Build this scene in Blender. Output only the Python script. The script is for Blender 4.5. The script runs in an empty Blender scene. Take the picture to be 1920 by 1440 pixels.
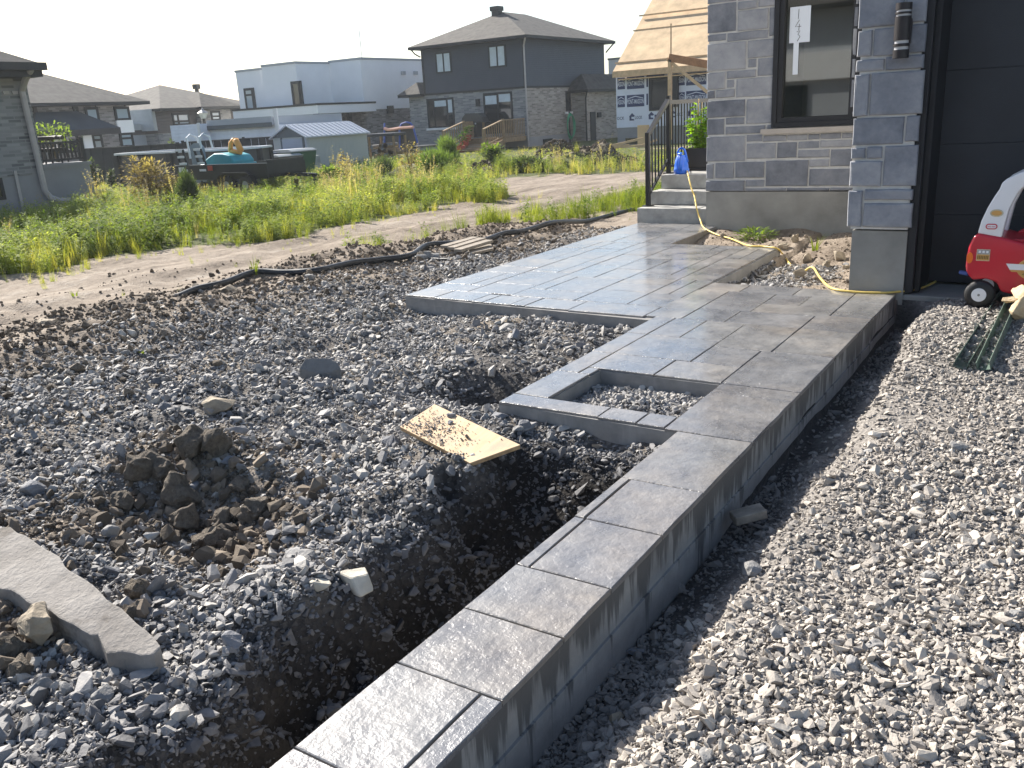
import bpy, bmesh, math, random
import numpy as np
from mathutils import Vector, Matrix, Euler, geometry
random.seed(7); RNG = np.random.default_rng(7)
SC = bpy.context.scene; COL = SC.collection
PI = math.pi

# ------------------------------------------------------------------ camera
CAM_H = 1.45
PITCH, ROLL, YAW, FPX = 2.99836987e-01, -5.78449495e-02, -5.87314237e-01, 1638.8
def cam_rows():
    cy, sy = math.cos(YAW), math.sin(YAW)
    f = np.array([sy*math.cos(PITCH), cy*math.cos(PITCH), -math.sin(PITCH)])
    r = np.array([cy, -sy, 0.0]); u = np.cross(r, f)
    c, s = math.cos(ROLL), math.sin(ROLL)
    return np.array([c*r+s*u, -(-s*r+c*u), f])
CM = cam_rows()
camd = bpy.data.cameras.new('camera'); cam = bpy.data.objects.new('camera', camd); COL.objects.link(cam)
camd.sensor_fit = 'HORIZONTAL'; camd.sensor_width = 36.0; camd.lens = FPX/1920*36.0
camd.clip_start = 0.05; camd.clip_end = 3000
mw = Matrix.Identity(4)
for i in range(3):
    mw[i][0] = CM[0][i]; mw[i][1] = -CM[1][i]; mw[i][2] = -CM[2][i]
mw[2][3] = CAM_H
cam.matrix_world = mw
SC.camera = cam

# ------------------------------------------------------------------ light
SUN_EL, SUN_OFF = math.radians(33), math.radians(17)
SUN_DIR = Vector((-math.cos(SUN_EL)*math.cos(SUN_OFF), math.cos(SUN_EL)*math.sin(SUN_OFF), math.sin(SUN_EL)))
W = bpy.data.worlds.new('World'); SC.world = W; W.use_nodes = True
wn = W.node_tree.nodes; wl = W.node_tree.links; wn.clear()
sky = wn.new('ShaderNodeTexSky'); sky.sky_type = 'NISHITA'; sky.sun_disc = False
sky.sun_elevation = SUN_EL; sky.sun_rotation = math.atan2(SUN_DIR.x, SUN_DIR.y)
sky.air_density = 1.0; sky.dust_density = 1.2; sky.ozone_density = 1.0; sky.altitude = 60
bg = wn.new('ShaderNodeBackground'); bg.inputs['Strength'].default_value = 0.08
wo = wn.new('ShaderNodeOutputWorld')
wl.new(sky.outputs[0], bg.inputs[0]); wl.new(bg.outputs[0], wo.inputs[0])
sund = bpy.data.lights.new('sun', 'SUN'); sund.energy = 5.0; sund.angle = math.radians(0.5); sund.color = (1.0, 0.94, 0.85)
sun = bpy.data.objects.new('sun', sund); COL.objects.link(sun)
sun.rotation_euler = SUN_DIR.to_track_quat('Z', 'Y').to_euler(); sun.location = (-20, 10, 30)
SC.view_settings.view_transform = 'Standard'; SC.view_settings.look = 'None'
SC.view_settings.exposure = 1.25; SC.view_settings.gamma = 1.0; SC.view_settings.use_curve_mapping = False

# ------------------------------------------------------------------ photo measurements -> world
def ray(px, py):
    return CM.T @ np.array([(px-960)/FPX, (py-720)/FPX, 1.0])
def onz(px, py, z=0.0):
    d = ray(px, py); t = (z-CAM_H)/d[2]; return np.array([d[0]*t, d[1]*t, z])
def onx(px, py, x): d = ray(px, py); return d*(x/d[0])+np.array([0, 0, CAM_H])
def ony(px, py, y): d = ray(px, py); return d*(y/d[1])+np.array([0, 0, CAM_H])
def at_dist(px, py, D):
    d = ray(px, py); k = D/math.hypot(d[0], d[1]); return d*k+np.array([0, 0, CAM_H])
def project(P):
    P = np.asarray(P, float)-np.array([0, 0, CAM_H]); c = P@CM.T
    return 960+FPX*c[..., 0]/c[..., 2], 720+FPX*c[..., 1]/c[..., 2], c[..., 2]

class Frame:
    """a local frame standing on the ground: x to the right along a face, y into the building, z up"""
    def __init__(s, P0, yaw_deg=0.0):
        s.P = np.array(P0, float); a = math.radians(yaw_deg); s.a = a
        s.X = np.array([math.cos(a), math.sin(a), 0]); s.Y = np.array([-math.sin(a), math.cos(a), 0])
        s.o = np.array([0, 0, CAM_H])-s.P
    def fx(s, px, py, ly=0.0):
        d = ray(px, py); t = (ly-s.o@s.Y)/(d@s.Y); p = s.o+d*t
        return p@s.X, p[2]
    def fy(s, px, py, lx=0.0):
        d = ray(px, py); t = (lx-s.o@s.X)/(d@s.X); p = s.o+d*t
        return p@s.Y, p[2]
    def rx(s, x0, y0, x1, y1, ly=0.0):
        a, b = s.fx(x0, y0, ly), s.fx(x1, y1, ly); return a[0], min(a[1], b[1]), b[0], max(a[1], b[1])
    def ry(s, x0, y0, x1, y1, lx=0.0):
        a, b = s.fy(x0, y0, lx), s.fy(x1, y1, lx); return min(a[0], b[0]), min(a[1], b[1]), max(a[0], b[0]), max(a[1], b[1])

# ------------------------------------------------------------------ noise
def _hash(ix, iy, s):
    h = (ix.astype(np.int64)*374761393+iy.astype(np.int64)*668265263+s*1442695041) & 0x7fffffff
    h = ((h ^ (h >> 13))*1274126177) & 0x7fffffff
    return ((h ^ (h >> 16)) & 0xffff)/65535.0
def vnoise(x, y, s=0):
    ix, iy = np.floor(x), np.floor(y); fx, fy = x-ix, y-iy
    u, v = fx*fx*(3-2*fx), fy*fy*(3-2*fy)
    a, b = _hash(ix, iy, s), _hash(ix+1, iy, s); c, d = _hash(ix, iy+1, s), _hash(ix+1, iy+1, s)
    return (a*(1-u)+b*u)*(1-v)+(c*(1-u)+d*u)*v-0.5
def fbm(x, y, f, octv=4, s=0):
    r = 0; a = 1.0
    for i in range(octv):
        r = r+a*vnoise(x*f+17.3*i, y*f-9.1*i, s+i); f *= 2.03; a *= 0.5
    return r
def sstep(a, b, x):
    t = np.clip((x-a)/(b-a), 0, 1); return t*t*(3-2*t)

# ------------------------------------------------------------------ mesh helpers
class MB:
    def __init__(s): s.v = []; s.f = []
    def poly(s, pts):
        n = len(s.v); s.v += [tuple(map(float, p)) for p in pts]; s.f.append(tuple(range(n, n+len(pts)))); return s
    def box(s, x0, y0, z0, x1, y1, z1):
        x0, x1 = min(x0, x1), max(x0, x1); y0, y1 = min(y0, y1), max(y0, y1); z0, z1 = min(z0, z1), max(z0, z1)
        n = len(s.v)
        s.v += [(x0,y0,z0),(x1,y0,z0),(x1,y1,z0),(x0,y1,z0),(x0,y0,z1),(x1,y0,z1),(x1,y1,z1),(x0,y1,z1)]
        s.f += [tuple(n+i for i in q) for q in ((3,2,1,0),(4,5,6,7),(0,1,5,4),(1,2,6,5),(2,3,7,6),(3,0,4,7))]; return s
    def prism(s, pts, axis, lo, hi):
        def P(p, w):
            return {'x': (w, p[0], p[1]), 'y': (p[0], w, p[1]), 'z': (p[0], p[1], w)}[axis]
        n = len(s.v); k = len(pts)
        s.v += [P(p, lo) for p in pts]+[P(p, hi) for p in pts]
        s.f.append(tuple(range(n, n+k))); s.f.append(tuple(range(n+2*k-1, n+k-1, -1)))
        for i in range(k):
            j = (i+1) % k; s.f.append((n+i, n+j, n+k+j, n+k+i))
        return s
    def tube(s, pts, r, n=8, cap=True):
        pts = [Vector(p) for p in pts]; rr = r if hasattr(r, '__len__') else [r]*len(pts)
        base = len(s.v); up = Vector((0, 0, 1)); prevn = None
        for i, p in enumerate(pts):
            t = (pts[min(i+1, len(pts)-1)]-pts[max(i-1, 0)]).normalized()
            if prevn is None:
                a = t.cross(up)
                if a.length < 1e-3: a = t.cross(Vector((1, 0, 0)))
                a.normalize()
            else:
                a = prevn-t*prevn.dot(t); a.normalize()
            prevn = a; b = t.cross(a)
            for k in range(n):
                w = 2*PI*k/n; s.v.append(tuple(p+(a*math.cos(w)+b*math.sin(w))*rr[i]))
        for i in range(len(pts)-1):
            for k in range(n):
                q = base+i*n; j = (k+1) % n; s.f.append((q+k, q+j, q+n+j, q+n+k))
        if cap:
            s.f.append(tuple(base+k for k in range(n-1, -1, -1))); q = base+(len(pts)-1)*n; s.f.append(tuple(q+k for k in range(n)))
        return s
    def bar(s, a, b, w, h):
        """rectangular bar from a to b, w across, h along the upright"""
        a, b = Vector(a), Vector(b); t = (b-a).normalized(); up = Vector((0, 0, 1))
        x = t.cross(up)
        if x.length < 1e-3: x = Vector((1, 0, 0))
        x.normalize(); y = x.cross(t); n = len(s.v)
        for p in (a, b):
            for sx, sy in ((-1,-1),(1,-1),(1,1),(-1,1)): s.v.append(tuple(p+x*(sx*w/2)+y*(sy*h/2)))
        s.f += [tuple(n+i for i in q) for q in ((3,2,1,0),(4,5,6,7),(0,1,5,4),(1,2,6,5),(2,3,7,6),(3,0,4,7))]; return s
    def mesh(s, name, smooth=False, bevel=0, seg=2):
        me = bpy.data.meshes.new(name); me.from_pydata(s.v, [], s.f)
        bm = bmesh.new(); bm.from_mesh(me)
        bmesh.ops.remove_doubles(bm, verts=bm.verts, dist=1e-5) if smooth or bevel else None
        bmesh.ops.recalc_face_normals(bm, faces=bm.faces)
        if bevel:
            bmesh.ops.bevel(bm, geom=[e for e in bm.edges if e.is_manifold and e.calc_face_angle(0) > 0.35], offset=bevel, segments=seg, affect='EDGES', profile=0.6)
        if smooth:
            for f in bm.faces: f.smooth = True
        bm.to_mesh(me); bm.free(); return me
    def build(s, name, mat, parent=None, smooth=False, bevel=0, seg=2, loc=(0,0,0), rot=(0,0,0)):
        return link(name, s.mesh(name, smooth, bevel, seg), mat, parent, loc, rot)
def link(name, me, mat, parent=None, loc=(0,0,0), rot=(0,0,0)):
    o = bpy.data.objects.new(name, me); COL.objects.link(o)
    if mat and not me.materials: me.materials.append(mat)
    o.location = loc; o.rotation_euler = rot
    if parent: o.parent = parent
    return o
def tag(o, label, cat, group=None, kind=None):
    if label: o['label'] = label
    if cat: o['category'] = cat
    if group: o['group'] = group
    if kind: o['kind'] = kind
    return o
def thing(name, label, cat, loc=(0,0,0), rz=0.0, group=None):
    o = bpy.data.objects.new(name, None); COL.objects.link(o); o.location = tuple(loc); o.rotation_euler = (0, 0, rz)
    o.empty_display_size = 0.1
    return tag(o, label, cat, group)
def frame_thing(name, label, cat, fr, group=None):
    return thing(name, label, cat, fr.P, fr.a, group)
def text_part(name, body, mat, parent, loc, rot, width, height, extr=0.0):
    c = bpy.data.curves.new(name, 'FONT'); c.body = body; c.size = 1.0; c.align_x = 'CENTER'; c.align_y = 'CENTER'; c.extrude = extr; c.resolution_u = 2
    o = bpy.data.objects.new(name, c); COL.objects.link(o)
    bpy.context.view_layer.update(); d = o.dimensions
    o.scale = (width/max(d.x, 1e-3), height/max(d.y, 1e-3), 1); c.offset = 0.012
    bpy.context.view_layer.update(); me = bpy.data.meshes.new_from_object(o.evaluated_get(bpy.context.evaluated_depsgraph_get()))
    k = tuple(o.scale); bpy.data.objects.remove(o); me.transform(Matrix.Diagonal((*k, 1))); me.materials.clear()
    return link(name, me, mat, parent, loc, rot)

# ------------------------------------------------------------------ materials
MATS = {}
def nmat(name):
    m = bpy.data.materials.new(name); m.use_nodes = True; nt = m.node_tree; nt.nodes.clear()
    out = nt.nodes.new('ShaderNodeOutputMaterial'); b = nt.nodes.new('ShaderNodeBsdfPrincipled'); nt.links.new(b.outputs[0], out.inputs[0])
    MATS[name] = m; return m, nt, b, out
def node(nt, t, **kw):
    n = nt.nodes.new(t)
    for k, v in kw.items(): setattr(n, k, v)
    return n
def rampn(nt, stops, fac=None, interp='LINEAR'):
    r = nt.nodes.new('ShaderNodeValToRGB'); cr = r.color_ramp; cr.interpolation = interp
    while len(cr.elements) < len(stops): cr.elements.new(0.5)
    for e, (p, c) in zip(cr.elements, stops): e.position = p; e.color = (*c, 1)
    if fac is not None: nt.links.new(fac, r.inputs[0])
    return r
def noisen(nt, vec, scale, detail=4, rough=0.55):
    n = nt.nodes.new('ShaderNodeTexNoise'); n.inputs['Scale'].default_value = scale; n.inputs['Detail'].default_value = detail; n.inputs['Roughness'].default_value = rough
    if vec is not None: nt.links.new(vec, n.inputs['Vector'])
    return n
def mathn(nt, op, a, b=None, c=None):
    n = nt.nodes.new('ShaderNodeMath'); n.operation = op
    for i, x in enumerate((a, b, c)):
        if x is None: continue
        if isinstance(x, (int, float)): n.inputs[i].default_value = x
        else: nt.links.new(x, n.inputs[i])
    return n.outputs[0]
def mixc(nt, fac, a, b, mode='MIX'):
    n = nt.nodes.new('ShaderNodeMix'); n.data_type = 'RGBA'; n.blend_type = mode
    for sock, x in ((n.inputs[0], fac), (n.inputs[6], a), (n.inputs[7], b)):
        if isinstance(x, (int, float)): sock.default_value = x
        elif isinstance(x, tuple): sock.default_value = (*x, 1)
        else: nt.links.new(x, sock)
    return n.outputs[2]
def objvec(nt, scale=(1,1,1)):
    tc = nt.nodes.new('ShaderNodeTexCoord'); mp = nt.nodes.new('ShaderNodeMapping'); mp.inputs['Scale'].default_value = scale
    nt.links.new(tc.outputs['Object'], mp.inputs[0]); return mp.outputs[0]
def geovec(nt, scale=(1,1,1)):
    tc = nt.nodes.new('ShaderNodeNewGeometry'); mp = nt.nodes.new('ShaderNodeMapping'); mp.inputs['Scale'].default_value = scale
    nt.links.new(tc.outputs['Position'], mp.inputs[0]); return mp.outputs[0]
def bumpn(nt, b, h, strength=0.3, dist=0.01, prev=None):
    n = nt.nodes.new('ShaderNodeBump'); n.inputs['Strength'].default_value = strength; n.inputs['Distance'].default_value = dist
    nt.links.new(h, n.inputs['Height'])
    if prev is not None: nt.links.new(prev, n.inputs['Normal'])
    if b is not None: nt.links.new(n.outputs[0], b.inputs['Normal'])
    return n.outputs[0]
def plain(name, c, rough=0.6, var=0.25, scale=6.0, bump=0.0, bscale=40.0, metallic=0.0, coat=0.0, geo=False, spec=0.5):
    """one colour, broken up by noise"""
    m, nt, b, out = nmat(name); v = geovec(nt) if geo else objvec(nt)
    n = noisen(nt, v, scale, 5, 0.6)
    lo = tuple(x*(1-var) for x in c); hi = tuple(min(1, x*(1+var)) for x in c)
    r = rampn(nt, [(0.3, lo), (0.7, hi)], n.outputs[0]); nt.links.new(r.outputs[0], b.inputs['Base Color'])
    b.inputs['Roughness'].default_value = rough; b.inputs['Metallic'].default_value = metallic; b.inputs['Specular IOR Level'].default_value = spec
    if coat: b.inputs['Coat Weight'].default_value = coat; b.inputs['Coat Roughness'].default_value = 0.15
    if bump:
        n2 = noisen(nt, v, bscale, 4, 0.6); bumpn(nt, b, n2.outputs[0], bump, 0.01)
    return m
# ------------------------------------------------------------------ surface materials
def brick_mat(name, cols, mortar, bw=0.30, bh=0.085, mort=0.012, bump=0.3):
    """coursed brick for walls too far off to tell the bricks apart"""
    m, nt, b, out = nmat(name)
    tc = node(nt, 'ShaderNodeTexCoord'); sep = node(nt, 'ShaderNodeSeparateXYZ'); nt.links.new(tc.outputs['Object'], sep.inputs[0])
    cmb = node(nt, 'ShaderNodeCombineXYZ'); nt.links.new(mathn(nt, 'ADD', sep.outputs[0], sep.outputs[1]), cmb.inputs[0]); nt.links.new(sep.outputs[2], cmb.inputs[1])
    br = node(nt, 'ShaderNodeTexBrick'); br.inputs['Scale'].default_value = 1.0; br.inputs['Brick Width'].default_value = bw; br.inputs['Row Height'].default_value = bh
    br.inputs['Mortar Size'].default_value = mort; br.inputs['Mortar Smooth'].default_value = 0.2; br.inputs['Bias'].default_value = 0.0
    br.inputs['Color1'].default_value = (0, 0, 0, 1); br.inputs['Color2'].default_value = (1, 1, 1, 1); br.inputs['Mortar'].default_value = (.5, .5, .5, 1)
    nt.links.new(cmb.outputs[0], br.inputs['Vector'])
    n2 = noisen(nt, tc.outputs['Object'], 0.7, 3); f = mathn(nt, 'ADD', mathn(nt, 'MULTIPLY', br.outputs[0], 0.7), mathn(nt, 'MULTIPLY', n2.outputs[0], 0.3))
    r = rampn(nt, [(0.12+0.76*i/(len(cols)-1), c) for i, c in enumerate(cols)], f)
    c = mixc(nt, br.outputs['Fac'], r.outputs[0], mortar); nt.links.new(c, b.inputs['Base Color']); b.inputs['Roughness'].default_value = 0.85
    bumpn(nt, b, mathn(nt, 'SUBTRACT', 1.0, br.outputs['Fac']), bump, 0.008); return m
def siding_mat(name, c, pitch=0.11, rough=0.55, var=0.1):
    """lap siding, too far off for single boards"""
    m, nt, b, out = nmat(name); tc = node(nt, 'ShaderNodeTexCoord'); sep = node(nt, 'ShaderNodeSeparateXYZ'); nt.links.new(tc.outputs['Object'], sep.inputs[0])
    fr = mathn(nt, 'FRACT', mathn(nt, 'DIVIDE', sep.outputs[2], pitch))
    n = noisen(nt, tc.outputs['Object'], 1.5, 4)
    r = rampn(nt, [(0.3, tuple(x*(1-var) for x in c)), (0.7, tuple(x*(1+var) for x in c))], n.outputs[0])
    nt.links.new(r.outputs[0], b.inputs['Base Color']); b.inputs['Roughness'].default_value = rough
    bumpn(nt, b, mathn(nt, 'SUBTRACT', 1.0, fr), 1.0, 0.03); return m
def rib_mat(name, c, pitch=0.2, axis=0, rough=0.45, metallic=0.0):
    m, nt, b, out = nmat(name); tc = node(nt, 'ShaderNodeTexCoord'); sep = node(nt, 'ShaderNodeSeparateXYZ'); nt.links.new(tc.outputs['Object'], sep.inputs[0])
    s = mathn(nt, 'SINE', mathn(nt, 'MULTIPLY', sep.outputs[axis], 2*PI/pitch)); h = mathn(nt, 'GREATER_THAN', s, 0.55)
    b.inputs['Base Color'].default_value = (*c, 1); b.inputs['Roughness'].default_value = rough; b.inputs['Metallic'].default_value = metallic
    bumpn(nt, b, h, 1.0, 0.02); return m
def glass_mat(name, c=(0.015, 0.02, 0.025), rough=0.04):
    m, nt, b, out = nmat(name); b.inputs['Base Color'].default_value = (*c, 1); b.inputs['Roughness'].default_value = rough; b.inputs['Specular IOR Level'].default_value = 0.9
    n = noisen(nt, objvec(nt), 0.8, 2); bumpn(nt, b, n.outputs[0], 0.05, 0.05); return m
def clear_mat(name):
    m, nt, b, out = nmat(name); nt.nodes.remove(b)
    fr = node(nt, 'ShaderNodeFresnel'); fr.inputs[0].default_value = 1.75
    tr = node(nt, 'ShaderNodeBsdfTransparent'); tr.inputs[0].default_value = (0.82, 0.86, 0.84, 1); gl = node(nt, 'ShaderNodeBsdfGlossy'); gl.inputs['Roughness'].default_value = 0.02
    mx = node(nt, 'ShaderNodeMixShader'); nt.links.new(mathn(nt, 'MULTIPLY', fr.outputs[0], 1.8), mx.inputs[0]); nt.links.new(tr.outputs[0], mx.inputs[1]); nt.links.new(gl.outputs[0], mx.inputs[2]); nt.links.new(mx.outputs[0], out.inputs[0]); return m

def leaf_mat(name, stops, trans=0.45, rough=0.5):
    m, nt, b, out = nmat(name)
    at = node(nt, 'ShaderNodeAttribute', attribute_type='INSTANCER', attribute_name='tint')
    oi = node(nt, 'ShaderNodeObjectInfo'); ni = noisen(nt, geovec(nt), 1.3, 3)
    f = mathn(nt, 'ADD', mathn(nt, 'MULTIPLY', at.outputs['Fac'], 0.75), mathn(nt, 'MULTIPLY', ni.outputs[0], 0.3))
    r = rampn(nt, stops, f); nt.links.new(r.outputs[0], b.inputs['Base Color']); b.inputs['Roughness'].default_value = 0.75; b.inputs['Specular IOR Level'].default_value = 0.12
    t = node(nt, 'ShaderNodeBsdfTranslucent'); nt.links.new(mixc(nt, 1.0, r.outputs[0], (1.75, 1.8, 0.7), 'MULTIPLY'), t.inputs[0])
    mx = node(nt, 'ShaderNodeMixShader'); mx.inputs[0].default_value = trans; nt.links.new(b.outputs[0], mx.inputs[1]); nt.links.new(t.outputs[0], mx.inputs[2]); nt.links.new(mx.outputs[0], out.inputs[0]); return m

def stone_mat(name, stops, rough=0.75, bump=0.5, bscale=90):
    """crushed stone: each stone has its own tone"""
    m, nt, b, out = nmat(name); at = node(nt, 'ShaderNodeAttribute', attribute_type='INSTANCER', attribute_name='tint')
    v = objvec(nt); n = noisen(nt, geovec(nt), 30, 4); f = mathn(nt, 'ADD', mathn(nt, 'MULTIPLY', at.outputs['Fac'], 0.8), mathn(nt, 'MULTIPLY', mathn(nt, 'SUBTRACT', n.outputs[0], 0.3), 0.5))
    r = rampn(nt, stops, f); nt.links.new(r.outputs[0], b.inputs['Base Color']); b.inputs['Roughness'].default_value = rough
    n2 = noisen(nt, geovec(nt), bscale, 4, 0.65); bumpn(nt, b, n2.outputs[0], bump, 0.006); return m

M = {}
def stamped_mat(name, lo, hi, rough_lo, rough_hi, seed):
    m, nt, b, out = nmat(name); v = geovec(nt)
    mp = node(nt, 'ShaderNodeMapping'); mp.inputs['Location'].default_value = (seed*3.1, seed*1.7, 0); nt.links.new(v, mp.inputs[0]); v = mp.outputs[0]
    n1 = noisen(nt, v, 2.2, 6, 0.62); n2 = noisen(nt, v, 14, 5, 0.65)
    f = mathn(nt, 'ADD', mathn(nt, 'MULTIPLY', n1.outputs[0], 0.6), mathn(nt, 'MULTIPLY', n2.outputs[0], 0.4))
    r = rampn(nt, [(0.3, lo), (0.5, tuple((a+c)/2 for a, c in zip(lo, hi))), (0.72, hi)], f)
    nw = noisen(nt, v, 0.9, 4, 0.6); wm = rampn(nt, [(0.45, (0, 0, 0)), (0.62, (1, 1, 1))], nw.outputs[0])
    nt.links.new(mixc(nt, mathn(nt, 'MULTIPLY', wm.outputs[0], 0.55), r.outputs[0], mixc(nt, 1.0, r.outputs[0], (1.18, 1.0, 0.80), 'MULTIPLY')), b.inputs['Base Color'])
    rr = node(nt, 'ShaderNodeMapRange'); rr.inputs[1].default_value = 0.35; rr.inputs[2].default_value = 0.65; rr.inputs[3].default_value = rough_lo; rr.inputs[4].default_value = rough_hi
    nt.links.new(n1.outputs[0], rr.inputs[0]); nt.links.new(rr.outputs[0], b.inputs['Roughness']); b.inputs['Specular IOR Level'].default_value = 0.75; b.inputs['Coat Roughness'].default_value = 0.17; b.inputs['Coat IOR'].default_value = 1.6
    cw = node(nt, 'ShaderNodeMapRange'); cw.inputs[1].default_value = 0.35; cw.inputs[2].default_value = 0.6; cw.inputs[3].default_value = 1.0; cw.inputs[4].default_value = 0.6; nt.links.new(n1.outputs[0], cw.inputs[0]); nt.links.new(cw.outputs[0], b.inputs['Coat Weight'])
    # slate relief: cleft ledges (distorted voronoi) + fine pitting
    dn = noisen(nt, v, 6, 4); dv = node(nt, 'ShaderNodeVectorMath', operation='ADD'); sc = node(nt, 'ShaderNodeVectorMath', operation='SCALE'); sc.inputs['Scale'].default_value = 0.22
    nt.links.new(dn.outputs['Color'], sc.inputs[0]); nt.links.new(v, dv.inputs[0]); nt.links.new(sc.outputs[0], dv.inputs[1])
    vo = node(nt, 'ShaderNodeTexVoronoi', feature='F1'); vo.inputs['Scale'].default_value = 4.2; nt.links.new(dv.outputs[0], vo.inputs['Vector'])
    cl = rampn(nt, [(0.0, (0, 0, 0)), (1.0, (1, 1, 1))], vo.outputs['Color'])
    n3 = noisen(nt, v, 55, 5, 0.7); n4 = noisen(nt, v, 9, 3, 0.5)
    p = bumpn(nt, None, cl.outputs[0], 0.8, 0.006); p = bumpn(nt, None, n4.outputs[0], 0.55, 0.02, p); n5 = noisen(nt, v, 22, 5, 0.7); p = bumpn(nt, None, n5.outputs[0], 0.4, 0.012, p); bumpn(nt, b, n3.outputs[0], 0.5, 0.006, p); return m
M['panel'] = stamped_mat('stamped_concrete', (0.085, 0.088, 0.10), (0.27, 0.264, 0.262), 0.20, 0.44, 0)
M['panel2'] = stamped_mat('stamped_concrete_pale', (0.10, 0.10, 0.106), (0.295, 0.285, 0.272), 0.22, 0.48, 5)

def slab_side_mat():
    m, nt, b, out = nmat('cast_concrete_edge'); v = geovec(nt); vs = geovec(nt, (9, 9, 0.7)); vl = geovec(nt, (0.6, 0.6, 22))
    n = noisen(nt, v, 7, 6, 0.65); base = rampn(nt, [(0.3, (0.17, 0.167, 0.165)), (0.7, (0.31, 0.30, 0.288))], n.outputs[0])
    nl = noisen(nt, vl, 1.0, 3); base2 = mixc(nt, mathn(nt, 'MULTIPLY', nl.outputs[0], 0.35), base.outputs[0], (0.32, 0.31, 0.30))
    nd = noisen(nt, vs, 1.6, 4, 0.7); nd2 = noisen(nt, geovec(nt, (1.8, 1.8, 0)), 1.1, 3)
    sep = node(nt, 'ShaderNodeSeparateXYZ'); nt.links.new(v, sep.inputs[0])
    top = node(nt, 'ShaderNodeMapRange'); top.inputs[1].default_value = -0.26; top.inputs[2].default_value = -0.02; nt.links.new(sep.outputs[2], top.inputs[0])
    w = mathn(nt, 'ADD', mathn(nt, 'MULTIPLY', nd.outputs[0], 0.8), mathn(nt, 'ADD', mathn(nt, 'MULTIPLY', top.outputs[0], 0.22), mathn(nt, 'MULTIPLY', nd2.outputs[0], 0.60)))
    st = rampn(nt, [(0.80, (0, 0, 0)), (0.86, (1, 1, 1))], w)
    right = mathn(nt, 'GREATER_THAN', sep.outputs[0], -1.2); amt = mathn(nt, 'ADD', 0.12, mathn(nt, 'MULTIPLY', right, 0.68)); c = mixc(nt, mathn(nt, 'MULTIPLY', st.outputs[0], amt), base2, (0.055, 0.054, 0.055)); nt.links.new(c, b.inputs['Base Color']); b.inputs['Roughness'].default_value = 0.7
    n3 = noisen(nt, v, 60, 4); p = bumpn(nt, None, nl.outputs[0], 0.25, 0.01); bumpn(nt, b, n3.outputs[0], 0.3, 0.004, p); return m
M['slab_side'] = slab_side_mat()

def masonry_mat(name, lo, mid, hi):
    m, nt, b, out = nmat(name); oi = node(nt, 'ShaderNodeObjectInfo'); v = geovec(nt)
    mp = node(nt, 'ShaderNodeMapping'); nt.links.new(v, mp.inputs[0]); cb = node(nt, 'ShaderNodeCombineXYZ'); nt.links.new(mathn(nt, 'MULTIPLY', oi.outputs['Random'], 30), cb.inputs[0]); nt.links.new(cb.outputs[0], mp.inputs['Location'])
    n = noisen(nt, mp.outputs[0], 5, 6, 0.68); ns = noisen(nt, mp.outputs[0], 26, 4, 0.6)
    f = mathn(nt, 'ADD', mathn(nt, 'MULTIPLY', n.outputs[0], 0.72), mathn(nt, 'ADD', mathn(nt, 'MULTIPLY', mathn(nt, 'SUBTRACT', oi.outputs['Random'], 0.2), 0.38), mathn(nt, 'MULTIPLY', ns.outputs[0], 0.16)))
    r = rampn(nt, [(0.28, lo), (0.52, mid), (0.8, hi)], f); nt.links.new(r.outputs[0], b.inputs['Base Color']); b.inputs['Roughness'].default_value = 0.72
    p = bumpn(nt, None, n.outputs[0], 0.7, 0.02); n3 = noisen(nt, v, 70, 4); bumpn(nt, b, n3.outputs[0], 0.35, 0.004, p); return m
M['stone'] = masonry_mat('bluestone_veneer', (0.12, 0.131, 0.158), (0.22, 0.232, 0.262), (0.36, 0.365, 0.385))
M['mortar'] = plain('grey_mortar', (0.55, 0.54, 0.52), 0.9, 0.12, 12, 0.4, 90, geo=True)
M['foundation'] = plain('parged_foundation', (0.27, 0.265, 0.245), 0.85, 0.22, 2.4, 0.25, 50, geo=True)
M['step'] = plain('precast_step', (0.34, 0.335, 0.32), 0.85, 0.3, 5, 0.3, 60, geo=True)
M['sill'] = plain('cast_sill', (0.42, 0.38, 0.34), 0.8, 0.1, 8, 0.2, 60)
M['black'] = plain('black_trim', (0.012, 0.013, 0.017), 0.6, 0.25, 5)
M['black_metal'] = plain('black_powder_coat', (0.012, 0.012, 0.014), 0.4, 0.2, 12)
M['garage'] = plain('charcoal_door_paint', (0.022, 0.026, 0.034), 0.5, 0.15, 3, 0.25, 160)
M['sheet_paper'] = plain('paper', (0.72, 0.77, 0.84), 0.8, 0.03, 6)
M['ink'] = plain('pencil_ink', (0.03, 0.03, 0.045), 0.8, 0.1)
M['lamp'] = plain('lamp_bronze', (0.03, 0.026, 0.028), 0.42, 0.15, 20, metallic=0.4)
M['lamp_glass'] = plain('lamp_frosted_band', (0.5, 0.5, 0.52), 0.3, 0.1)
M['clear'] = clear_mat('window_glass')
M['room'] = plain('room_paint', (0.5, 0.49, 0.45), 0.8, 0.04)
M['room_floor'] = plain('room_floor', (0.25, 0.2, 0.15), 0.5, 0.2)
M['cord'] = plain('yellow_cord', (0.72, 0.52, 0.13), 0.5, 0.12, 20)
M['poly'] = plain('black_poly_pipe', (0.022, 0.024, 0.028), 0.5, 0.3, 10)
M['hose'] = plain('grey_hose', (0.06, 0.058, 0.055), 0.55, 0.3, 12)
M['wood_grey'] = plain('weathered_wood', (0.25, 0.215, 0.175), 0.85, 0.35, 14, 0.4, 60)
M['wood_offcut'] = plain('grey_offcut', (0.2, 0.17, 0.15), 0.85, 0.3, 14, 0.4, 60)
M['lumber'] = plain('spruce_lumber', (0.62, 0.43, 0.25), 0.75, 0.18, 5)
M['lumber_dark'] = plain('red_lumber', (0.36, 0.17, 0.075), 0.75, 0.25, 5)
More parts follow.
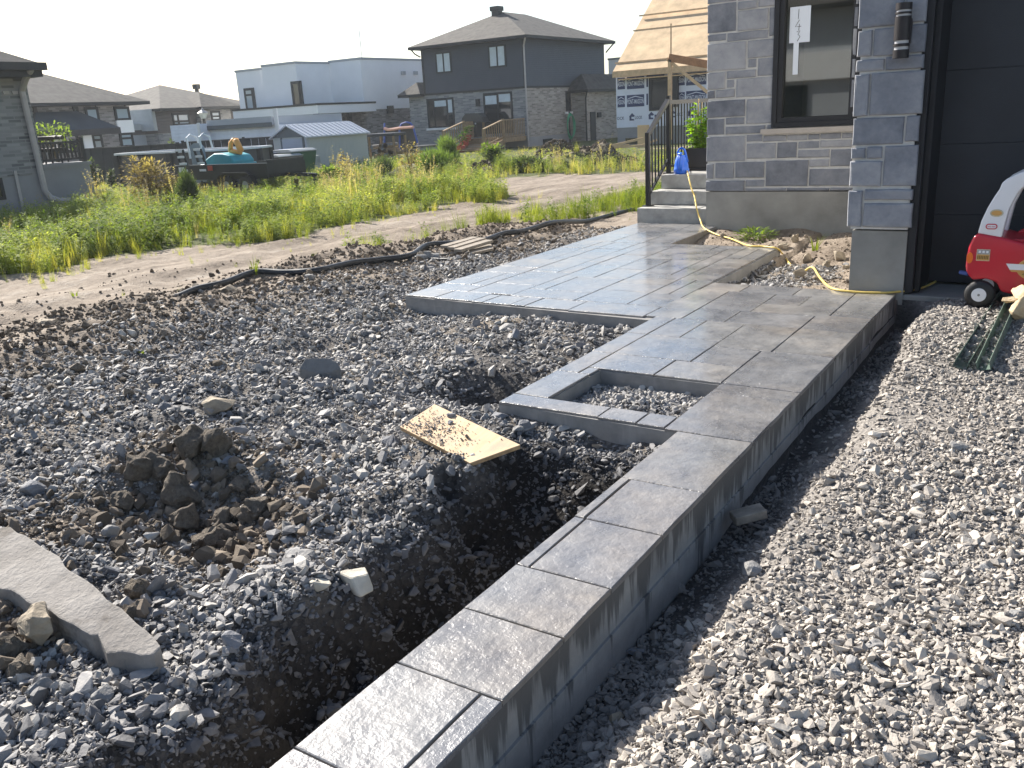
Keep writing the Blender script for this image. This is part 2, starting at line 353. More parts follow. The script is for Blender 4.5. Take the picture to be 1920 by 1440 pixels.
M['osb'] = plain('osb_sheathing', (0.58, 0.42, 0.25), 0.85, 0.22, 1.4, 0.2, 12)
M['deck_wood'] = plain('treated_deck_wood', (0.27, 0.185, 0.10), 0.8, 0.25, 6)
def ply_mat():
    m, nt, b, out = nmat('plywood_face'); v = objvec(nt, (14, 1.2, 6)); n = noisen(nt, v, 1.6, 5, 0.6); n2 = noisen(nt, objvec(nt), 5, 5, 0.65)
    r = rampn(nt, [(0.3, (0.43, 0.29, 0.165)), (0.7, (0.58, 0.43, 0.27))], n.outputs[0])
    d = rampn(nt, [(0.52, (0, 0, 0)), (0.68, (1, 1, 1))], n2.outputs[0]); c = mixc(nt, mathn(nt, 'MULTIPLY', d.outputs[0], 0.5), r.outputs[0], (0.26, 0.23, 0.19))
    nt.links.new(c, b.inputs['Base Color']); b.inputs['Roughness'].default_value = 0.75; bumpn(nt, b, n.outputs[0], 0.2, 0.004); return m
M['ply'] = ply_mat()
M['ply_edge'] = plain('plywood_edge', (0.36, 0.24, 0.13), 0.8, 0.3, 40)
M['red'] = plain('red_plastic', (0.52, 0.012, 0.03), 0.32, 0.1, 3, 0.06, 120, coat=0.3)
M['white_plastic'] = plain('white_plastic', (0.78, 0.78, 0.8), 0.3, 0.03, 3, 0.05, 120, coat=0.2)
M['tyre'] = plain('black_plastic_tyre', (0.014, 0.014, 0.015), 0.55, 0.2, 20)
M['orange'] = plain('orange_plastic', (0.8, 0.16, 0.015), 0.4, 0.1)
M['gold'] = plain('gold_print', (0.62, 0.34, 0.10), 0.5, 0.1)
M['gold_dark'] = plain('olive_print', (0.20, 0.12, 0.03), 0.6, 0.1)
M['silver'] = plain('silver_print', (0.34, 0.32, 0.33), 0.4, 0.35, 60)
M['cream_print'] = plain('cream_print', (0.55, 0.50, 0.36), 0.5, 0.2, 60)
M['navy'] = plain('navy_print', (0.02, 0.06, 0.25), 0.5, 0.2)
M['logo_red'] = plain('red_print', (0.55, 0.02, 0.05), 0.5, 0.05)
M['green_metal'] = plain('green_painted_steel', (0.10, 0.14, 0.115), 0.5, 0.4, 18, 0.2, 60)
M['can_blue'] = plain('blue_plastic', (0.012, 0.13, 0.66), 0.35, 0.12, 4, coat=0.3)
M['pot'] = plain('dark_pot_plastic', (0.022, 0.021, 0.021), 0.5, 0.2)
M['concrete_pale'] = plain('broken_concrete', (0.33, 0.305, 0.28), 0.9, 0.3, 6, 0.7, 45, geo=True)
M['concrete_dark'] = plain('grey_concrete_chunk', (0.16, 0.16, 0.158), 0.9, 0.25, 9, 0.6, 60, geo=True)
M['sandstone'] = plain('tan_sandstone', (0.52, 0.40, 0.25), 0.85, 0.25, 12, 0.6, 60, geo=True)
M['tan_rock'] = plain('tan_rock', (0.30, 0.25, 0.185), 0.9, 0.3, 9, 0.7, 50, geo=True)
M['pale_rock'] = plain('pale_limestone', (0.50, 0.46, 0.38), 0.9, 0.2, 12, 0.5, 60, geo=True)
M['rock_blue'] = plain('blue_grey_rock', (0.17, 0.172, 0.185), 0.82, 0.3, 9, 0.7, 60, geo=True)
M['rock_grey'] = plain('grey_rock', (0.235, 0.23, 0.225), 0.85, 0.3, 9, 0.7, 60, geo=True)
def mud_mat():
    m, nt, b, out = nmat('dried_mud'); v = geovec(nt); n = noisen(nt, v, 16, 6, .7); n2 = noisen(nt, v, 38, 5, .7); n3 = noisen(nt, v, 120, 4, .7)
    r = rampn(nt, [(.3, (.11, .09, .07)), (.7, (.27, .228, .18))], n2.outputs[0]); nt.links.new(r.outputs[0], b.inputs['Base Color']); b.inputs['Roughness'].default_value = .97
    p = bumpn(nt, None, n.outputs[0], 1.0, .05); p = bumpn(nt, None, n2.outputs[0], 1.0, .025, p); bumpn(nt, b, n3.outputs[0], .8, .01, p); return m
M['mud'] = mud_mat()
M['gravel_left'] = stone_mat('dark_crushed_stone', [(0.0, (0.05, 0.05, 0.054)), (0.3, (0.13, 0.128, 0.132)), (0.62, (0.255, 0.247, 0.245)), (0.95, (0.45, 0.42, 0.375))])
M['gravel_right'] = stone_mat('pale_crushed_stone', [(0.0, (0.14, 0.127, 0.117)), (0.35, (0.275, 0.25, 0.225)), (0.7, (0.41, 0.37, 0.322)), (0.95, (0.56, 0.505, 0.435))])
M['clod_mat'] = stone_mat('soil_crumbs', [(0.0, (0.06, 0.046, 0.034)), (0.5, (0.12, 0.095, 0.07)), (0.95, (0.25, 0.20, 0.15))], 0.95)

# ------------------------------------------------------------------ ground
XB_Y = [-30, 0, 2.4, 4, 6, 8.2, 9.2, 11.4, 13, 16]; XB_X = [-7.4, -7.6, -7.8, -7.95, -8.0, -7.8, -7.5, -6.9, -6.3, -5.3]
SLAB = [(-1.475, .4), (-1.13, .4), (-1.13, 6.97), (-2.57, 6.99), (-2.57, 8.92), (-3.76, 8.93), (-3.76, 10.54), (-4.89, 10.54), (-4.88, 5.74), (-2.52, 5.62), (-2.5, 3.62), (-1.475, 3.59)]
HOLE = [(-2.28, 3.775), (-1.555, 3.765), (-1.555, 4.36), (-2.28, 4.365)]
def inside(poly, x, y):
    r = np.zeros(np.shape(x), bool); n = len(poly)
    for i in range(n):
        x0, y0 = poly[i]; x1, y1 = poly[(i+1) % n]
        c = ((y0 > y) != (y1 > y)) & (x < (x1-x0)*(y-y0)/((y1-y0) if y1 != y0 else 1e-9)+x0); r ^= c
    return r
def pxpoly(pts, z=-0.4): return [tuple(onz(px, py, z)[:2]) for px, py in pts]
P_MEADOW = pxpoly([(-500, 590), (0, 522), (120, 507), (240, 491), (330, 477), (470, 459), (560, 446), (650, 431), (690, 420), (740, 404), (800, 394), (830, 386), (870, 378), (945, 381), (958, 371), (930, 360), (836, 358), (868, 348), (895, 341), (908, 329), (1000, 323), (1100, 319), (1206, 314), (1330, 309), (1330, 297), (1000, 297), (790, 300), (520, 316), (400, 334), (300, 352), (100, 384), (-500, 420)])
P_STRIP = pxpoly([(640, 498), (690, 488), (760, 462), (800, 452), (850, 442), (930, 436), (1000, 424), (1100, 411), (1206, 400), (1260, 395), (1260, 352), (1206, 358), (1100, 374), (960, 404), (880, 428), (800, 448), (720, 470), (650, 484)], -0.33)
P_LAWN = pxpoly([(-500, 420), (100, 386), (300, 354), (400, 336), (520, 318), (790, 302), (1000, 299), (1330, 299), (1330, 276), (1000, 278), (600, 300), (200, 330), (-500, 360)], -0.5)
def xb(y): return np.interp(y, XB_Y, XB_X)
def gh(x, y):
    """height of the ground"""
    x = np.asarray(x, float); y = np.asarray(y, float)
    d = np.hypot(x, y)
    # --- drive on the right of the walk
    t = x+1.13
    gar = sstep(4.6, 6.5, y)
    crest = -0.135+0.115*gar+0.03*sstep(1.5, 4, x)
    w = 0.42-0.06*gar
    lowz = -0.30+0.03*sstep(2, 5, y)
    drive = lowz+(crest-lowz)*sstep(0.02, w, t+fbm(x, y, 4, 2, 36)*.08)
    drive = drive+fbm(x, y, 1.7, 3, 3)*0.035*sstep(0.1, 0.6, t)
    # --- lot on the left
    lot = -0.115+fbm(x, y, 0.9, 3, 11)*0.13+fbm(x, y, 3.5, 3, 23)*0.065
    # bank and trench along the strip
    xe = -1.80-0.20*(np.clip(y, 0, 3.8)-1.0)+fbm(x*0+3, y, 2.3, 3, 31)*0.16
    floor = -0.56+0.43*sstep(2.6, 3.5, y)+fbm(x, y, 6, 3, 34)*.08
    bank = sstep(-0.22, 0.16, x-xe+fbm(x, y, 5, 3, 33)*.22)
    near = 1-sstep(3.55, 3.64, y)
    lot = np.where(x > -2.9, lot*(1-bank*near)+floor*bank*near, lot)
    lot = lot+0.07*np.exp(-((x+2.35)**2+(y-3.35)**2)/0.10)            # mound at the pad's corner
    lot = lot-0.34*np.exp(-((x+2.88)**2/0.14+(y-4.22)**2/0.07))       # hole beside the pad
    lot = lot-0.05*np.exp(-((x+2.62)**2/0.03+(y-4.9)**2/0.5))
    lot = lot-0.17*np.exp(-((x+3.05)**2/0.22+(y-2.0)**2/0.16))+0.13*np.exp(-((x+3.65)**2/0.14+(y-2.5)**2/0.12))
    lot = lot+0.07*np.exp(-((x+2.2)**2/0.12+(y-0.95)**2/0.08))
    lot = lot-0.16*np.exp(-((x+4.35)**2/0.03+(y-5.1)**2/0.03))*0
    # --- dirt track beyond the lot, then the far yards
    s = x-xb(y)
    far = -0.33-0.22*sstep(14, 32, d)+fbm(x, y, 0.35, 3, 41)*0.08*(1-sstep(25, 60, d))
    far = far+0.035*np.sin((x+0.10*y+fbm(x, y, .5, 2, 44)*.5)*4.4)*np.exp(-((x+9.3)/1.5)**2)+fbm(x, y, 2.6, 3, 45)*.05    # wheel ruts
    for cx, cy, hx, hy, hh in MOUNDS: far = far+hh*np.exp(-((x-cx)/hx)**2-((y-cy)/hy)**2)*(1+1.5*fbm(x, y, 1.3, 3, 46))
    ridge = 0.07*np.exp(-((s-0.35)/0.35)**2)*(0.6+fbm(x, y, 2.5, 2, 51))
    k = sstep(-0.55, 0.25, s)
    left = far*(1-k)+lot*k+ridge
    back = sstep(10.5, 12.5, y)
    left = left*(1-back)+far*back
    # --- bed between the walk and the house
    bed = -0.105+0.07*sstep(8.6, 10.0, y)+fbm(x, y, 2.2, 3, 61)*0.10
    bed = np.where(x > -2.5, bed-0.05*(1-sstep(0.05, 0.5, x+2.57))+0.05*sstep(-2.0, -1.6, x), bed)
    z = np.where(t > 0, drive, left)
    z = np.where((x > -3.78) & (x <= -1.13) & (y > 6.96) & (y < 10.6), bed, z)
    z = np.where((t > -0.0) & (y > 6.95), -0.05, z)
    # under the slab and the house the ground is dug out
    ins = inside(SLAB_IN, x, y) & ~inside(HOLE, x, y)
    z = np.where(ins, -0.47, z)
    hz = -0.10+0.055*np.exp(-((x+1.85)**2/0.06+(y-4.02)**2/0.03))
    z = np.where(inside(HOLE, x, y), hz, z)
    return z
def inset(poly, d):
    out = []; n = len(poly)
    for i in range(n):
        p0, p1, p2 = (np.array(poly[j % n]) for j in (i-1, i, i+1))
        a = (p1-p0)/np.linalg.norm(p1-p0); b = (p2-p1)/np.linalg.norm(p2-p1); na, nb = np.array([-a[1], a[0]]), np.array([-b[1], b[0]])
        k = (na+nb)/(1+na@nb); out.append(tuple(p1+k*d))
    return out
SLAB_IN = inset(SLAB, 0.035)
MOUNDS = []
for px, py, hx, hy, hh in ((1030, 306, 1.2, 0.6, 0.42), (1090, 304, 1.4, 0.6, 0.45), (1160, 300, 1.2, 0.7, 0.45), (905, 318, 0.8, 0.5, 0.4), (820, 312, 2.0, 1.2, 0.35), (380, 352, 0.8, 0.5, 0.25)):
    q = onz(px, py+8, -0.5); MOUNDS.append((q[0], q[1], hx, hy, hh))

def axis_pts(segs):
    out = [segs[0][0]]
    for a, b, s0, s1 in segs:
        n = max(1, int(round(abs(b-a)/((s0+s1)/2)))); st = np.linspace(s0, s1, n); c = np.cumsum(st); out += list(a+(b-a)*c/c[-1])
    return np.array(out)
gx = axis_pts([(-900, -120, 200, 30), (-120, -45, 12, 1.5), (-45, -16, 1.0, 0.22), (-16, -8.5, 0.2, 0.07), (-8.5, -5.2, 0.06, 0.045), (-5.2, 0.9, 0.03, 0.03), (0.9, 3.5, 0.06, 0.3), (3.5, 30, 0.5, 6), (30, 900, 30, 200)])
gy = axis_pts([(-900, -60, 200, 20), (-60, 0.4, 10, 0.1), (0.4, 6.0, 0.03, 0.03), (6.0, 10.6, 0.04, 0.05), (10.6, 20, 0.07, 0.16), (20, 60, 0.25, 1.6), (60, 130, 3, 12), (130, 900, 30, 200)])
GX, GY = np.meshgrid(gx, gy); GZ = gh(GX, GY)
def mound_bare(x, y):
    r = 0
    for cx, cy, hx, hy, hh in MOUNDS: r = np.maximum(r, np.exp(-(((x-cx)/hx)**2+((y-cy)/hy)**2)*1.1))
    return sstep(.42, .62, r+fbm(x, y, 1.5, 3, 76)*.35)
def ground_masks(x, y):
    s = x-xb(y)+fbm(x, y, 1.6, 3, 71)*0.7
    jx = x+fbm(x, y, 0.9, 3, 72)*0.8; jy = y+fbm(x, y, 0.9, 3, 73)*0.8
    grav = sstep(0.6, 2.5, s)*(1-sstep(10.5, 12.0, y)); grav = np.where(x > -1.2, 1.0, grav)
    cl_ = 0
    for cx, cy, w in ((-3.55, 2.5, .38), (-3.1, 2.25, .28), (-2.75, 2.05, .22), (-3.45, 1.75, .25), (-2.9, 1.15, .25)): cl_ = cl_+np.exp(-((x-cx)**2+(y-cy)**2)/w**2)
    grav = grav*(1-0.75*np.clip(cl_, 0, 1))
    bedm = ((x > -3.9) & (x <= -1.13) & (y > 6.9) & (y < 10.6))
    grav = np.where(bedm, np.where((x > -2.6) & (y < 8.6), 1-sstep(-2.2, -1.8, x+fbm(x, y, 3, 2, 75)*0.4), 0.0), grav)
    grass = (inside(P_MEADOW, jx, jy) | inside(P_LAWN, jx, jy)).astype(float)
    d = np.hypot(x, y); grass = np.where(d > 45, 1.0, grass); grass = grass*(1-np.clip(mound_bare(x, y), 0, 1))
    drive = (x > -1.13).astype(float)
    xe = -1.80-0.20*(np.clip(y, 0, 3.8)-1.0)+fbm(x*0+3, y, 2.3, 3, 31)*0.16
    painted_shade = sstep(-0.26, 0.04, x-xe+fbm(x, y, 5, 3, 33)*.22)*(x < -1.3)*(1-sstep(3.2, 3.6, y))  # shade of the trench, painted into ground and stone colour
    painted_shade = np.maximum(painted_shade, np.exp(-((x+2.88)**2/0.14+(y-4.22)**2/0.07))*.9)  # shade in the hole beside the pad, painted the same way
    painted_shade = np.maximum(painted_shade, (x > -1.2)*(1-sstep(0.10, 0.24, x+1.13+fbm(x, y, 5, 3, 37)*.14))*.85)  # shadow band along the walk's right foot, painted into the drive
    return grav, grass, drive, painted_shade
def make_ground():
    ny, nx = GX.shape; vs = np.stack([GX, GY, GZ], -1).reshape(-1, 3)
    i = np.arange(ny*nx).reshape(ny, nx); q = np.stack([i[:-1, :-1], i[:-1, 1:], i[1:, 1:], i[1:, :-1]], -1).reshape(-1, 4)
    me = bpy.data.meshes.new('ground'); me.vertices.add(len(vs)); me.vertices.foreach_set('co', vs.ravel())
    me.loops.add(q.size); me.loops.foreach_set('vertex_index', q.ravel().astype(np.int32)); me.polygons.add(len(q))
    me.polygons.foreach_set('loop_start', np.arange(0, q.size, 4, dtype=np.int32)); me.polygons.foreach_set('use_smooth', np.ones(len(q), bool)); me.update()
    g, gr, dr, dmp = ground_masks(vs[:, 0], vs[:, 1])
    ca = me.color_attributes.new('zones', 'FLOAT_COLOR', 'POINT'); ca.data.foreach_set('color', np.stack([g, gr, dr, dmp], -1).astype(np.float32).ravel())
    m, nt, b, out = nmat('ground_surface'); at = node(nt, 'ShaderNodeVertexColor'); at.layer_name = 'zones'; sep = node(nt, 'ShaderNodeSeparateColor'); nt.links.new(at.outputs[0], sep.inputs[0])
    v = geovec(nt); n1 = noisen(nt, v, 0.8, 6, 0.62); n2 = noisen(nt, v, 9, 6, 0.7); n3 = noisen(nt, v, 45, 5, 0.7)
    f = mathn(nt, 'ADD', mathn(nt, 'MULTIPLY', n1.outputs[0], 0.5), mathn(nt, 'MULTIPLY', n2.outputs[0], 0.5))
    nr = noisen(nt, geovec(nt, (2.6, 0.35, 1)), 1.0, 5, 0.65); f2 = mathn(nt, 'ADD', mathn(nt, 'MULTIPLY', f, 0.55), mathn(nt, 'MULTIPLY', nr.outputs[0], 0.45)); dirt = rampn(nt, [(0.36, (0.09, 0.070, 0.054)), (0.45, (0.20, 0.162, 0.127)), (0.54, (0.295, 0.245, 0.196)), (0.66, (0.44, 0.385, 0.325))], f2)
    vo = node(nt, 'ShaderNodeTexVoronoi'); vo.inputs['Scale'].default_value = 48; nt.links.new(v, vo.inputs['Vector'])
    fg = mathn(nt, 'ADD', mathn(nt, 'MULTIPLY', n2.outputs[0], 0.6), mathn(nt, 'MULTIPLY', vo.outputs['Color'], 0.4))
    gl = rampn(nt, [(0.2, (0.045, 0.042, 0.042)), (0.5, (0.10, 0.094, 0.09)), (0.8, (0.21, 0.195, 0.18))], fg)
    gd = rampn(nt, [(0.2, (0.13, 0.12, 0.112)), (0.5, (0.23, 0.212, 0.195)), (0.8, (0.36, 0.335, 0.305))], fg)
    gs = rampn(nt, [(0.3, (0.05, 0.058, 0.022)), (0.7, (0.11, 0.125, 0.04))], f)
    tn = noisen(nt, v, 1.7, 4, 0.6); tm = rampn(nt, [(0.47, (0, 0, 0)), (0.62, (1, 1, 1))], tn.outputs[0]); gl2 = mixc(nt, mathn(nt, 'MULTIPLY', tm.outputs[0], 0.75), gl.outputs[0], (0.27, 0.225, 0.175))
    gl3 = mixc(nt, mathn(nt, 'MULTIPLY', at.outputs['Alpha'], 0.96), gl2, (0.012, 0.011, 0.011))  # painted trench shade: alpha zone takes the lot colour near black
    c = mixc(nt, sep.outputs[0], dirt.outputs[0], mixc(nt, sep.outputs[2], gl3, mixc(nt, mathn(nt, 'MULTIPLY', at.outputs['Alpha'], 0.9), gd.outputs[0], (0.03, 0.028, 0.028)))); c = mixc(nt, sep.outputs[1], c, gs.outputs[0])  # drive colour darkened by the painted shadow band
    nt.links.new(c, b.inputs['Base Color']); b.inputs['Roughness'].default_value = 0.95; b.inputs['Specular IOR Level'].default_value = 0.2
    p = bumpn(nt, None, n2.outputs[0], 0.6, 0.05); p = bumpn(nt, None, vo.outputs['Distance'], 0.5, 0.02, p); bumpn(nt, b, n3.outputs[0], 0.6, 0.012, p)
    o = link('ground', me, m); tag(o, 'ground of gravel, bare dirt and rough grass', None, kind='structure'); return o
make_ground()

# ------------------------------------------------------------------ scattering: one object of points carrying instances
PROTO = {}
def protos(name, meshes, mat):
    c = bpy.data.collections.new(name)
    for i, me in enumerate(meshes):
        if mat: me.materials.append(mat)
        o = bpy.data.objects.new(f'{name}_{i:02d}', me); c.objects.link(o)
    PROTO[name] = (c, len(meshes)); return c
def scatter(name, proto, P, R, S, tint, label, cat):
    c, k = PROTO[proto]; n = len(P)
    me = bpy.data.meshes.new(name); me.vertices.add(n); me.vertices.foreach_set('co', np.asarray(P, np.float32).ravel())
    for nm, ty, arr, key in (('rot', 'FLOAT_VECTOR', R, 'vector'), ('scl', 'FLOAT_VECTOR', S, 'vector'), ('tint', 'FLOAT', tint, 'value'), ('idx', 'INT', RNG.integers(0, k, n), 'value')):
        a = me.attributes.new(nm, ty, 'POINT'); a.data.foreach_set(key, np.asarray(arr, np.int32 if ty == 'INT' else np.float32).ravel())
    o = link(name, me, None); ng = bpy.data.node_groups.new(name+'_nodes', 'GeometryNodeTree')
    ng.interface.new_socket('Geometry', in_out='INPUT', socket_type='NodeSocketGeometry'); ng.interface.new_socket('Geometry', in_out='OUTPUT', socket_type='NodeSocketGeometry')
    N = ng.nodes; L = ng.links; gi = N.new('NodeGroupInput'); go = N.new('NodeGroupOutput')
    ci = N.new('GeometryNodeCollectionInfo'); ci.inputs['Collection'].default_value = c; ci.inputs['Separate Children'].default_value = True; ci.inputs['Reset Children'].default_value = True
    ip = N.new('GeometryNodeInstanceOnPoints'); ip.inputs['Pick Instance'].default_value = True
    def na(nm, ty):
        q = N.new('GeometryNodeInputNamedAttribute'); q.data_type = ty; q.inputs['Name'].default_value = nm; return q.outputs['Attribute']
    er = N.new('FunctionNodeEulerToRotation'); L.new(na('rot', 'FLOAT_VECTOR'), er.inputs[0])
    L.new(gi.outputs[0], ip.inputs['Points']); L.new(ci.outputs[0], ip.inputs['Instance']); L.new(na('idx', 'INT'), ip.inputs['Instance Index']); L.new(er.outputs[0], ip.inputs['Rotation']); L.new(na('scl', 'FLOAT_VECTOR'), ip.inputs['Scale'])
    L.new(ip.outputs[0], go.inputs[0]); md = o.modifiers.new('scatter', 'NODES'); md.node_group = ng
    tag(o, label, cat, kind='stuff'); return o
def in_view(P, mx=120, my=140):
    px, py, d = project(P); return (d > 0.2) & (px > -mx) & (px < 1920+mx) & (py > -60) & (py < 1440+my)

def hull_rock(seed, n=13, flat=0.62, sub=0, amp=0.0):
    r = np.random.default_rng(seed); p = r.normal(size=(n, 3)); p /= np.linalg.norm(p, axis=1)[:, None]; p *= r.uniform(0.78, 1.0, (n, 1)); p *= np.array([1.0, r.uniform(0.6, 0.95), flat*r.uniform(0.7, 1.2)])*0.5
    bm = bmesh.new(); vs = [bm.verts.new(q) for q in p]; res = bmesh.ops.convex_hull(bm, input=vs)
    bmesh.ops.delete(bm, geom=[g for g in res['geom_interior'] if isinstance(g, bmesh.types.BMVert)], context='VERTS')
    for v in list(bm.verts):
        if not v.link_faces: bm.verts.remove(v)
    if sub:
        bmesh.ops.bevel(bm, geom=list(bm.edges), offset=0.02, segments=1, affect='EDGES', clamp_overlap=True)
        bmesh.ops.triangulate(bm, faces=bm.faces); bmesh.ops.subdivide_edges(bm, edges=bm.edges, cuts=sub, use_grid_fill=True)
        for v in bm.verts:
            k = np.array(v.co)*7+seed; dn = float(vnoise(np.array([k[0]+k[2]]), np.array([k[1]-k[2]]), seed)[0]); v.co += v.normal*dn*amp if v.normal.length > 0 else Vector()
    bmesh.ops.recalc_face_normals(bm, faces=bm.faces); me = bpy.data.meshes.new('rock'); bm.to_mesh(me); bm.free(); return me
protos('stone_left', [hull_rock(100+i, 9+i % 6, 0.5+0.05*(i % 5)) for i in range(16)], M['gravel_left'])
protos('stone_right', [hull_rock(200+i, 9+i % 6, 0.55+0.05*(i % 5)) for i in range(16)], M['gravel_right'])
protos('crumb', [hull_rock(300+i, 18, 0.8) for i in range(8)], M['clod_mat'])
def sample_polar(n, r0, r1, power, a0=-80, a1=16):
    """points round the camera; power 0: even over the area, 1: ~1/r"""
    u = RNG.random(n)
    if power == 0: r = np.sqrt(r0*r0+u*(r1*r1-r0*r0))
    elif power == 1: r = r0+u*(r1-r0)
    else: r = r0*(r1/r0)**u
    a = np.radians(RNG.uniform(a0, a1, n)); return r*np.sin(a), r*np.cos(a), r
OUTER = inset(SLAB, -0.012)
def scatter_stones(name, proto, n, r0, r1, power, med, sig, lo, hi, keep, label, tmul=(0.1, 0.9), sink=0.15, grow=0.0):
    x, y, r = sample_polar(n, r0, r1, power)
    ok = keep(x, y) & ~(inside(OUTER, x, y) & ~inside(HOLE, x, y)); x, y, r = x[ok], y[ok], r[ok]
    size = np.clip(np.exp(RNG.normal(math.log(med), sig, len(x)))*(1+grow*np.maximum(0, r-3)), lo, hi*(1+grow*np.maximum(0, r-3)))
    z = gh(x, y); P = np.stack([x, y, z+size*sink], -1); v = in_view(P); P, size = P[v], size[v]; n = len(P)
    R = np.stack([RNG.normal(0, 0.55, n), RNG.normal(0, 0.55, n), RNG.uniform(0, 2*PI, n)], -1)
    S = size[:, None]*np.stack([RNG.uniform(0.8, 1.35, n), RNG.uniform(0.75, 1.1, n), RNG.uniform(0.7, 1.15, n)], -1)
    patch = fbm(P[:, 0], P[:, 1], 0.9, 3, 81)
    t = np.clip(RNG.uniform(*tmul, n)+patch*0.3, 0, 1); dm = ground_masks(P[:, 0], P[:, 1])[3]; t = np.clip(t+0.10*sstep(3.5, 6, np.hypot(P[:, 0], P[:, 1])), 0, 1)*(1-0.93*dm)  # stone tint darkened where shade is painted in
    return scatter(name, proto, P, R, S, t, label, 'gravel')
def keep_left(x, y):
    g, gr, dr, dm = ground_masks(x, y)
    cl = fbm(x, y, 1.3, 3, 91)
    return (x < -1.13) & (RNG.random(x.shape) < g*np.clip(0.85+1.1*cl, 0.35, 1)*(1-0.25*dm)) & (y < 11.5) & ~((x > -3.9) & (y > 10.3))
def keep_right(x, y):
    cl = fbm(x, y, 1.1, 3, 92)
    return (x > -1.12) & (y < 6.95) & (RNG.random(x.shape) < np.clip(0.75+1.3*cl, 0.2, 1))
def build_gravel():
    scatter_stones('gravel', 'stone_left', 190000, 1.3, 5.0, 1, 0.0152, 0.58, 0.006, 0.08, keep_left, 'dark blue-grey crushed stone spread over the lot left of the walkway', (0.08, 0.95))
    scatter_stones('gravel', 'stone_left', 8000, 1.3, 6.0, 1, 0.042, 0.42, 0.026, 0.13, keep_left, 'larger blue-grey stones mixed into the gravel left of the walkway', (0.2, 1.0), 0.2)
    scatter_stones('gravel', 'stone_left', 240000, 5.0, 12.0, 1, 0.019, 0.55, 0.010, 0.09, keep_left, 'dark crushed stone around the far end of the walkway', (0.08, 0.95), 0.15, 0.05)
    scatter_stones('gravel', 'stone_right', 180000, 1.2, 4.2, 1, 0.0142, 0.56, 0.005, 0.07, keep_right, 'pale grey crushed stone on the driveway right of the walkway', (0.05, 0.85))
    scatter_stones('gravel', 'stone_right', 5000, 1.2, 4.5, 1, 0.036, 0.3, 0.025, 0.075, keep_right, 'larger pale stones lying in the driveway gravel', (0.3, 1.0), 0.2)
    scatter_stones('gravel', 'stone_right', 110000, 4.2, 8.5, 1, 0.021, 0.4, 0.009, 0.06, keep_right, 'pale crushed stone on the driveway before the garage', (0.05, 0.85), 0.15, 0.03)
    def keep_hole(x, y): return inside(inset(HOLE, 0.03), x, y)
    x = RNG.uniform(-2.28, -1.55, 1400); y = RNG.uniform(3.77, 4.36, 1400); k = keep_hole(x, y); x, y = x[k], y[k]; n = len(x)
    s = np.clip(np.exp(RNG.normal(math.log(0.03), 0.35, n)), .012, .07)
    scatter('gravel', 'stone_left', np.stack([x, y, gh(x, y)+s*0.2], -1), np.stack([RNG.normal(0, .6, n), RNG.normal(0, .6, n), RNG.uniform(0, 6.28, n)], -1), s[:, None]*np.ones((n, 3)), RNG.uniform(0.3, 1, n), 'loose grey stones filling the square hole in the walkway', 'gravel')
    def keep_soil(x, y):
        s = x-xb(y); b = (np.exp(-((s-0.6)/0.8)**2)*(y < 11.5)*1.2+0.45*np.exp(-((s-1.7)/1.1)**2)*(y < 11))
        bed = (x > -3.7) & (x < -1.5) & (y > 7.1) & (y < 10.2); clump = 0
        for cx, cy, w in ((-3.55, 2.5, .38), (-3.1, 2.25, .28), (-2.75, 2.05, .22), (-3.45, 1.75, .25), (-2.9, 1.15, .25)): clump = clump+np.exp(-((x-cx)**2+(y-cy)**2)/w**2)
        trk = 0.07*((s < 0) & (s > -2.6))+0.5*((fbm(x, y*.35, 1.0, 3, 77) > .2) & (s < 0) & (s > -3.5))
        return RNG.random(x.shape) < np.clip(b*0.8+bed*0.35+clump*0.8+trk, 0, 1)
    for n, r0, r1, med, lab in ((90000, 1.6, 6, 0.020, 'crumbs of brown dried mud lying among the gravel'), (9000, 1.6, 4.2, 0.045, 'chunks of dark mud broken up among the stones left of the walkway'), (50000, 6, 13, 0.032, 'crumbly brown soil heaped along the edge of the dirt track')):
        x, y, r = sample_polar(n, r0, r1, 1); k = keep_soil(x, y) & ~inside(OUTER, x, y) & (x < -1.13); x, y, r = x[k], y[k], r[k]
        s = np.clip(np.exp(RNG.normal(math.log(med), 0.5, len(x))), .01, .12); s = np.where((x > -3.9) & (y > 7), s*.55, s); P = np.stack([x, y, gh(x, y)+s*0.15], -1); v = in_view(P); P, s = P[v], s[v]; n = len(P)
        scatter('soil_crumbs', 'crumb', P, np.stack([RNG.normal(0, .6, n), RNG.normal(0, .6, n), RNG.uniform(0, 6.28, n)], -1), s[:, None]*RNG.uniform(.8, 1.2, (n, 3)), RNG.uniform(0, 1, n), lab, 'soil')
build_gravel()
def mound_soil():
    P = []
    for cx, cy, hx, hy, hh in MOUNDS:
        x = cx+RNG.normal(0, hx*.75, 900); y = cy+RNG.normal(0, hy*.75, 900); P.append(np.stack([x, y], -1))
    P = np.concatenate(P); P = P[mound_bare(P[:, 0], P[:, 1]) > .2]; n = len(P); s = np.clip(np.exp(RNG.normal(math.log(.055), .5, n)), .02, .18)
    scatter('soil_crumbs', 'crumb', np.stack([P[:, 0], P[:, 1], gh(P[:, 0], P[:, 1])+s*.2], -1), np.stack([RNG.normal(0, .6, n), RNG.normal(0, .6, n), RNG.uniform(0, 6.28, n)], -1), s[:, None]*RNG.uniform(.8, 1.2, (n, 3)), RNG.uniform(0, .7, n), 'clods of dark dug-up soil on the mounds before the dark house', 'soil')
mound_soil()
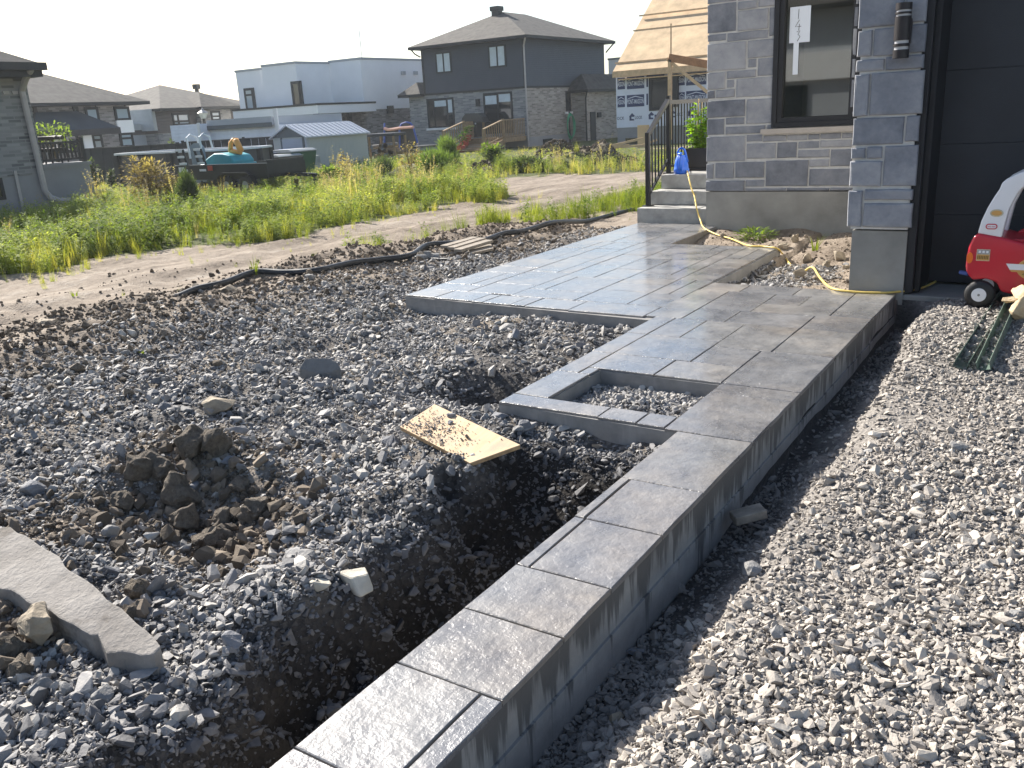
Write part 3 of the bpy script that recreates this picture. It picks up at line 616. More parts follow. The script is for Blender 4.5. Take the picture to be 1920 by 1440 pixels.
# ------------------------------------------------------------------ the stamped concrete walkway
def make_walkway():
    mb = MB(); zt, zb = -0.014, -0.52
    tri = geometry.tessellate_polygon([[Vector((*p, 0)) for p in SLAB], [Vector((*p, 0)) for p in HOLE]])
    allp = SLAB+HOLE
    for t in tri: mb.poly([(*allp[i], zt) for i in t])
    def wall(poly, w=0.09):
        n = len(poly)
        for i in range(n):
            a, b = np.array(poly[i]), np.array(poly[(i+1) % n]); L = np.linalg.norm(b-a); k = max(1, int(L/w))
            for j in range(k):
                p, q = a+(b-a)*j/k, a+(b-a)*(j+1)/k
                mb.poly([(*p, zb), (*q, zb), (*q, zt), (*p, zt)])
    wall(SLAB, 10); wall(HOLE, 10)
    me = mb.mesh('walkway', smooth=False); root = link('walkway', me, M['slab_side'])
    tag(root, 'stamped dark grey concrete walkway stepping from the driveway to the house stairs', None, kind='structure')
    # lower lift of the pour, a little proud of the upper one
    lo = MB(); lo.box(-1.13, .42, -.50, -1.121, 6.95, -.165); lo.build('lower_lift', M['slab_side'], root)
    rects = []
    R = rects.append
    # narrow strip
    for r in ((-1.475, .42, -1.19, 1.167), (-1.19, .42, -1.13, 1.56), (-1.475, 1.167, -1.19, 1.56), (-1.475, 1.56, -1.13, 1.883), (-1.475, 1.883, -1.13, 2.187), (-1.475, 2.187, -1.43, 2.592), (-1.43, 2.187, -1.13, 2.592), (-1.475, 2.592, -1.437, 2.992), (-1.437, 2.592, -1.13, 2.992), (-1.475, 2.992, -1.13, 3.587)): R(r)
    # pad round the hole
    for r in ((-2.5, 3.615, -1.91, 3.77), (-1.91, 3.605, -1.70, 3.768), (-1.70, 3.60, -1.55, 3.766), (-1.55, 3.588, -1.13, 4.2), (-1.55, 4.2, -1.13, 4.36), (-1.55, 4.36, -1.13, 5.06), (-2.5, 3.77, -2.284, 4.24), (-2.505, 4.24, -2.36, 4.69), (-2.36, 4.24, -2.284, 4.366), (-2.36, 4.366, -1.945, 4.69), (-1.945, 4.366, -1.55, 4.69), (-2.36, 4.69, -1.855, 5.19), (-1.855, 4.69, -1.55, 5.06), (-2.51, 4.69, -2.36, 5.2), (-2.515, 5.2, -2.36, 5.69), (-2.36, 5.19, -2.13, 5.69), (-2.13, 5.19, -1.855, 5.69), (-1.855, 5.06, -1.49, 5.69), (-1.49, 5.06, -1.13, 5.68)): R(r)
    for r in ((-2.6, 5.69, -2.32, 6.33), (-2.32, 5.69, -2.01, 6.05), (-2.01, 5.69, -1.49, 6.05), (-1.49, 5.68, -1.13, 6.1), (-2.32, 6.05, -1.945, 6.69), (-1.945, 6.05, -1.40, 6.34), (-1.40, 6.10, -1.13, 6.6), (-1.945, 6.34, -1.68, 6.69), (-1.68, 6.34, -1.40, 6.69), (-1.40, 6.6, -1.13, 6.965), (-2.585, 6.33, -2.32, 6.69), (-2.57, 6.69, -2.24, 6.985), (-2.24, 6.69, -1.825, 6.98), (-1.825, 6.69, -1.40, 6.972)): R(r)
    # terrace: ashlar laid by hand from the joints that read in the photograph, the rest packed between
    for r in ((-4.88, 5.74, -4.555, 6.04), (-4.555, 5.725, -4.157, 6.04), (-4.157, 5.71, -4.043, 6.0), (-4.043, 5.705, -3.77, 6.0), (-3.77, 5.695, -3.63, 6.0), (-3.63, 5.69, -3.23, 6.0), (-3.23, 5.67, -2.6, 6.0)): R(r)
    g = 0.155; x0, y0, nx, ny = -4.885, 6.0, 15, 19; occ = np.zeros((nx, ny), bool); rr = random.Random(11)
    xs = [x0+(-2.585-x0)*i/nx for i in range(nx+1)]; ys = [y0+(8.915-y0)*i/ny for i in range(ny+1)]
    for j in range(ny):
        for i in range(nx):
            if occ[i, j]: continue
            opts = [(2, 4), (2, 3), (3, 2), (2, 5), (3, 4), (2, 2), (4, 2), (1, 3), (1, 4), (3, 3), (1, 2), (2, 1), (1, 1)]; rr.shuffle(opts); opts.sort(key=lambda o: (o[0]*o[1] < 4))
            for w, h in opts:
                if i+w <= nx and j+h <= ny and not occ[i:i+w, j:j+h].any():
                    occ[i:i+w, j:j+h] = True; a, b = ys[j], ys[j+h]
                    if j == 0: a = 6.04 if xs[i] < -4.1 else 6.0
                    if a < b-0.03: R((xs[i], a, xs[i+w], b))
                    
                    break
    for r in ((-4.885, 8.915, -4.48, 9.55), (-4.48, 8.915, -4.1, 9.25), (-4.1, 8.915, -3.76, 9.55), (-4.48, 9.25, -4.1, 9.8), (-4.885, 9.55, -4.48, 10.2), (-4.1, 9.55, -3.76, 10.1), (-4.48, 9.8, -4.1, 10.535), (-4.885, 10.2, -4.48, 10.535), (-4.1, 10.1, -3.76, 10.535)): R(r)
    xb_, yb_ = {-1.13, -1.475}, set()
    for k, (a, b, c, d) in enumerate(rects):
        gap = 0.0033; e = 0.0026; z = RNG.uniform(-0.0012, 0.0012)
        a0, b0, c0, d0 = a+gap, b+gap, c-gap, d-gap
        if abs(c+1.13) < 1e-3: c0 = c+0.004
        if abs(a+1.475) < 1e-3 and d < 3.6: a0 = a-0.004
        nxs, nys = max(2, int((c0-a0)/0.12)), max(2, int((d0-b0)/0.12)); jit = lambda: RNG.uniform(-0.0016, 0.0016)
        ring = [(a0+(c0-a0)*i/nxs, b0+jit()) for i in range(nxs)]+[(c0+jit(), b0+(d0-b0)*i/nys) for i in range(nys)]+[(c0-(c0-a0)*i/nxs, d0+jit()) for i in range(nxs)]+[(a0+jit(), d0-(d0-b0)*i/nys) for i in range(nys)]
        cx, cy = (a0+c0)/2, (b0+d0)/2; m = MB(); n = len(ring)
        def shrink(p, q): return (p[0]+(q if p[0] < a0+q else -q if p[0] > c0-q else 0), p[1]+(q if p[1] < b0+q else -q if p[1] > d0-q else 0))
        r0 = [(*p, -0.02) for p in ring]; r1 = [(*p, -e+z) for p in ring]; r2 = [(*shrink(p, e*1.2), z) for p in ring]
        m.v = r0+r1+r2
        for q in (0, n):
            for i in range(n): j = (i+1) % n; m.f.append((q+i, q+j, q+n+j, q+n+i))
        m.f.append(tuple(range(2*n, 3*n)))
        m.build('paving_panel', M['panel'] if rr.random() < 0.7 else M['panel2'], root)
make_walkway()

# ------------------------------------------------------------------ the house on the right
WY, CY = 10.34, 6.97            # plane of the window wall and of the garage front
def z6(x, y): return 1300+x/3.097, y/3.097
def make_house():
    root = thing('stone_house', 'blue-grey stone house with a black window, garage and bare grey foundation', 'house', (-3.89, WY, 0))
    ox, oy = -3.89, WY
    def B(name, mat, *boxes, bevel=0, parent=root):
        m = MB()
        for b in boxes: m.box(b[0]-ox, b[1]-oy, b[2], b[3]-ox, b[4]-oy, b[5])
        return m.build(name, mat, parent, bevel=bevel)
    wz0, wz1 = 0.425, 6.2
    win = (ony(*z6(478, 735), WY)[0], -2.235, 1.135, 2.98)   # x0, x1, z0, z1
    wx0, wx1, wzA, wzB = win
    # mortar wall with a window hole, hollow behind
    d = 0.22; ww = 0.05
    B('wall', M['mortar'], (-3.885, WY, wz0, wx0-ww, WY+d, wz1), (wx1+ww, WY, wz0, -1.49, WY+d, wz1), (wx0-ww, WY, wz0, wx1+ww, WY+d, wzA-.01), (wx0-ww, WY, wzB+.03, wx1+ww, WY+d, wz1),
      (-3.885, WY+d, wz0, -3.665, 16.0, wz1), (-1.485, CY, 0.475, -1.087, WY, wz1), (-1.10, CY, 2.75, 4.2, CY+.24, wz1), (3.6, CY, 0.0, 4.2, CY+.24, 2.75), (3.98, CY+.24, 0, 4.2, 16, wz1), (-3.665, 15.8, 0, 3.98, 16.0, wz1))
    B('foundation', M['foundation'], (-3.895, WY-.012, -.35, -1.45, WY+.2, 0.415), (-3.895, WY+.2, -.35, -3.7, 16.0, 0.415))
    B('foundation', M['foundation'], (-1.475, CY+.012, -.35, -1.085, WY-.02, 0.462))
    # roof, out of frame
    m = MB(); zr = wz1
    v = [(-4.4, 6.5, zr), (4.7, 6.5, zr), (4.7, 16.5, zr), (-4.4, 16.5, zr), (-.5, 10.5, zr+2.4), (.8, 12.5, zr+2.4)]
    v = [(a-ox, b-oy, c) for a, b, c in v]
    for f in ((0, 1, 5, 4), (1, 2, 5), (2, 3, 4, 5), (3, 0, 4), (0, 3, 2, 1)): m.poly([v[i] for i in f])
    m.build('roof', M['roof'], root)
    # stones
    def stone(plane, x0, y0, x1, y1, top=None, proud=None):
        p, q = ony(*z6(x0, y0), plane), ony(*z6(x1, y1), plane)
        stone_xz(plane, p[0], min(p[2], q[2]), q[0], max(p[2], q[2]), proud)
    queue = []
    def stone_xz(plane, X0, Z0, X1, Z1, proud=None): queue.append([plane, X0, Z0, X1, Z1, proud])
    def settle(gap=.013):
        for _ in range(6):
            for i, a in enumerate(queue):
                for b in queue[i+1:]:
                    if a[0] != b[0]: continue
                    ox_, oz_ = min(a[3], b[3])-max(a[1], b[1])+gap, min(a[4], b[4])-max(a[2], b[2])+gap
                    if ox_ <= 1e-4 or oz_ <= 1e-4: continue
                    if ox_ < oz_:
                        l, r = (a, b) if a[1]+a[3] < b[1]+b[3] else (b, a); l[3] -= ox_/2; r[1] += ox_/2
                    else:
                        l, r = (a, b) if a[2]+a[4] < b[2]+b[4] else (b, a); l[4] -= oz_/2; r[2] += oz_/2
        for q in queue:
            if q[3]-q[1] > .02 and q[4]-q[2] > .012: stone_mesh(*q)
    def stone_mesh(plane, X0, Z0, X1, Z1, proud=None):
        w, h = X1-X0, Z1-Z0; pr = proud or RNG.uniform(.010, .020)
        def edge(n): return RNG.uniform(-.004, .004, n)
        nx, nz = max(2, int(w/.10)), max(2, int(h/.10)); ring = []
        for i in range(nx): ring.append((X0+w*i/nx, Z0+RNG.uniform(-.003, .003)))
        for i in range(nz): ring.append((X1+RNG.uniform(-.003, .003), Z0+h*i/nz))
        for i in range(nx): ring.append((X1-w*i/nx, Z1+RNG.uniform(-.003, .003)))
        for i in range(nz): ring.append((X0+RNG.uniform(-.003, .003), Z1-h*i/nz))
        cx, cz = (X0+X1)/2, (Z0+Z1)/2; n = len(ring); m = MB()
        def lay(ins, y): return [(cx+(px-cx)*(1-2*ins/max(w, .02))-ox, plane-y-oy+RNG.uniform(-.002, .002), cz+(pz-cz)*(1-2*ins/max(h, .02))) for px, pz in ring]
        m.v = lay(0, -.015)+lay(0, pr*.45)+lay(.006, pr*.9)+lay(.018, pr)
        for q in (0, n, 2*n):
            for i in range(n): j = (i+1) % n; m.f.append((q+i, q+j, q+n+j, q+n+i))
        m.f.append(tuple(range(3*n, 4*n))); m.build('stone', M['stone'], root)
    wall_st = [(85,25,248,188),(262,8,372,48),(382,-30,478,32),(85,-70,250,10),(262,-60,372,-5),(262,62,435,168),(448,45,478,205),(85,200,190,232),(200,186,435,224),(83,255,305,408),(320,238,470,326),(320,345,366,388),(378,340,468,435),(82,420,186,516),(198,412,364,448),(198,465,238,506),(252,458,464,553),(82,530,124,570),(135,522,240,562),(80,590,300,676),(312,578,462,713),(80,694,180,780),(192,684,298,720),(190,737,418,772),(430,726,462,748),(78,797,300,933),(312,785,400,820),(312,835,478,918),(490,829,600,914),(612,823,730,858),(740,816,920,852),(610,872,792,912),(800,868,918,963),(78,952,118,1036),(132,947,235,1034),(247,942,412,1030),(425,934,664,1080),(676,928,790,966),(676,982,908,1077),(305,1046,412,1083)]
    for s in wall_st: stone(WY, *s)
    for s in ((408,788,540,818),(548,783,664,812),(668,780,735,808),(738,776,858,803),(864,772,925,799)): stone(WY, *s, proud=.014)
    stone(WY, 76, 1050, 298, 1109, proud=.03)
    for s in ((303,1094,540,1109),(545,1092,790,1107),(797,1090,925,1105)): stone(WY, *s, proud=.018)
    for s in ((938,40,975,150),(930,165,970,322),(925,342,960,448),(920,462,955,622),(915,640,950,722),(945,-60,975,28)): stone(WY, *s)
    # courses above the frame, the same random ashlar
    z = ony(*z6(100, -78), WY)[2]
    while z < 5.9:
        h = RNG.choice([.12, .2, .28]); x = -3.885
        while x < -1.5:
            w = RNG.uniform(.2, .6); x1 = min(x+w, -1.5)
            if not (x1 > wx0-.04 and x < wx1+.04 and z < wzB+.02): stone_xz(WY, x+.008, z+.008, x1-.008, min(z+h, 5.98)-.008)
            x = x1
        z += h
    col = [(970,-45,1222,153),(1238,-50,1352,128),(960,178,1038,325),(1050,165,1245,320),(1256,140,1345,300),(948,350,1108,413),(1124,328,1335,400),(942,435,1018,672),(1034,416,1326,663),(932,686,1222,836),(1236,672,1306,820),(922,860,998,919),(1012,853,1094,917),(1110,846,1290,1078),(915,937,1095,1081),(906,1107,980,1316),(994,1099,1272,1161),(990,1180,1266,1321)]
    for s in col: stone(CY, *s, proud=RNG.uniform(.016, .026))
    z = ony(*z6(1000, -55), CY)[2]
    while z < 2.7:
        stone_xz(CY, -1.48, z+.008, -1.29, z+.19); stone_xz(CY, -1.27, z+.008, -1.09, z+.19); z += .2
    settle()
    # side faces of the pier return round the corner towards the door
    # sill and soldier course, window
    p, q = ony(*z6(400, 758), WY), ony(*z6(925, 766), WY); B('sill', M['sill'], (p[0], WY-.07, 1.062, -2.0, WY+.02, 1.118), bevel=.004)
    def ringbox(m, x0, z0, x1, z1, t, y0, y1):
        m.box(x0-ox, y0-oy, z0, x0+t-ox, y1-oy, z1); m.box(x1-t-ox, y0-oy, z0, x1-ox, y1-oy, z1); m.box(x0+t-ox, y0-oy, z0, x1-t-ox, y1-oy, z0+t); m.box(x0+t-ox, y0-oy, z1-t, x1-t-ox, y1-oy, z1)
    m = MB(); ringbox(m, wx0-.045, wzA-.008, wx1+.045, wzB+.025, .055, WY-.03, WY+.12); ringbox(m, wx0+.0101, wzA+.0471, wx1-.0101, wzB-.03, .052, WY-.012, WY+.10)
    wo = m.build('window', M['black'], root, bevel=.003, seg=1)
    m = MB(); m.box(wx0+.05-ox, WY+.045-oy, wzA+.09, wx1-.05-ox, WY+.055-oy, wzB-.07); m.build('pane', M['clear'], wo)
    # the room behind the glass
    m = MB(); x0, x1, y0, y1, z0, z1 = -3.66, -1.5, WY+.225, WY+3.2, .55, 3.1
    for qd in (((x0,y1,z0),(x1,y1,z0),(x1,y1,z1),(x0,y1,z1)), ((x0,y0,z0),(x0,y1,z0),(x0,y1,z1),(x0,y0,z1)), ((x1,y0,z0),(x1,y1,z0),(x1,y1,z1),(x1,y0,z1)), ((x0,y0,z1),(x1,y0,z1),(x1,y1,z1),(x0,y1,z1))): m.poly([(a-ox, b-oy, c) for a, b, c in qd])
    m.build('room_wall', M['room'], root); m = MB(); m.poly([(a-ox, b-oy, c) for a, b, c in ((x0,y0,z0),(x1,y0,z0),(x1,y1,z0),(x0,y1,z0))]); m.build('room_floor', M['room_floor'], root)
    # garage door in its reveal
    dy = CY+.48; xg = -1.085
    m = MB(); m.box(xg-.002-ox, CY+.03-oy, 0, xg+.06-ox, dy+.1-oy, 2.74); m.box(xg+.06-ox, CY+.10-oy, 0, xg+.10-ox, dy+.1-oy, 2.74); m.box(xg+.1-ox, CY+.10-oy, 2.62, 3.6-ox, dy+.1-oy, 2.74); m.build('garage_jamb', M['black'], root, bevel=.004, seg=1)
    gd = MB(); gd.box(xg+.1-ox, dy+.05-oy, .0, 3.58-ox, dy+.09-oy, 2.62); gdo = gd.build('garage_door', M['garage'], root)
    for k in range(5):
        m = MB(); m.box(xg+.103-ox, dy+.012-oy, .012+k*.52, 3.57-ox, dy+.049-oy, .012+k*.52+.5183); m.build('door_panel', M['garage'], gdo, bevel=.0015, seg=1)
    B('garage_sill', M['foundation'], (xg-.002, CY+.02, -.32, 3.6, CY+.62, -.012), bevel=.012)
    return root
M['roof'] = plain('asphalt_shingle', (0.085, 0.078, 0.07), 0.95, 0.35, 3.0, 0.6, 8)
make_house()

def wall_lamp():
    c = ony(1688, 60, CY-.09); t = thing('wall_lamp', 'dark bronze cylinder wall lamp on the stone pier beside the garage', 'lamp', (c[0]+.012, CY-.085, 0))
    z0, z1 = 1.665, 2.02; r = .053
    def cyl(a, b, rr, nm, mat): m = MB(); m.tube([(0, 0, a), (0, 0, b)], rr, 24); m.build(nm, mat, t, smooth=False)
    for a, b in ((z0, z0+.055), (z0+.115, z1-.085), (z1-.045, z1)): cyl(a, b, r, 'shade', M['lamp'])
    for a, b in ((z0+.075, z0+.095), (z1-.072, z1-.058)): cyl(a, b, r, 'band', M['lamp'])
    cyl(z0+.01, z1-.01, r-.008, 'diffuser', M['lamp_glass'])
    m = MB(); m.box(-.05, .03, 1.76, .05, .088, 1.92); m.build('wall_plate', M['lamp'], t, bevel=.004)
wall_lamp()

def paper_sign():
    # hand-numbered sheet taped inside the window
    y = WY+.035; a, b = ony(1482, 14, y), ony(1518, 78, y)
    x0, x1, z0, z1 = a[0], b[0], b[2], a[2]; t = thing('paper_sign', 'white paper sheet with hand-written house number taped to the window', 'sign', ((x0+x1)/2, y, (z0+z1)/2))
    w, h = x1-x0, z1-z0; m = MB(); m.box(-w/2, -.001, -h/2, w/2, .0, h/2); m.build('sheet', M['sheet_paper'], t)
    def stroke(pts): m = MB(); m.tube([(p[0]*w, -.0035, p[1]*h) for p in pts], .0028, 4); m.build('handwriting', M['ink'], t)
    stroke([(-.07, .43), (-.09, .16)])
    stroke([(-.03, .13), (-.22, -.05), (.06, -.05)]); stroke([(-.02, .02), (-.05, -.16)])
    stroke([(-.14, -.20), (.02, -.17), (-.08, -.27), (.03, -.33), (-.10, -.46)])
    p = ony(1490, 118, y); m = MB(); m.box(-w*.28, 0.0, -h*.5-.33, -w*.02, .003, -h*.5); m.build('backing_strip', M['sheet_paper'], t)
paper_sign()

# ------------------------------------------------------------------ steps and railing
def steps():
    t = thing('concrete_steps', 'grey precast concrete stairs with three risers at the end of the walkway', 'steps', (-4.89, 10.56, 0))
    y = 0
    for k, (z0, z1, dep) in enumerate(((-.3, .184, .38), (.187, .362, .33), (.365, .548, 3.9))):
        m = MB(); xo = -.03+.024*k; m.box(xo, y, z0 if k == 0 else z0, 1.6, y+dep+(.0 if k < 2 else 0), z1); m.build('step', M['step'], t, bevel=.012, seg=2); y += dep-.02
        if k < 2:
            m = MB(); m.box(xo+.03, y+.03, -.3, 1.58, y+3.0, z1-.004); m.build('riser_block', M['step'], t)
steps()
def railing():
    t = thing('stair_railing', 'black metal railing climbing the concrete steps', 'railing', (-4.855, 10.77, 0)); X = 0
    def post(y, z0, z1, s=.055):
        m = MB(); m.box(-s/2, y-s/2, z0+.012, s/2, y+s/2, z1); m.build('post', M['black_metal'], t, bevel=.003, seg=1)
        m = MB(); m.box(-.06, y-.06, z0, .06, y+.06, z0+.012); m.build('base_plate', M['black_metal'], t)
    post(0, .186, 1.12); post(.68, .55, 1.56)
    def rail(a, b, w, h, nm): m = MB(); m.bar(a, b, w, h); m.build(nm, M['black_metal'], t)
    rail((0, .03, 1.10), (0, .655, 1.50), .05, .05, 'handrail'); rail((0, .03, .335), (0, .655, .735), .03, .03, 'bottom_rail')
    rail((0, .71, 1.475), (0, 4.0, 1.475), .05, .055, 'handrail'); rail((0, .71, .64), (0, 4.0, .64), .03, .03, 'bottom_rail')
    for i in range(5):
        f = (i+1)/6; y = .03+.625*f; m = MB(); m.box(-.008, y-.008, .335+.40*f+.01, .008, y+.008, 1.10+.40*f-.02); m.build('baluster', M['black_metal'], t)
    y = .82
    while y < 3.95: m = MB(); m.box(-.008, y-.008, .65, .008, y+.008, 1.45); m.build('baluster', M['black_metal'], t); y += .105
    post(3.97, .55, 1.56)
railing()

# ------------------------------------------------------------------ on the landing
def lathe(prof, n=28):
    m = MB(); m.v = [(r*math.cos(2*PI*k/n), r*math.sin(2*PI*k/n), z) for r, z in prof for k in range(n)]
    for i in range(len(prof)-1):
        for k in range(n): j = (k+1) % n; m.f.append((i*n+k, i*n+j, (i+1)*n+j, (i+1)*n+k))
    return m
def watering_can():
    p = onz(1270, 324, .55); t = thing('watering_can', 'bright blue plastic watering can standing on the top step', 'watering can', (p[0]+.12, p[1]-.15, .549))
    b = lathe([(0, 0), (.088, 0), (.098, .01), (.105, .045), (.104, .06), (.096, .075), (.092, .12), (.084, .17), (.072, .21), (.06, .235), (.058, .24), (.05, .236), (.0, .2)]); b.build('body', M['can_blue'], t, smooth=True)
    m = MB(); m.tube([(-.04, 0, .235), (-.055, 0, .28), (-.03, 0, .325), (.01, 0, .335), (.045, 0, .31), (.062, 0, .25), (.088, 0, .15)], .014, 10); m.build('handle', M['can_blue'], t, smooth=True)
    m = MB(); m.tube([(.02, -.09, .05), (.03, -.125, .13), (.05, -.16, .25)], [.026, .02, .014], 10); m.build('spout', M['can_blue'], t, smooth=True)
    m = MB(); m.tube([(.05, -.158, .245), (.055, -.172, .275)], [.016, .034], 12); m.build('rose', M['can_blue'], t, smooth=True)
watering_can()
M['leaf_pot'] = leaf_mat('potted_leaves', [(0.0, (0.09, 0.18, 0.02)), (0.2, (0.2, 0.32, 0.035)), (0.9, (0.34, 0.44, 0.07))], .55)
M['stem'] = plain('green_stem', (0.12, 0.2, 0.04), 0.7, 0.2)
M['stake'] = plain('bamboo_stake', (0.5, 0.36, 0.16), 0.7, 0.2)
def leaf_quad(m, p, d, up, L, Wd, fold=0.15):
    p, d, up = np.array(p), np.array(d), np.array(up); d = d/np.linalg.norm(d); s = np.cross(d, up); s = s/max(np.linalg.norm(s), 1e-6); u = np.cross(s, d)
    a = p; b = p+d*L*.45+s*Wd*.5+u*fold*L*.3; c = p+d*L-u*L*.12; e = p+d*L*.45-s*Wd*.5+u*fold*L*.3; mid = p+d*L*.5
    m.poly([a, b, c, mid]); m.poly([a, mid, c, e])
def potted_plant():
    p = onz(1308, 318, .55); t = thing('potted_plant', 'leafy green plant tied to stakes in a square dark pot on the landing', 'potted plant', (p[0]+.09, p[1]-.02, .552))
    m = MB(); w0, w1, h = .165, .20, .30
    m.v = [(-w0,-w0,.03),(w0,-w0,.03),(w0,w0,.03),(-w0,w0,.03),(-w1,-w1,h),(w1,-w1,h),(w1,w1,h),(-w1,w1,h),(-w1+.015,-w1+.015,h),(w1-.015,-w1+.015,h),(w1-.015,w1-.015,h),(-w1+.015,w1-.015,h),(-w1+.02,-w1+.02,h-.04),(w1-.02,-w1+.02,h-.04),(w1-.02,w1-.02,h-.04),(-w1+.02,w1-.02,h-.04)]
    for q in (0, 4, 8):
        for i in range(4): j = (i+1) % 4; m.f.append((q+i, q+j, q+4+j, q+4+i))
    m.f += [(3, 2, 1, 0), (12, 13, 14, 15)]; m.build('pot', M['pot'], t, bevel=.004, seg=1)
    m = MB(); m.box(-.19, -.19, 0, .19, .19, .028); m.build('saucer', M['pot'], t, bevel=.006)
    r = random.Random(5); lv = MB(); st = MB()
    for k in range(34):
        bx, by = r.uniform(-.15, .15), r.uniform(-.15, .15); hx, hy = bx+r.uniform(-.16, .16), by+r.uniform(-.16, .16); H = r.uniform(.25, .62)
        pts = [(bx, by, h-.04), (bx*.6+hx*.4, by*.6+hy*.4, h+H*.5), (hx, hy, h+H)]; st.tube(pts, .004, 5)
        for q in range(15):
            f = r.uniform(.1, 1); c = np.array(pts[0])*(1-f)+np.array(pts[2])*f; a = r.uniform(0, 2*PI)
            leaf_quad(lv, c, (math.cos(a), math.sin(a), r.uniform(-.5, .5)), (0, 0, 1), r.uniform(.06, .14), r.uniform(.05, .10))
    lv.build('foliage', M['leaf_pot'], t); st.build('stem', M['stem'], t)
    for sx, sy, H in ((-.12, 0, .95), (.1, .05, 1.0), (0, -.1, .9)): m = MB(); m.tube([(sx, sy, .1), (sx*.6, sy*.6, H)], .005, 6); m.build('stake', M['stake'], t)
potted_plant()
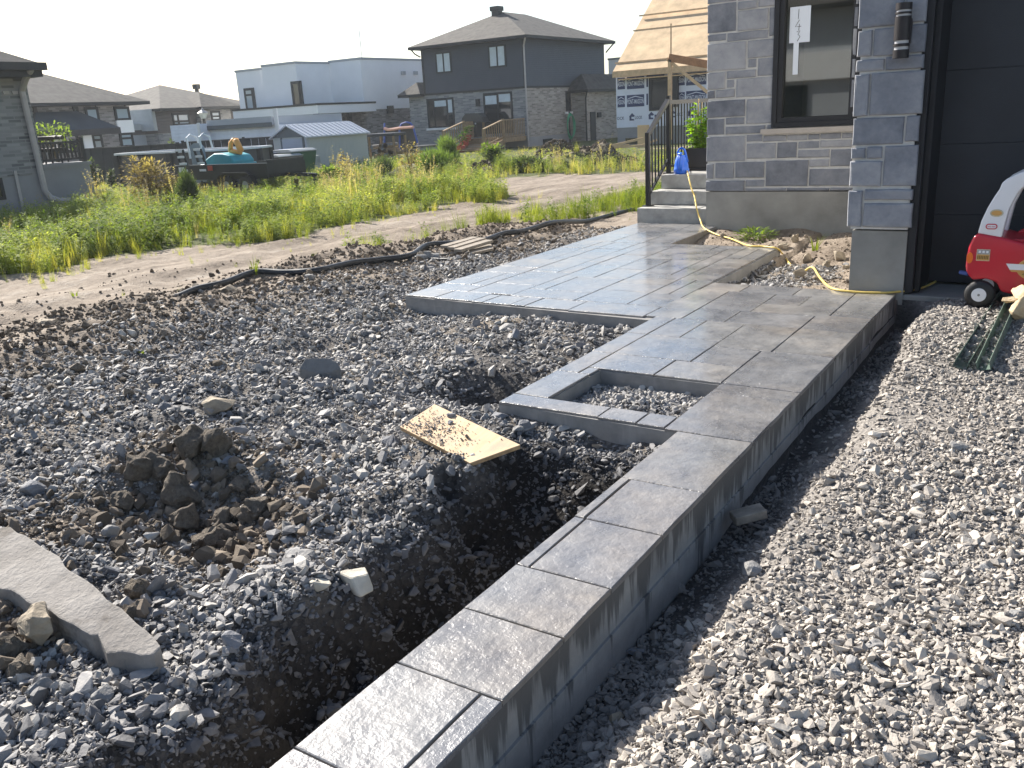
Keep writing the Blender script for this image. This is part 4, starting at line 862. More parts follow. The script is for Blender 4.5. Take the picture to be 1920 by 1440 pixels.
# ------------------------------------------------------------------ loose things lying about
def on_ground(px, py, it=6):
    z = -.1
    for _ in range(it): p = onz(px, py, z); z = float(gh(np.array([p[0]]), np.array([p[1]]))[0])
    return np.array([p[0], p[1], z])
def rock(name, label, cat, mat, px, py, wpx, seed, flat=.7, rz=0.0, tilt=(0, 0), sub=1, amp=.05, group=None, sink=.25, n=16, asp=None):
    """a rock standing where pixel (px,py) meets the ground, wpx wide in the photograph"""
    p = on_ground(px, py); d = project(p)[2]; s = wpx*d/FPX*1.15
    me = hull_rock(seed, n, flat, sub, amp); o = link(name, me, mat); zs = [v.co.z for v in me.vertices]
    o.scale = (s, s*(asp or 1), s); o.rotation_euler = (tilt[0], tilt[1], rz); o.location = (p[0], p[1], p[2]+s*(-min(zs)-sink*.5)); return tag(o, label, cat, group)
def loose_rocks():
    for a in (
        ('rock', 'angular dark rock below the left corner of the plywood sheet', 'rock', M['rock_blue'], 735, 838, 46, 1, .85),
        ('rock', 'rounded grey rock half-buried in the bank below the plywood', 'rock', M['rock_blue'], 986, 868, 34, 2, .8),
        ('rock', 'round grey rock under the right end of the plywood sheet', 'rock', M['rock_grey'], 1034, 862, 24, 3, .9),
        ('rock', 'grey-brown oval rock below the big mud lumps', 'rock', M['rock_grey'], 284, 925, 40, 4, .9),
        ('rock', 'pale chipped rock at the end of the long concrete slab', 'rock', M['rock_grey'], 327, 1140, 54, 5, .55),
        ('rock', 'pale blocky rock in the hollow of the lot', 'rock', M['rock_grey'], 209, 1010, 40, 6, .9),
        ('rock', 'grey wedge rock next to the hollow', 'rock', M['rock_grey'], 345, 1032, 42, 7, .8),
        ('rock', 'long grey rock above the hollow', 'rock', M['rock_blue'], 472, 1042, 42, 8, .6),
        ('rock', 'pointed blue-grey rock standing by a mud lump', 'rock', M['rock_blue'], 505, 992, 34, 9, .9),
        ('rock', 'square blue-grey rock beside the pointed rock', 'rock', M['rock_grey'], 535, 995, 30, 10, .95),
        ('rock', 'flat rock on the sunlit gravel above the trench', 'rock', M['rock_grey'], 556, 1040, 44, 11, .6),
        ('rock', 'dark round rock at the trench edge in the foreground', 'rock', M['rock_blue'], 443, 1262, 48, 12, .9),
        ('rock', 'white oblong stone lying in the dark trench beside the walkway', 'rock', M['pale_rock'], 628, 1308, 54, 13, .5),
        ('rock', 'grey chunk on the foreground gravel ridge', 'rock', M['rock_grey'], 370, 1312, 34, 14, .8),
        ('rock', 'broad grey rock at the left of the gravel ridge', 'rock', M['rock_grey'], 75, 1300, 50, 15, .7),
        ('rock', 'tilted grey rock at the lower left of the gravel ridge', 'rock', M['rock_grey'], 118, 1300, 46, 16, .8),
        ('rock', 'long pale rock on the gravel ridge', 'rock', M['rock_grey'], 196, 1306, 58, 17, .5),
        ('rock', 'flat blue slab of rock left of the hollow', 'rock', M['rock_blue'], 62, 925, 52, 18, .7),
        ('rock', 'second blue rock just under the flat blue slab', 'rock', M['rock_blue'], 60, 950, 40, 19, .5),
        ('rock', 'brown-topped tan boulder in the middle of the gravel lot', 'rock', M['tan_rock'], 410, 768, 68, 20, .6),
        ('rock', 'pale flat rock beside the tan boulder', 'rock', M['rock_grey'], 350, 770, 36, 21, .5),
        ('rock', 'dark angular rock next to the tan boulder', 'rock', M['rock_blue'], 312, 768, 28, 22, .7),
        ('rock', 'flat grey rock on the gravel in front of the terrace corner', 'rock', M['rock_grey'], 773, 612, 40, 23, .4),
        ('rock', 'long flat slab of rock over a small hole in front of the terrace', 'rock', M['rock_grey'], 945, 618, 58, 24, .4),
        ('rock', 'upright dark stone on the gravel beside the broken concrete chunk', 'rock', M['rock_blue'], 672, 680, 18, 25, 1.2),
        ('rock', 'pale block in the shaded hole beside the pad', 'rock', M['rock_blue'], 972, 718, 26, 26, .8),
        ('rock', 'white stone near the inner corner of the walkway', 'rock', M['pale_rock'], 1050, 678, 18, 27, .8),
        ('rock', 'squared grey rock in the driveway gravel near the walkway', 'rock', M['rock_grey'], 1408, 1076, 44, 28, .6),
        ('rock', 'biggest pale rock in the driveway gravel', 'rock', M['rock_grey'], 1600, 1252, 46, 29, .8),
        ('rock', 'broad pale rock beside the biggest driveway rock', 'rock', M['rock_grey'], 1562, 1266, 44, 30, .5),
        ('rock', 'pale wedge rock low in the driveway gravel', 'rock', M['rock_grey'], 1458, 1192, 40, 31, .6),
        ('rock', 'grey rock by the foot of the walkway edge', 'rock', M['rock_blue'], 1190, 1226, 36, 32, .7),
        ('rock', 'rough lump of hard mud in the driveway gravel by the frame bottom', 'rock', M['tan_rock'], 1155, 1356, 40, 33, .9),
        ('rock', 'low rock at the right in the driveway gravel', 'rock', M['rock_grey'], 1640, 1212, 46, 34, .5),
        ('rock', 'rounded grey rock right of the plywood corner', 'rock', M['rock_grey'], 972, 812, 30, 35, .8),
        ('rock', 'pale stone behind the plywood sheet', 'rock', M['rock_grey'], 893, 778, 24, 36, .8),
        ('rock', 'tan stone by the wall in the planting bed', 'rock', M['tan_rock'], 1500, 520, 26, 37, .9),
        ('rock', 'dark block of soil in the planting bed', 'rock', M['tan_rock'], 1513, 482, 26, 38, .9),
        ('rock', 'tan lump against the concrete pier', 'rock', M['tan_rock'], 1575, 475, 30, 39, .9),
        ('rock', 'flat tan rock beside the terrace pipe', 'rock', M['tan_rock'], 430, 545, 52, 40, .35),
        ('rock', 'dark lump beside the black pipe', 'rock', M['rock_grey'], 580, 520, 22, 41, .8),
        ('rock', 'brown lump at the edge of the dirt track', 'rock', M['tan_rock'], 90, 605, 48, 42, .5),
        ('rock', 'small dark stone out on the dirt track', 'rock', M['rock_grey'], 376, 543, 12, 43, .8),
    ):
        rock(*a, rz=(a[7]*1.7) % 3, tilt=((a[7]*.37) % .3-.15, (a[7]*.53) % .3-.15))
    for k, (px, py, w, lab) in enumerate(((225, 905, 50, 'leftmost lump of the upper mud heap'), (270, 880, 62, 'second mud lump from the left in the upper heap'), (330, 890, 66, 'biggest mud lump in the middle of the upper heap'), (375, 895, 56, 'mud lump right of the biggest one in the upper heap'), (418, 905, 52, 'rightmost lump of the upper mud heap'), (455, 930, 34, 'small mud lump just right below the upper heap'), (480, 960, 54, 'dark mud lump on its own right of the lower heap'), (350, 985, 52, 'left lump of the lower mud heap'), (400, 1010, 62, 'front lump of the lower mud heap'), (420, 980, 40, 'back lump of the lower mud heap'), (300, 860, 44, 'topmost lump of the upper mud heap'), (250, 1150, 48, 'mud lump above the tip of the long concrete slab'), (262, 1110, 44, 'mud lump with a stone in it beside the concrete slab'), (18, 1225, 52, 'mud lump at the left edge below the tan boulder'), (40, 1260, 50, 'lowest mud lump at the left edge'))):
        rock('mud_lump', lab+' of dried brown mud' if 'heap' in lab else lab+', dried and brown', 'mud lump', M['mud'], px, py+w*.1, w*1.2, 60+k, .9, rz=k*1.3, sub=2, amp=.15, group='mud lumps in the gravel lot', n=24, sink=.45)
    for k, (px, py, w, lab) in enumerate(((1400, 448, 24, 'dry soil lump among the green weeds by the foundation'), (1430, 452, 26, 'dry soil lump just right of the green weeds'), (1355, 445, 22, 'small soil lump by the yellow cord near the stairs'), (1470, 470, 34, 'soil lump at the corner of the walkway notch'), (1550, 500, 30, 'soil lump in the middle of the bed near the pier'), (1530, 525, 34, 'soil lump lying beside the yellow cord in the bed'), (1585, 505, 22, 'small soil lump touching the concrete pier'), (1490, 455, 30, 'broad soil lump beside the arching grass tuft'))):
        rock('soil_lump', lab, 'soil lump', M['tan_rock'], px, py, w*.72, 90+k, .8, rz=k*1.1, sub=2, amp=.15, group='soil lumps in the bed by the house', n=18)
    for k in range(42):
        x, y = -1-RNG.uniform(.9, 5.2), RNG.uniform(1.2, 5.4); px, py, d = project(np.array([x, y, -.1]))
        if not (20 < px < 1900 and py < 1420) or inside(np.array(OUTER), np.array([x]), np.array([y]))[0] or (740 < px < 990 and 740 < py < 880): continue
        rock('stone', 'fist-sized blue-grey broken stone lying loose on the dark gravel', 'stone', M['rock_blue'] if k % 2 else M['rock_grey'], px, py, FPX/d*RNG.uniform(.055, .10), 120+k, .6, rz=k, group='fist-sized stones on the dark gravel', sink=.3)
    for k in range(30):
        x, y = RNG.uniform(-.85, .8), RNG.uniform(1.1, 4.6); px, py, d = project(np.array([x, y, -.12]))
        if not (20 < px < 1915 and py < 1430): continue
        rock('stone', 'pale fist-sized stone lying loose on the driveway gravel', 'stone', M['rock_grey'], px, py, FPX/d*RNG.uniform(.045, .075), 180+k, .6, rz=k, group='fist-sized stones on the driveway', sink=.3)
loose_rocks()

def dirty_concrete():
    m, nt, b, out = nmat('dirty_broken_concrete'); v = geovec(nt); n = noisen(nt, v, 5, 6, .65); n2 = noisen(nt, v, 2.6, 5, .7); n3 = noisen(nt, v, 50, 5, .7)
    r = rampn(nt, [(.3, (.17, .155, .14)), (.7, (.30, .28, .26))], n.outputs[0]); d = rampn(nt, [(.54, (0, 0, 0)), (.62, (1, 1, 1))], n2.outputs[0])
    nt.links.new(mixc(nt, mathn(nt, 'MULTIPLY', d.outputs[0], .7), r.outputs[0], (.10, .082, .065)), b.inputs['Base Color']); b.inputs['Roughness'].default_value = .9; p = bumpn(nt, None, n.outputs[0], .6, .03); bumpn(nt, b, n3.outputs[0], .7, .008, p); return m
M['slab_piece'] = dirty_concrete()
def slab_from_px(name, label, cat, mat, pts, thick, top_z, tilt_z=None, bev=.012, jag=0):
    """a flat lying piece whose top outline is read from the photograph at its own height"""
    zs = tilt_z or [top_z]*len(pts)
    if jag:
        q = []; zq = []; r_ = random.Random(5)
        for i in range(len(pts)):
            a, b = pts[i], pts[(i+1) % len(pts)]; n_ = max(1, int(math.dist(a, b)/16))
            for j in range(n_): f = j/n_; q.append((a[0]+(b[0]-a[0])*f+r_.gauss(0, jag), a[1]+(b[1]-a[1])*f+r_.gauss(0, jag))); zq.append(zs[i]*(1-f)+zs[(i+1) % len(zs)]*f+r_.gauss(0, .004))
        pts, zs = q, zq
    A_ = np.array([[p[0], p[1], 1] for p in pts]); co = np.linalg.lstsq(A_, np.array(zs), rcond=None)[0]; zs = list(A_@co)
    P = [onz(px, py, z) for (px, py), z in zip(pts, zs)]; c = np.mean(P, 0)
    m = MB(); n = len(P); m.v = [tuple(p-c) for p in P]+[tuple(p-c-np.array([0, 0, thick])) for p in P]
    m.f = [tuple(range(n)), tuple(range(2*n-1, n-1, -1))]+[(i, (i+1) % n, n+(i+1) % n, n+i) for i in range(n)]
    me = m.mesh(name, bevel=bev, seg=2); o = link(name, me, mat, loc=tuple(c)); return tag(o, label, cat), P
o, P = slab_from_px('concrete_slab', 'long pale broken concrete slab lying across the gravel in the lower left corner', 'concrete slab', M['slab_piece'],
    [(-60, 1000), (20, 985), (48, 1002), (150, 1078), (215, 1132), (270, 1180), (300, 1215), (285, 1224), (198, 1224), (186, 1196), (125, 1166), (62, 1132), (20, 1108), (-60, 1085)], .09, -.02,
    [.04, .035, .03, .01, -.01, -.03, -.05, -.06, -.065, -.06, -.045, -.03, -.02, .0], .006, 2.2)
o, P = slab_from_px('concrete_chunk', 'dark grey broken concrete chunk lying on the middle of the gravel lot', 'concrete chunk', M['concrete_dark'], [(562, 692), (575, 672), (612, 670), (632, 678), (640, 690), (600, 700)], .07, -.03, [-.08, .0, .0, -.03, -.06, -.09], .006, 1.2)
rock('rock', 'tan boulder leaning on the long broken concrete slab', 'rock', M['tan_rock'], 84, 1206, 92, 301, .9, rz=.6, sub=2, amp=.06, sink=-.05)
rock('rock', 'thin angular pale stone plate stuck in the trench bank', 'rock', M['pale_rock'], 666, 1086, 78, 302, .6, rz=.4, tilt=(.35, .2), sub=1, amp=.03, sink=.15)
def offcut():
    a, b = onz(1374, 972, -.19), onz(1432, 957, -.17); m = MB(); c = (a+b)/2; m.bar(a-c, b-c, .075, .038); o = m.build('wood_offcut', M['wood_grey'], loc=tuple(c), bevel=.003, seg=1); tag(o, 'grey wood offcut lying beside the walkway edge in the shade', 'wood offcut')
offcut()

def plywood():
    zs = (.01, -.005, -.045, -.02); P = [onz(px, py, z) for (px, py), z in zip(((815, 758), (975, 834), (881, 868), (750, 800)), zs)]
    c = np.mean(P, 0); nrm = np.cross(P[1]-P[0], P[3]-P[0]); nrm /= np.linalg.norm(nrm); nrm *= np.sign(nrm[2])
    t = thing('plywood_sheet', 'tan offcut of plywood sprinkled with small stones on the gravel', 'plywood', c)
    m = MB(); m.v = [tuple(p-c) for p in P]+[tuple(p-c-nrm*.004) for p in P]; m.f = [(0, 1, 2, 3), (7, 6, 5, 4)]+[(i, (i+1) % 4, 4+(i+1) % 4, 4+i) for i in range(4)]; m.build('face_veneer', M['ply'], t)
    m = MB(); m.v = [tuple((p-c)*.998-nrm*.0042) for p in P]+[tuple((p-c)*.998-nrm*.020) for p in P]; m.f = [(0, 1, 2, 3), (7, 6, 5, 4)]+[(i, (i+1) % 4, 4+(i+1) % 4, 4+i) for i in range(4)]; m.build('core_plies', M['ply_edge'], t)
    pts = []; sc = []
    for k in range(700):
        u, v = RNG.random(), RNG.beta(1.3, 2.4); u = np.clip(RNG.normal(.30, .20), .02, .97); p = P[0]*(1-u)*(v)+P[1]*u*v+P[2]*u*(1-v)+P[3]*(1-u)*(1-v); s = float(np.clip(np.exp(RNG.normal(math.log(.007), .55)), .003, .035)); pts.append(p+nrm*s*.22); sc.append(s)
    n = len(pts); scatter('gravel_crumbs', 'stone_left', pts, np.stack([RNG.normal(0, .4, n), RNG.normal(0, .4, n), RNG.uniform(0, 6, n)], -1), np.array(sc)[:, None]*np.ones((n, 3)), RNG.uniform(.1, .9, n), 'small stones and crumbs scattered over the plywood sheet', 'gravel')
    for k, (px, py, w) in enumerate(((847, 786, 22), (845, 797, 15))):
        p = onz(px, py, -.015); o = link('stone', hull_rock(400+k, 15, .8, 1, .03), M['rock_blue']); s = w*4.5/FPX*1.1; o.scale = (s, s, s); o.location = tuple(p+np.array([0, 0, s*.3])); tag(o, ('larger dark stone', 'smaller dark stone')[k]+' resting on the plywood sheet', 'stone')
plywood()

def path_px(pts, lift=.0):
    out = []
    for px, py in pts: p = on_ground(px, py); out.append(p+np.array([0, 0, lift]))
    return out
def smooth_path(P, k=8):
    P = [np.array(p) for p in P]; P = [2*P[0]-P[1]]+P+[2*P[-1]-P[-2]]; out = []
    for i in range(1, len(P)-2):
        for j in range(k):
            t = j/k; a, b, c, d = P[i-1], P[i], P[i+1], P[i+2]; out.append(.5*((2*b)+(c-a)*t+(2*a-5*b+4*c-d)*t*t+(3*b-a-3*c+d)*t**3))
    out.append(P[-2]); return out
def pipe(name, label, cat, mat, pts, r, lift=None):
    P = smooth_path(path_px(pts, r*.8 if lift is None else lift)); c = P[0]; m = MB(); m.tube([p-c for p in P], r, 8); o = m.build(name, mat, smooth=True, loc=tuple(c)); return tag(o, label, cat)
pipe('drain_pipe', 'thick black plastic pipe snaking along the edge of the dirt track', 'pipe', M['poly'], [(334, 561), (372, 552), (420, 538), (480, 524), (540, 516), (600, 511), (660, 503), (720, 495), (770, 484), (800, 468), (840, 457), (900, 452), (945, 449), (975, 438), (1003, 431), (1040, 432), (1100, 418), (1150, 405), (1195, 394)], .036)
pipe('garden_hose', 'dark hose looping between the planks and the terrace edge', 'hose', M['hose'], [(770, 488), (812, 481), (855, 478), (910, 476), (906, 484), (850, 487), (800, 486), (775, 489), (840, 488), (890, 484), (925, 473), (960, 468), (1000, 471)], .013)
def planks():
    for k, (a, b, lab) in enumerate((((832, 463), (892, 446), 'furthest weathered plank of the little pile by the black pipe'), ((846, 466), (905, 448), 'middle weathered plank of the little pile by the black pipe'), ((858, 470), (918, 452), 'front weathered plank of the little pile by the black pipe'))):
        A, B = onz(*a, -.06+.01*k), onz(*b, -.04+.01*k); c = (A+B)/2; m = MB(); m.bar(A-c, B-c, .12, .035); tag(m.build('plank', M['wood_grey'], loc=tuple(c), bevel=.004, seg=1), lab, 'plank')
    o, P = slab_from_px('board', 'short wide grey board lying against the plank pile', 'board', M['wood_grey'], [(876, 466), (920, 457), (926, 465), (884, 474)], .03, -.07, bev=.004)
planks()
def valve():
    p = on_ground(803, 487); t = thing('hose_fitting', 'grey hose coupling with a small wing valve on the black pipe', 'hose fitting', p); m = MB(); m.tube([(-.12, -.06, .03), (.12, .06, .04)], .035, 10); m.build('barrel', M['rock_grey'], t); m = MB(); m.box(-.05, -.012, .05, .05, .012, .10); m.build('wing', M['rock_grey'], t)
valve()
def cord():
    pts = [np.array(p) for p in []]; Pw = []
    def A(px, py, z): Pw.append(onz(px, py, z))
    def Y(px, py, y): Pw.append(ony(px, py, y))
    A(1283, 303, .58); Y(1288, 320, 11.35); Y(1296, 352, 10.95); Y(1302, 368, 10.88); Y(1306, 390, 10.55); Y(1313, 412, 10.45); A(1320, 427, .008); A(1345, 440, -.03); A(1372, 448, -.035); A(1402, 460, .008); A(1430, 462, .010); A(1457, 466, .008); A(1470, 480, -.10); A(1481, 495, -.11); A(1497, 510, -.10); A(1506, 510, -.08); A(1518, 502, -.04); A(1526, 503, -.03); A(1537, 520, -.03); A(1550, 534, -.01); A(1565, 542, .010); A(1600, 547, .010); A(1650, 549, .010); A(1685, 547, .012); A(1715, 543, .012); A(1738, 536, .012); A(1754, 528, .010)
    P = smooth_path(Pw, 5); c = P[0]; m = MB(); m.tube([p-c for p in P], .009, 7); tag(m.build('extension_cord', M['cord'], smooth=True, loc=tuple(c)), 'yellow extension cord running from the stairs across the walkway to the garage', 'cord')
cord()
def channels():
    for k, (a, b, lab) in enumerate((((1800, 694), (1884, 566), 'left green steel channel lying on the driveway gravel'), ((1843, 698), (1899, 578), 'right green steel channel lying on the driveway gravel'))):
        A, B = on_ground(*a)+[0, 0, .03], on_ground(*b)+[0, 0, .06]; c = A.copy(); L = np.linalg.norm(B-A); t = (B-A)/L; az = math.atan2(t[1], t[0]); el = math.asin(t[2]); w, h, q = .036, .05, .004; m = MB()
        m.box(0, -w, -.02, L, w, -.02+q); m.box(0, -w, -.02+q, L, -w+q, h-.02); m.box(0, w-q, -.02+q, L, w, h-.02); o = m.build('steel_channel', M['green_metal'], loc=tuple(c), rot=(0.25-.5*k, -el, az)); tag(o, lab, 'steel channel', 'green steel channels on the driveway')
channels()
for k, (px, py, y, w, lab, fl) in enumerate(((1899, 562, 6.42, .15, 'flat pale sandstone jutting out beside the toy car above the steel channels', .38), (1915, 577, 6.33, .19, 'large tan sandstone at the right edge below the flat one', .95), (1922, 551, 6.48, .22, 'uppermost tan sandstone touching the toy car belly', .5))):
    p = ony(px, py, y); me = hull_rock(320+k, 18, fl, 2, .05); tag(o := link('sandstone', me, M['sandstone'], loc=tuple(p), rot=(.1*k, -.15, k*.9)), lab, 'sandstone'); o.scale = (w, w, w)

# ------------------------------------------------------------------ ride-on toy car
def toy_car():
    U = .00077; base = onz(1833, 578, -.012); t = thing('toy_car', 'red ride-on toy car with white roof parked on the gravel at the garage', 'toy car', (base[0]-.10, base[1]+.0, -.008), math.radians(-2))
    def S(x, y): return ((x-225)*U, (1325-y)*U)
    Wd = .42
    prof = [S(290, 1080), S(255, 1040), S(228, 1000), S(222, 960), S(222, 860), S(235, 770), S(262, 690), S(300, 662), S(480, 690), S(560, 712), S(700, 748), S(823, 785), S(950, 800), S(1010, 740), S(1120, 700), S(1210, 760), S(1235, 900), S(1225, 1020), S(1190, 1100), S(1130, 1130), S(1110, 1060), S(1040, 1010), S(950, 1030), S(905, 1110), S(880, 1170), S(760, 1180), S(620, 1190), S(520, 1170), S(480, 1090), S(400, 1060)]
    m = MB(); m.prism(prof, 'y', 0, Wd); side = m.mesh('body', bevel=.022, seg=3, smooth=True)
    body = link('body', side, M['red'], t)
    m = MB(); pin = [S(470, 640), S(560, 722), S(700, 757), S(823, 792), S(945, 806), S(945, 640)]
    # seat well, dark red inner floor seen over the door
    m = MB(); m.box(*(S(520, 0)[0], .05, S(0, 735)[1]), S(930, 0)[0], Wd-.05, S(0, 728)[1]+.012); m.build('seat', M['red'], t, bevel=.01)
    m = MB(); pr = [S(560, 700), S(700, 640), S(830, 690), S(960, 740), S(960, 800), S(560, 760)]; m.prism(pr, 'y', Wd-.05, Wd-.004); m.build('far_door', M['red'], t, bevel=.012, smooth=True)
    # roof: near and far arch and the top sheet
    def pillar(y0, y1):
        pts_o = [S(292, 665), S(310, 560), S(350, 440), S(395, 340), S(425, 285), S(440, 230), S(470, 200), S(540, 160), S(640, 115), S(823, 72), S(960, 66), S(1050, 90), S(1120, 170), S(1180, 400), S(1210, 720)]
        pts_i = [S(480, 700), S(492, 600), S(515, 450), S(560, 330), S(590, 280), S(620, 250), S(650, 230), S(690, 210), S(760, 192), S(830, 180), S(940, 172), S(1000, 190), S(1040, 250), S(1080, 420), S(1110, 720)]
        m = MB(); n = len(pts_o)
        for i in range(n-1):
            m.poly([(pts_o[i][0], y0, pts_o[i][1]), (pts_o[i+1][0], y0, pts_o[i+1][1]), (pts_i[i+1][0], y0, pts_i[i+1][1]), (pts_i[i][0], y0, pts_i[i][1])])
            m.poly([(pts_o[i][0], y1, pts_o[i][1]), (pts_o[i+1][0], y1, pts_o[i+1][1]), (pts_i[i+1][0], y1, pts_i[i+1][1]), (pts_i[i][0], y1, pts_i[i][1])])
            for q in (pts_o, pts_i): m.poly([(q[i][0], y0, q[i][1]), (q[i+1][0], y0, q[i+1][1]), (q[i+1][0], y1, q[i+1][1]), (q[i][0], y1, q[i][1])])
        for i in (0, n-1): m.poly([(pts_o[i][0], y0, pts_o[i][1]), (pts_o[i][0], y1, pts_o[i][1]), (pts_i[i][0], y1, pts_i[i][1]), (pts_i[i][0], y0, pts_i[i][1])])
        m.build('pillar', M['white_plastic'], t, smooth=True, bevel=.012, seg=3)
    pillar(.012, .09); pillar(Wd-.09, Wd-.012)
    m = MB(); top = [S(440, 235), S(470, 203), S(540, 163), S(640, 118), S(823, 76), S(960, 70), S(1050, 95), S(1075, 130), S(940, 120), S(830, 128), S(690, 160), S(560, 215), S(480, 262)]; m.prism(top, 'y', .095, Wd-.095); m.build('roof', M['white_plastic'], t, smooth=True, bevel=.01)
    # wheels
    for x, y in ((355, -.012), (355, Wd-.055), (1060, -.012), (1060, Wd-.055)):
        c = S(x, 1205); m = MB(); m.tube([(c[0], y+o_, c[1]) for o_ in (0, .008, .02, .048, .06, .067)], [.062, .086, .0955, .0955, .086, .062], 32); w = m.build('wheel', M['tyre'], t, smooth=True)
        m = MB(); m.tube([(c[0], y-.004, c[1]), (c[0], y+.02, c[1])], [.046, .051], 28); m.build('rim', M['white_plastic'], w, smooth=False); m = MB(); m.tube([(c[0], y-.008, c[1]), (c[0], y+.0, c[1])], .008, 10); m.build('hub', M['rock_grey'], w)
    # rear lamp, plate, stickers
    m = MB(); a = S(252, 880); m.tube([(a[0], -.0045, a[1]), (a[0], .02, a[1])], .026, 20); o = m.build('rear_lamp', M['orange'], t); 
    for v in o.data.vertices: v.co.x = a[0]+(v.co.x-a[0])*.75; v.co.z = a[1]+(v.co.z-a[1])*1.45
    m = MB(); p = S(210, 1028); m.tube([(p[0]-.028, .07, p[1]), (p[0]+.03, .04, p[1]-.004)], .0145, 14); o = m.build('licence_plate', M['navy'], t)
    def ell(nm, mat, cx, cy, rx, ry, y, n=36, parent=t, a0=0, a1=2*PI):
        q = S(cx, cy); m = MB(); m.prism([(q[0]+rx*U*math.cos(2*PI*k/n), q[1]+ry*U*math.sin(2*PI*k/n)) for k in range(n)], 'y', y-.0015, y); return m.build(nm, mat, parent)
    def pill(nm, mat, cx, cy, w, h, y, parent=t):
        q = S(cx, cy); r = h/2; pts = [(q[0]+(s*(w/2-r)+r*math.cos(a))*U, q[1]+r*math.sin(a)*U) for s, a0 in ((1, -PI/2), (-1, PI/2)) for a in [a0+PI*k/10 for k in range(11)]]; m = MB(); m.prism(pts, 'y', y-.0015, y); return m.build(nm, mat, parent)
    ell('gold_crest', M['cream_print'], 425, 486, 52, 33, .0105); ell('crest_print', M['gold'], 425, 486, 40, 22, .0085)
    pill('maker_badge', M['white_plastic'], 397, 604, 104, 60, .0105); pill('badge_ring', M['logo_red'], 396, 602, 92, 48, .0085); pill('badge_field', M['white_plastic'], 396, 602, 74, 30, .0065)
    q = S(396, 602); text_part('badge_lettering', 'little tikes', M['logo_red'], t, (q[0], .0045, q[1]), (PI/2, 0, 0), .048, .010)
    def rectp(nm, mat, x0, y0, x1, y1, y): a, b = S(x0, y0), S(x1, y1); m = MB(); m.box(a[0], y-.0015, b[1], b[0], y, a[1]); return m.build(nm, mat, t)
    rectp('sticker', M['cream_print'], 303, 800, 408, 902, -.0005); rectp('sticker_band', M['silver'], 308, 806, 404, 842, -.0025); rectp('sticker_band', M['gold'], 308, 846, 404, 896, -.0025)
    for k in range(7): rectp('sticker_mark', M['gold_dark'], 312+k*13, 856, 320+k*13, 886, -.0045)
    for k in range(3): rectp('sticker_mark', M['white_plastic'], 318+k*30, 812, 336+k*30, 832, -.0045)
    ell('door_emblem', M['gold'], 800, 955, 178, 108, -.0005); m = MB(); m.prism([S(540, 916), S(800, 920), S(800, 968), S(572, 968)], 'y', -.0045, -.0025); m.build('stripe', M['white_plastic'], t); m = MB(); m.prism([S(572, 969), S(800, 969), S(800, 986), S(586, 986)], 'y', -.0045, -.0025); m.build('stripe', M['gold'], t)
    ell('emblem_shield', M['gold_dark'], 805, 952, 104, 74, -.0047); ell('emblem_shield', M['silver'], 805, 952, 96, 67, -.0064)
    for s in (-1, 1): q = S(805-s*0, 952); m = MB(); m.tube([(q[0]-.04, -.0075, q[1]-.03*s), (q[0]+.04, -.0075, q[1]+.03*s)], .004, 5); m.build('crossed_tool', M['rock_blue'], t)
    for nm, body_, sgn, a0, a1 in (('upper_lettering', 'LITTLE TIKES', 1, 2.55, .59), ('lower_lettering', 'FIRE DEPT', -1, 3.75, 5.67)):
        n = len(body_)
        for k, chx in enumerate(body_):
            if chx == ' ': continue
            a = a0+(a1-a0)*k/(n-1); q = S(800+146*math.cos(a), 955-88*math.sin(a)); text_part('letter', chx, M['gold_dark'], t, (q[0], -.003, q[1]), (PI/2, -(math.atan2(88*math.sin(a), 146*math.cos(a))-PI/2)*(.7) if sgn > 0 else -(math.atan2(88*math.sin(a), 146*math.cos(a))+PI/2)*.7, 0), .011, .017)
toy_car()
# ------------------------------------------------------------------ the neighbouring houses and yards
M['siding_dark'] = siding_mat('dark_blue_siding', (0.04, 0.047, 0.06), .11)
M['siding_white'] = siding_mat('white_siding', (0.74, 0.76, 0.82), .16)
M['siding_pale'] = siding_mat('pale_grey_siding', (0.42, 0.44, 0.44), .22)
M['siding_brown'] = siding_mat('brown_siding', (0.075, 0.062, 0.06), .2)
M['brick_grey'] = brick_mat('grey_brick', [(0.15, 0.155, 0.165), (0.26, 0.26, 0.265), (0.36, 0.35, 0.34)], (0.30, 0.295, 0.29), .42, .10)
M['brick_warm'] = brick_mat('warm_grey_brick', [(0.17, 0.15, 0.135), (0.28, 0.255, 0.225), (0.38, 0.34, 0.30)], (0.33, 0.31, 0.28), .42, .10)
M['brick_left'] = brick_mat('mottled_grey_brick', [(0.085, 0.088, 0.095), (0.22, 0.22, 0.22), (0.30, 0.30, 0.295)], (0.25, 0.25, 0.245), .36, .09)
M['brick_mauve'] = brick_mat('mauve_brick', [(0.10, 0.088, 0.09), (0.22, 0.20, 0.20), (0.34, 0.32, 0.31)], (0.25, 0.24, 0.235), .4, .10)
M['brick_brown'] = brick_mat('brown_brick', [(0.09, 0.08, 0.075), (0.15, 0.13, 0.12), (0.2, 0.175, 0.16)], (0.14, 0.13, 0.12), .4, .10)
M['stucco'] = plain('white_stucco', (0.88, 0.885, 0.9), 0.9, 0.03, 1.0)
M['stucco_grey'] = plain('grey_panel', (0.40, 0.42, 0.45), 0.85, 0.05, 1.0)
M['found_far'] = plain('grey_parging', (0.27, 0.27, 0.275), 0.9, 0.12, 0.8)
M['glass'] = glass_mat('dark_window_glass')
M['glass_pale'] = glass_mat('sky_window_glass', (0.34, 0.42, 0.48), 0.06)
M['blind'] = plain('pale_window_blind', (0.55, 0.62, 0.66), 0.6, 0.1, 3)
M['gutter_grey'] = plain('grey_gutter', (0.40, 0.37, 0.355), 0.5, 0.08)
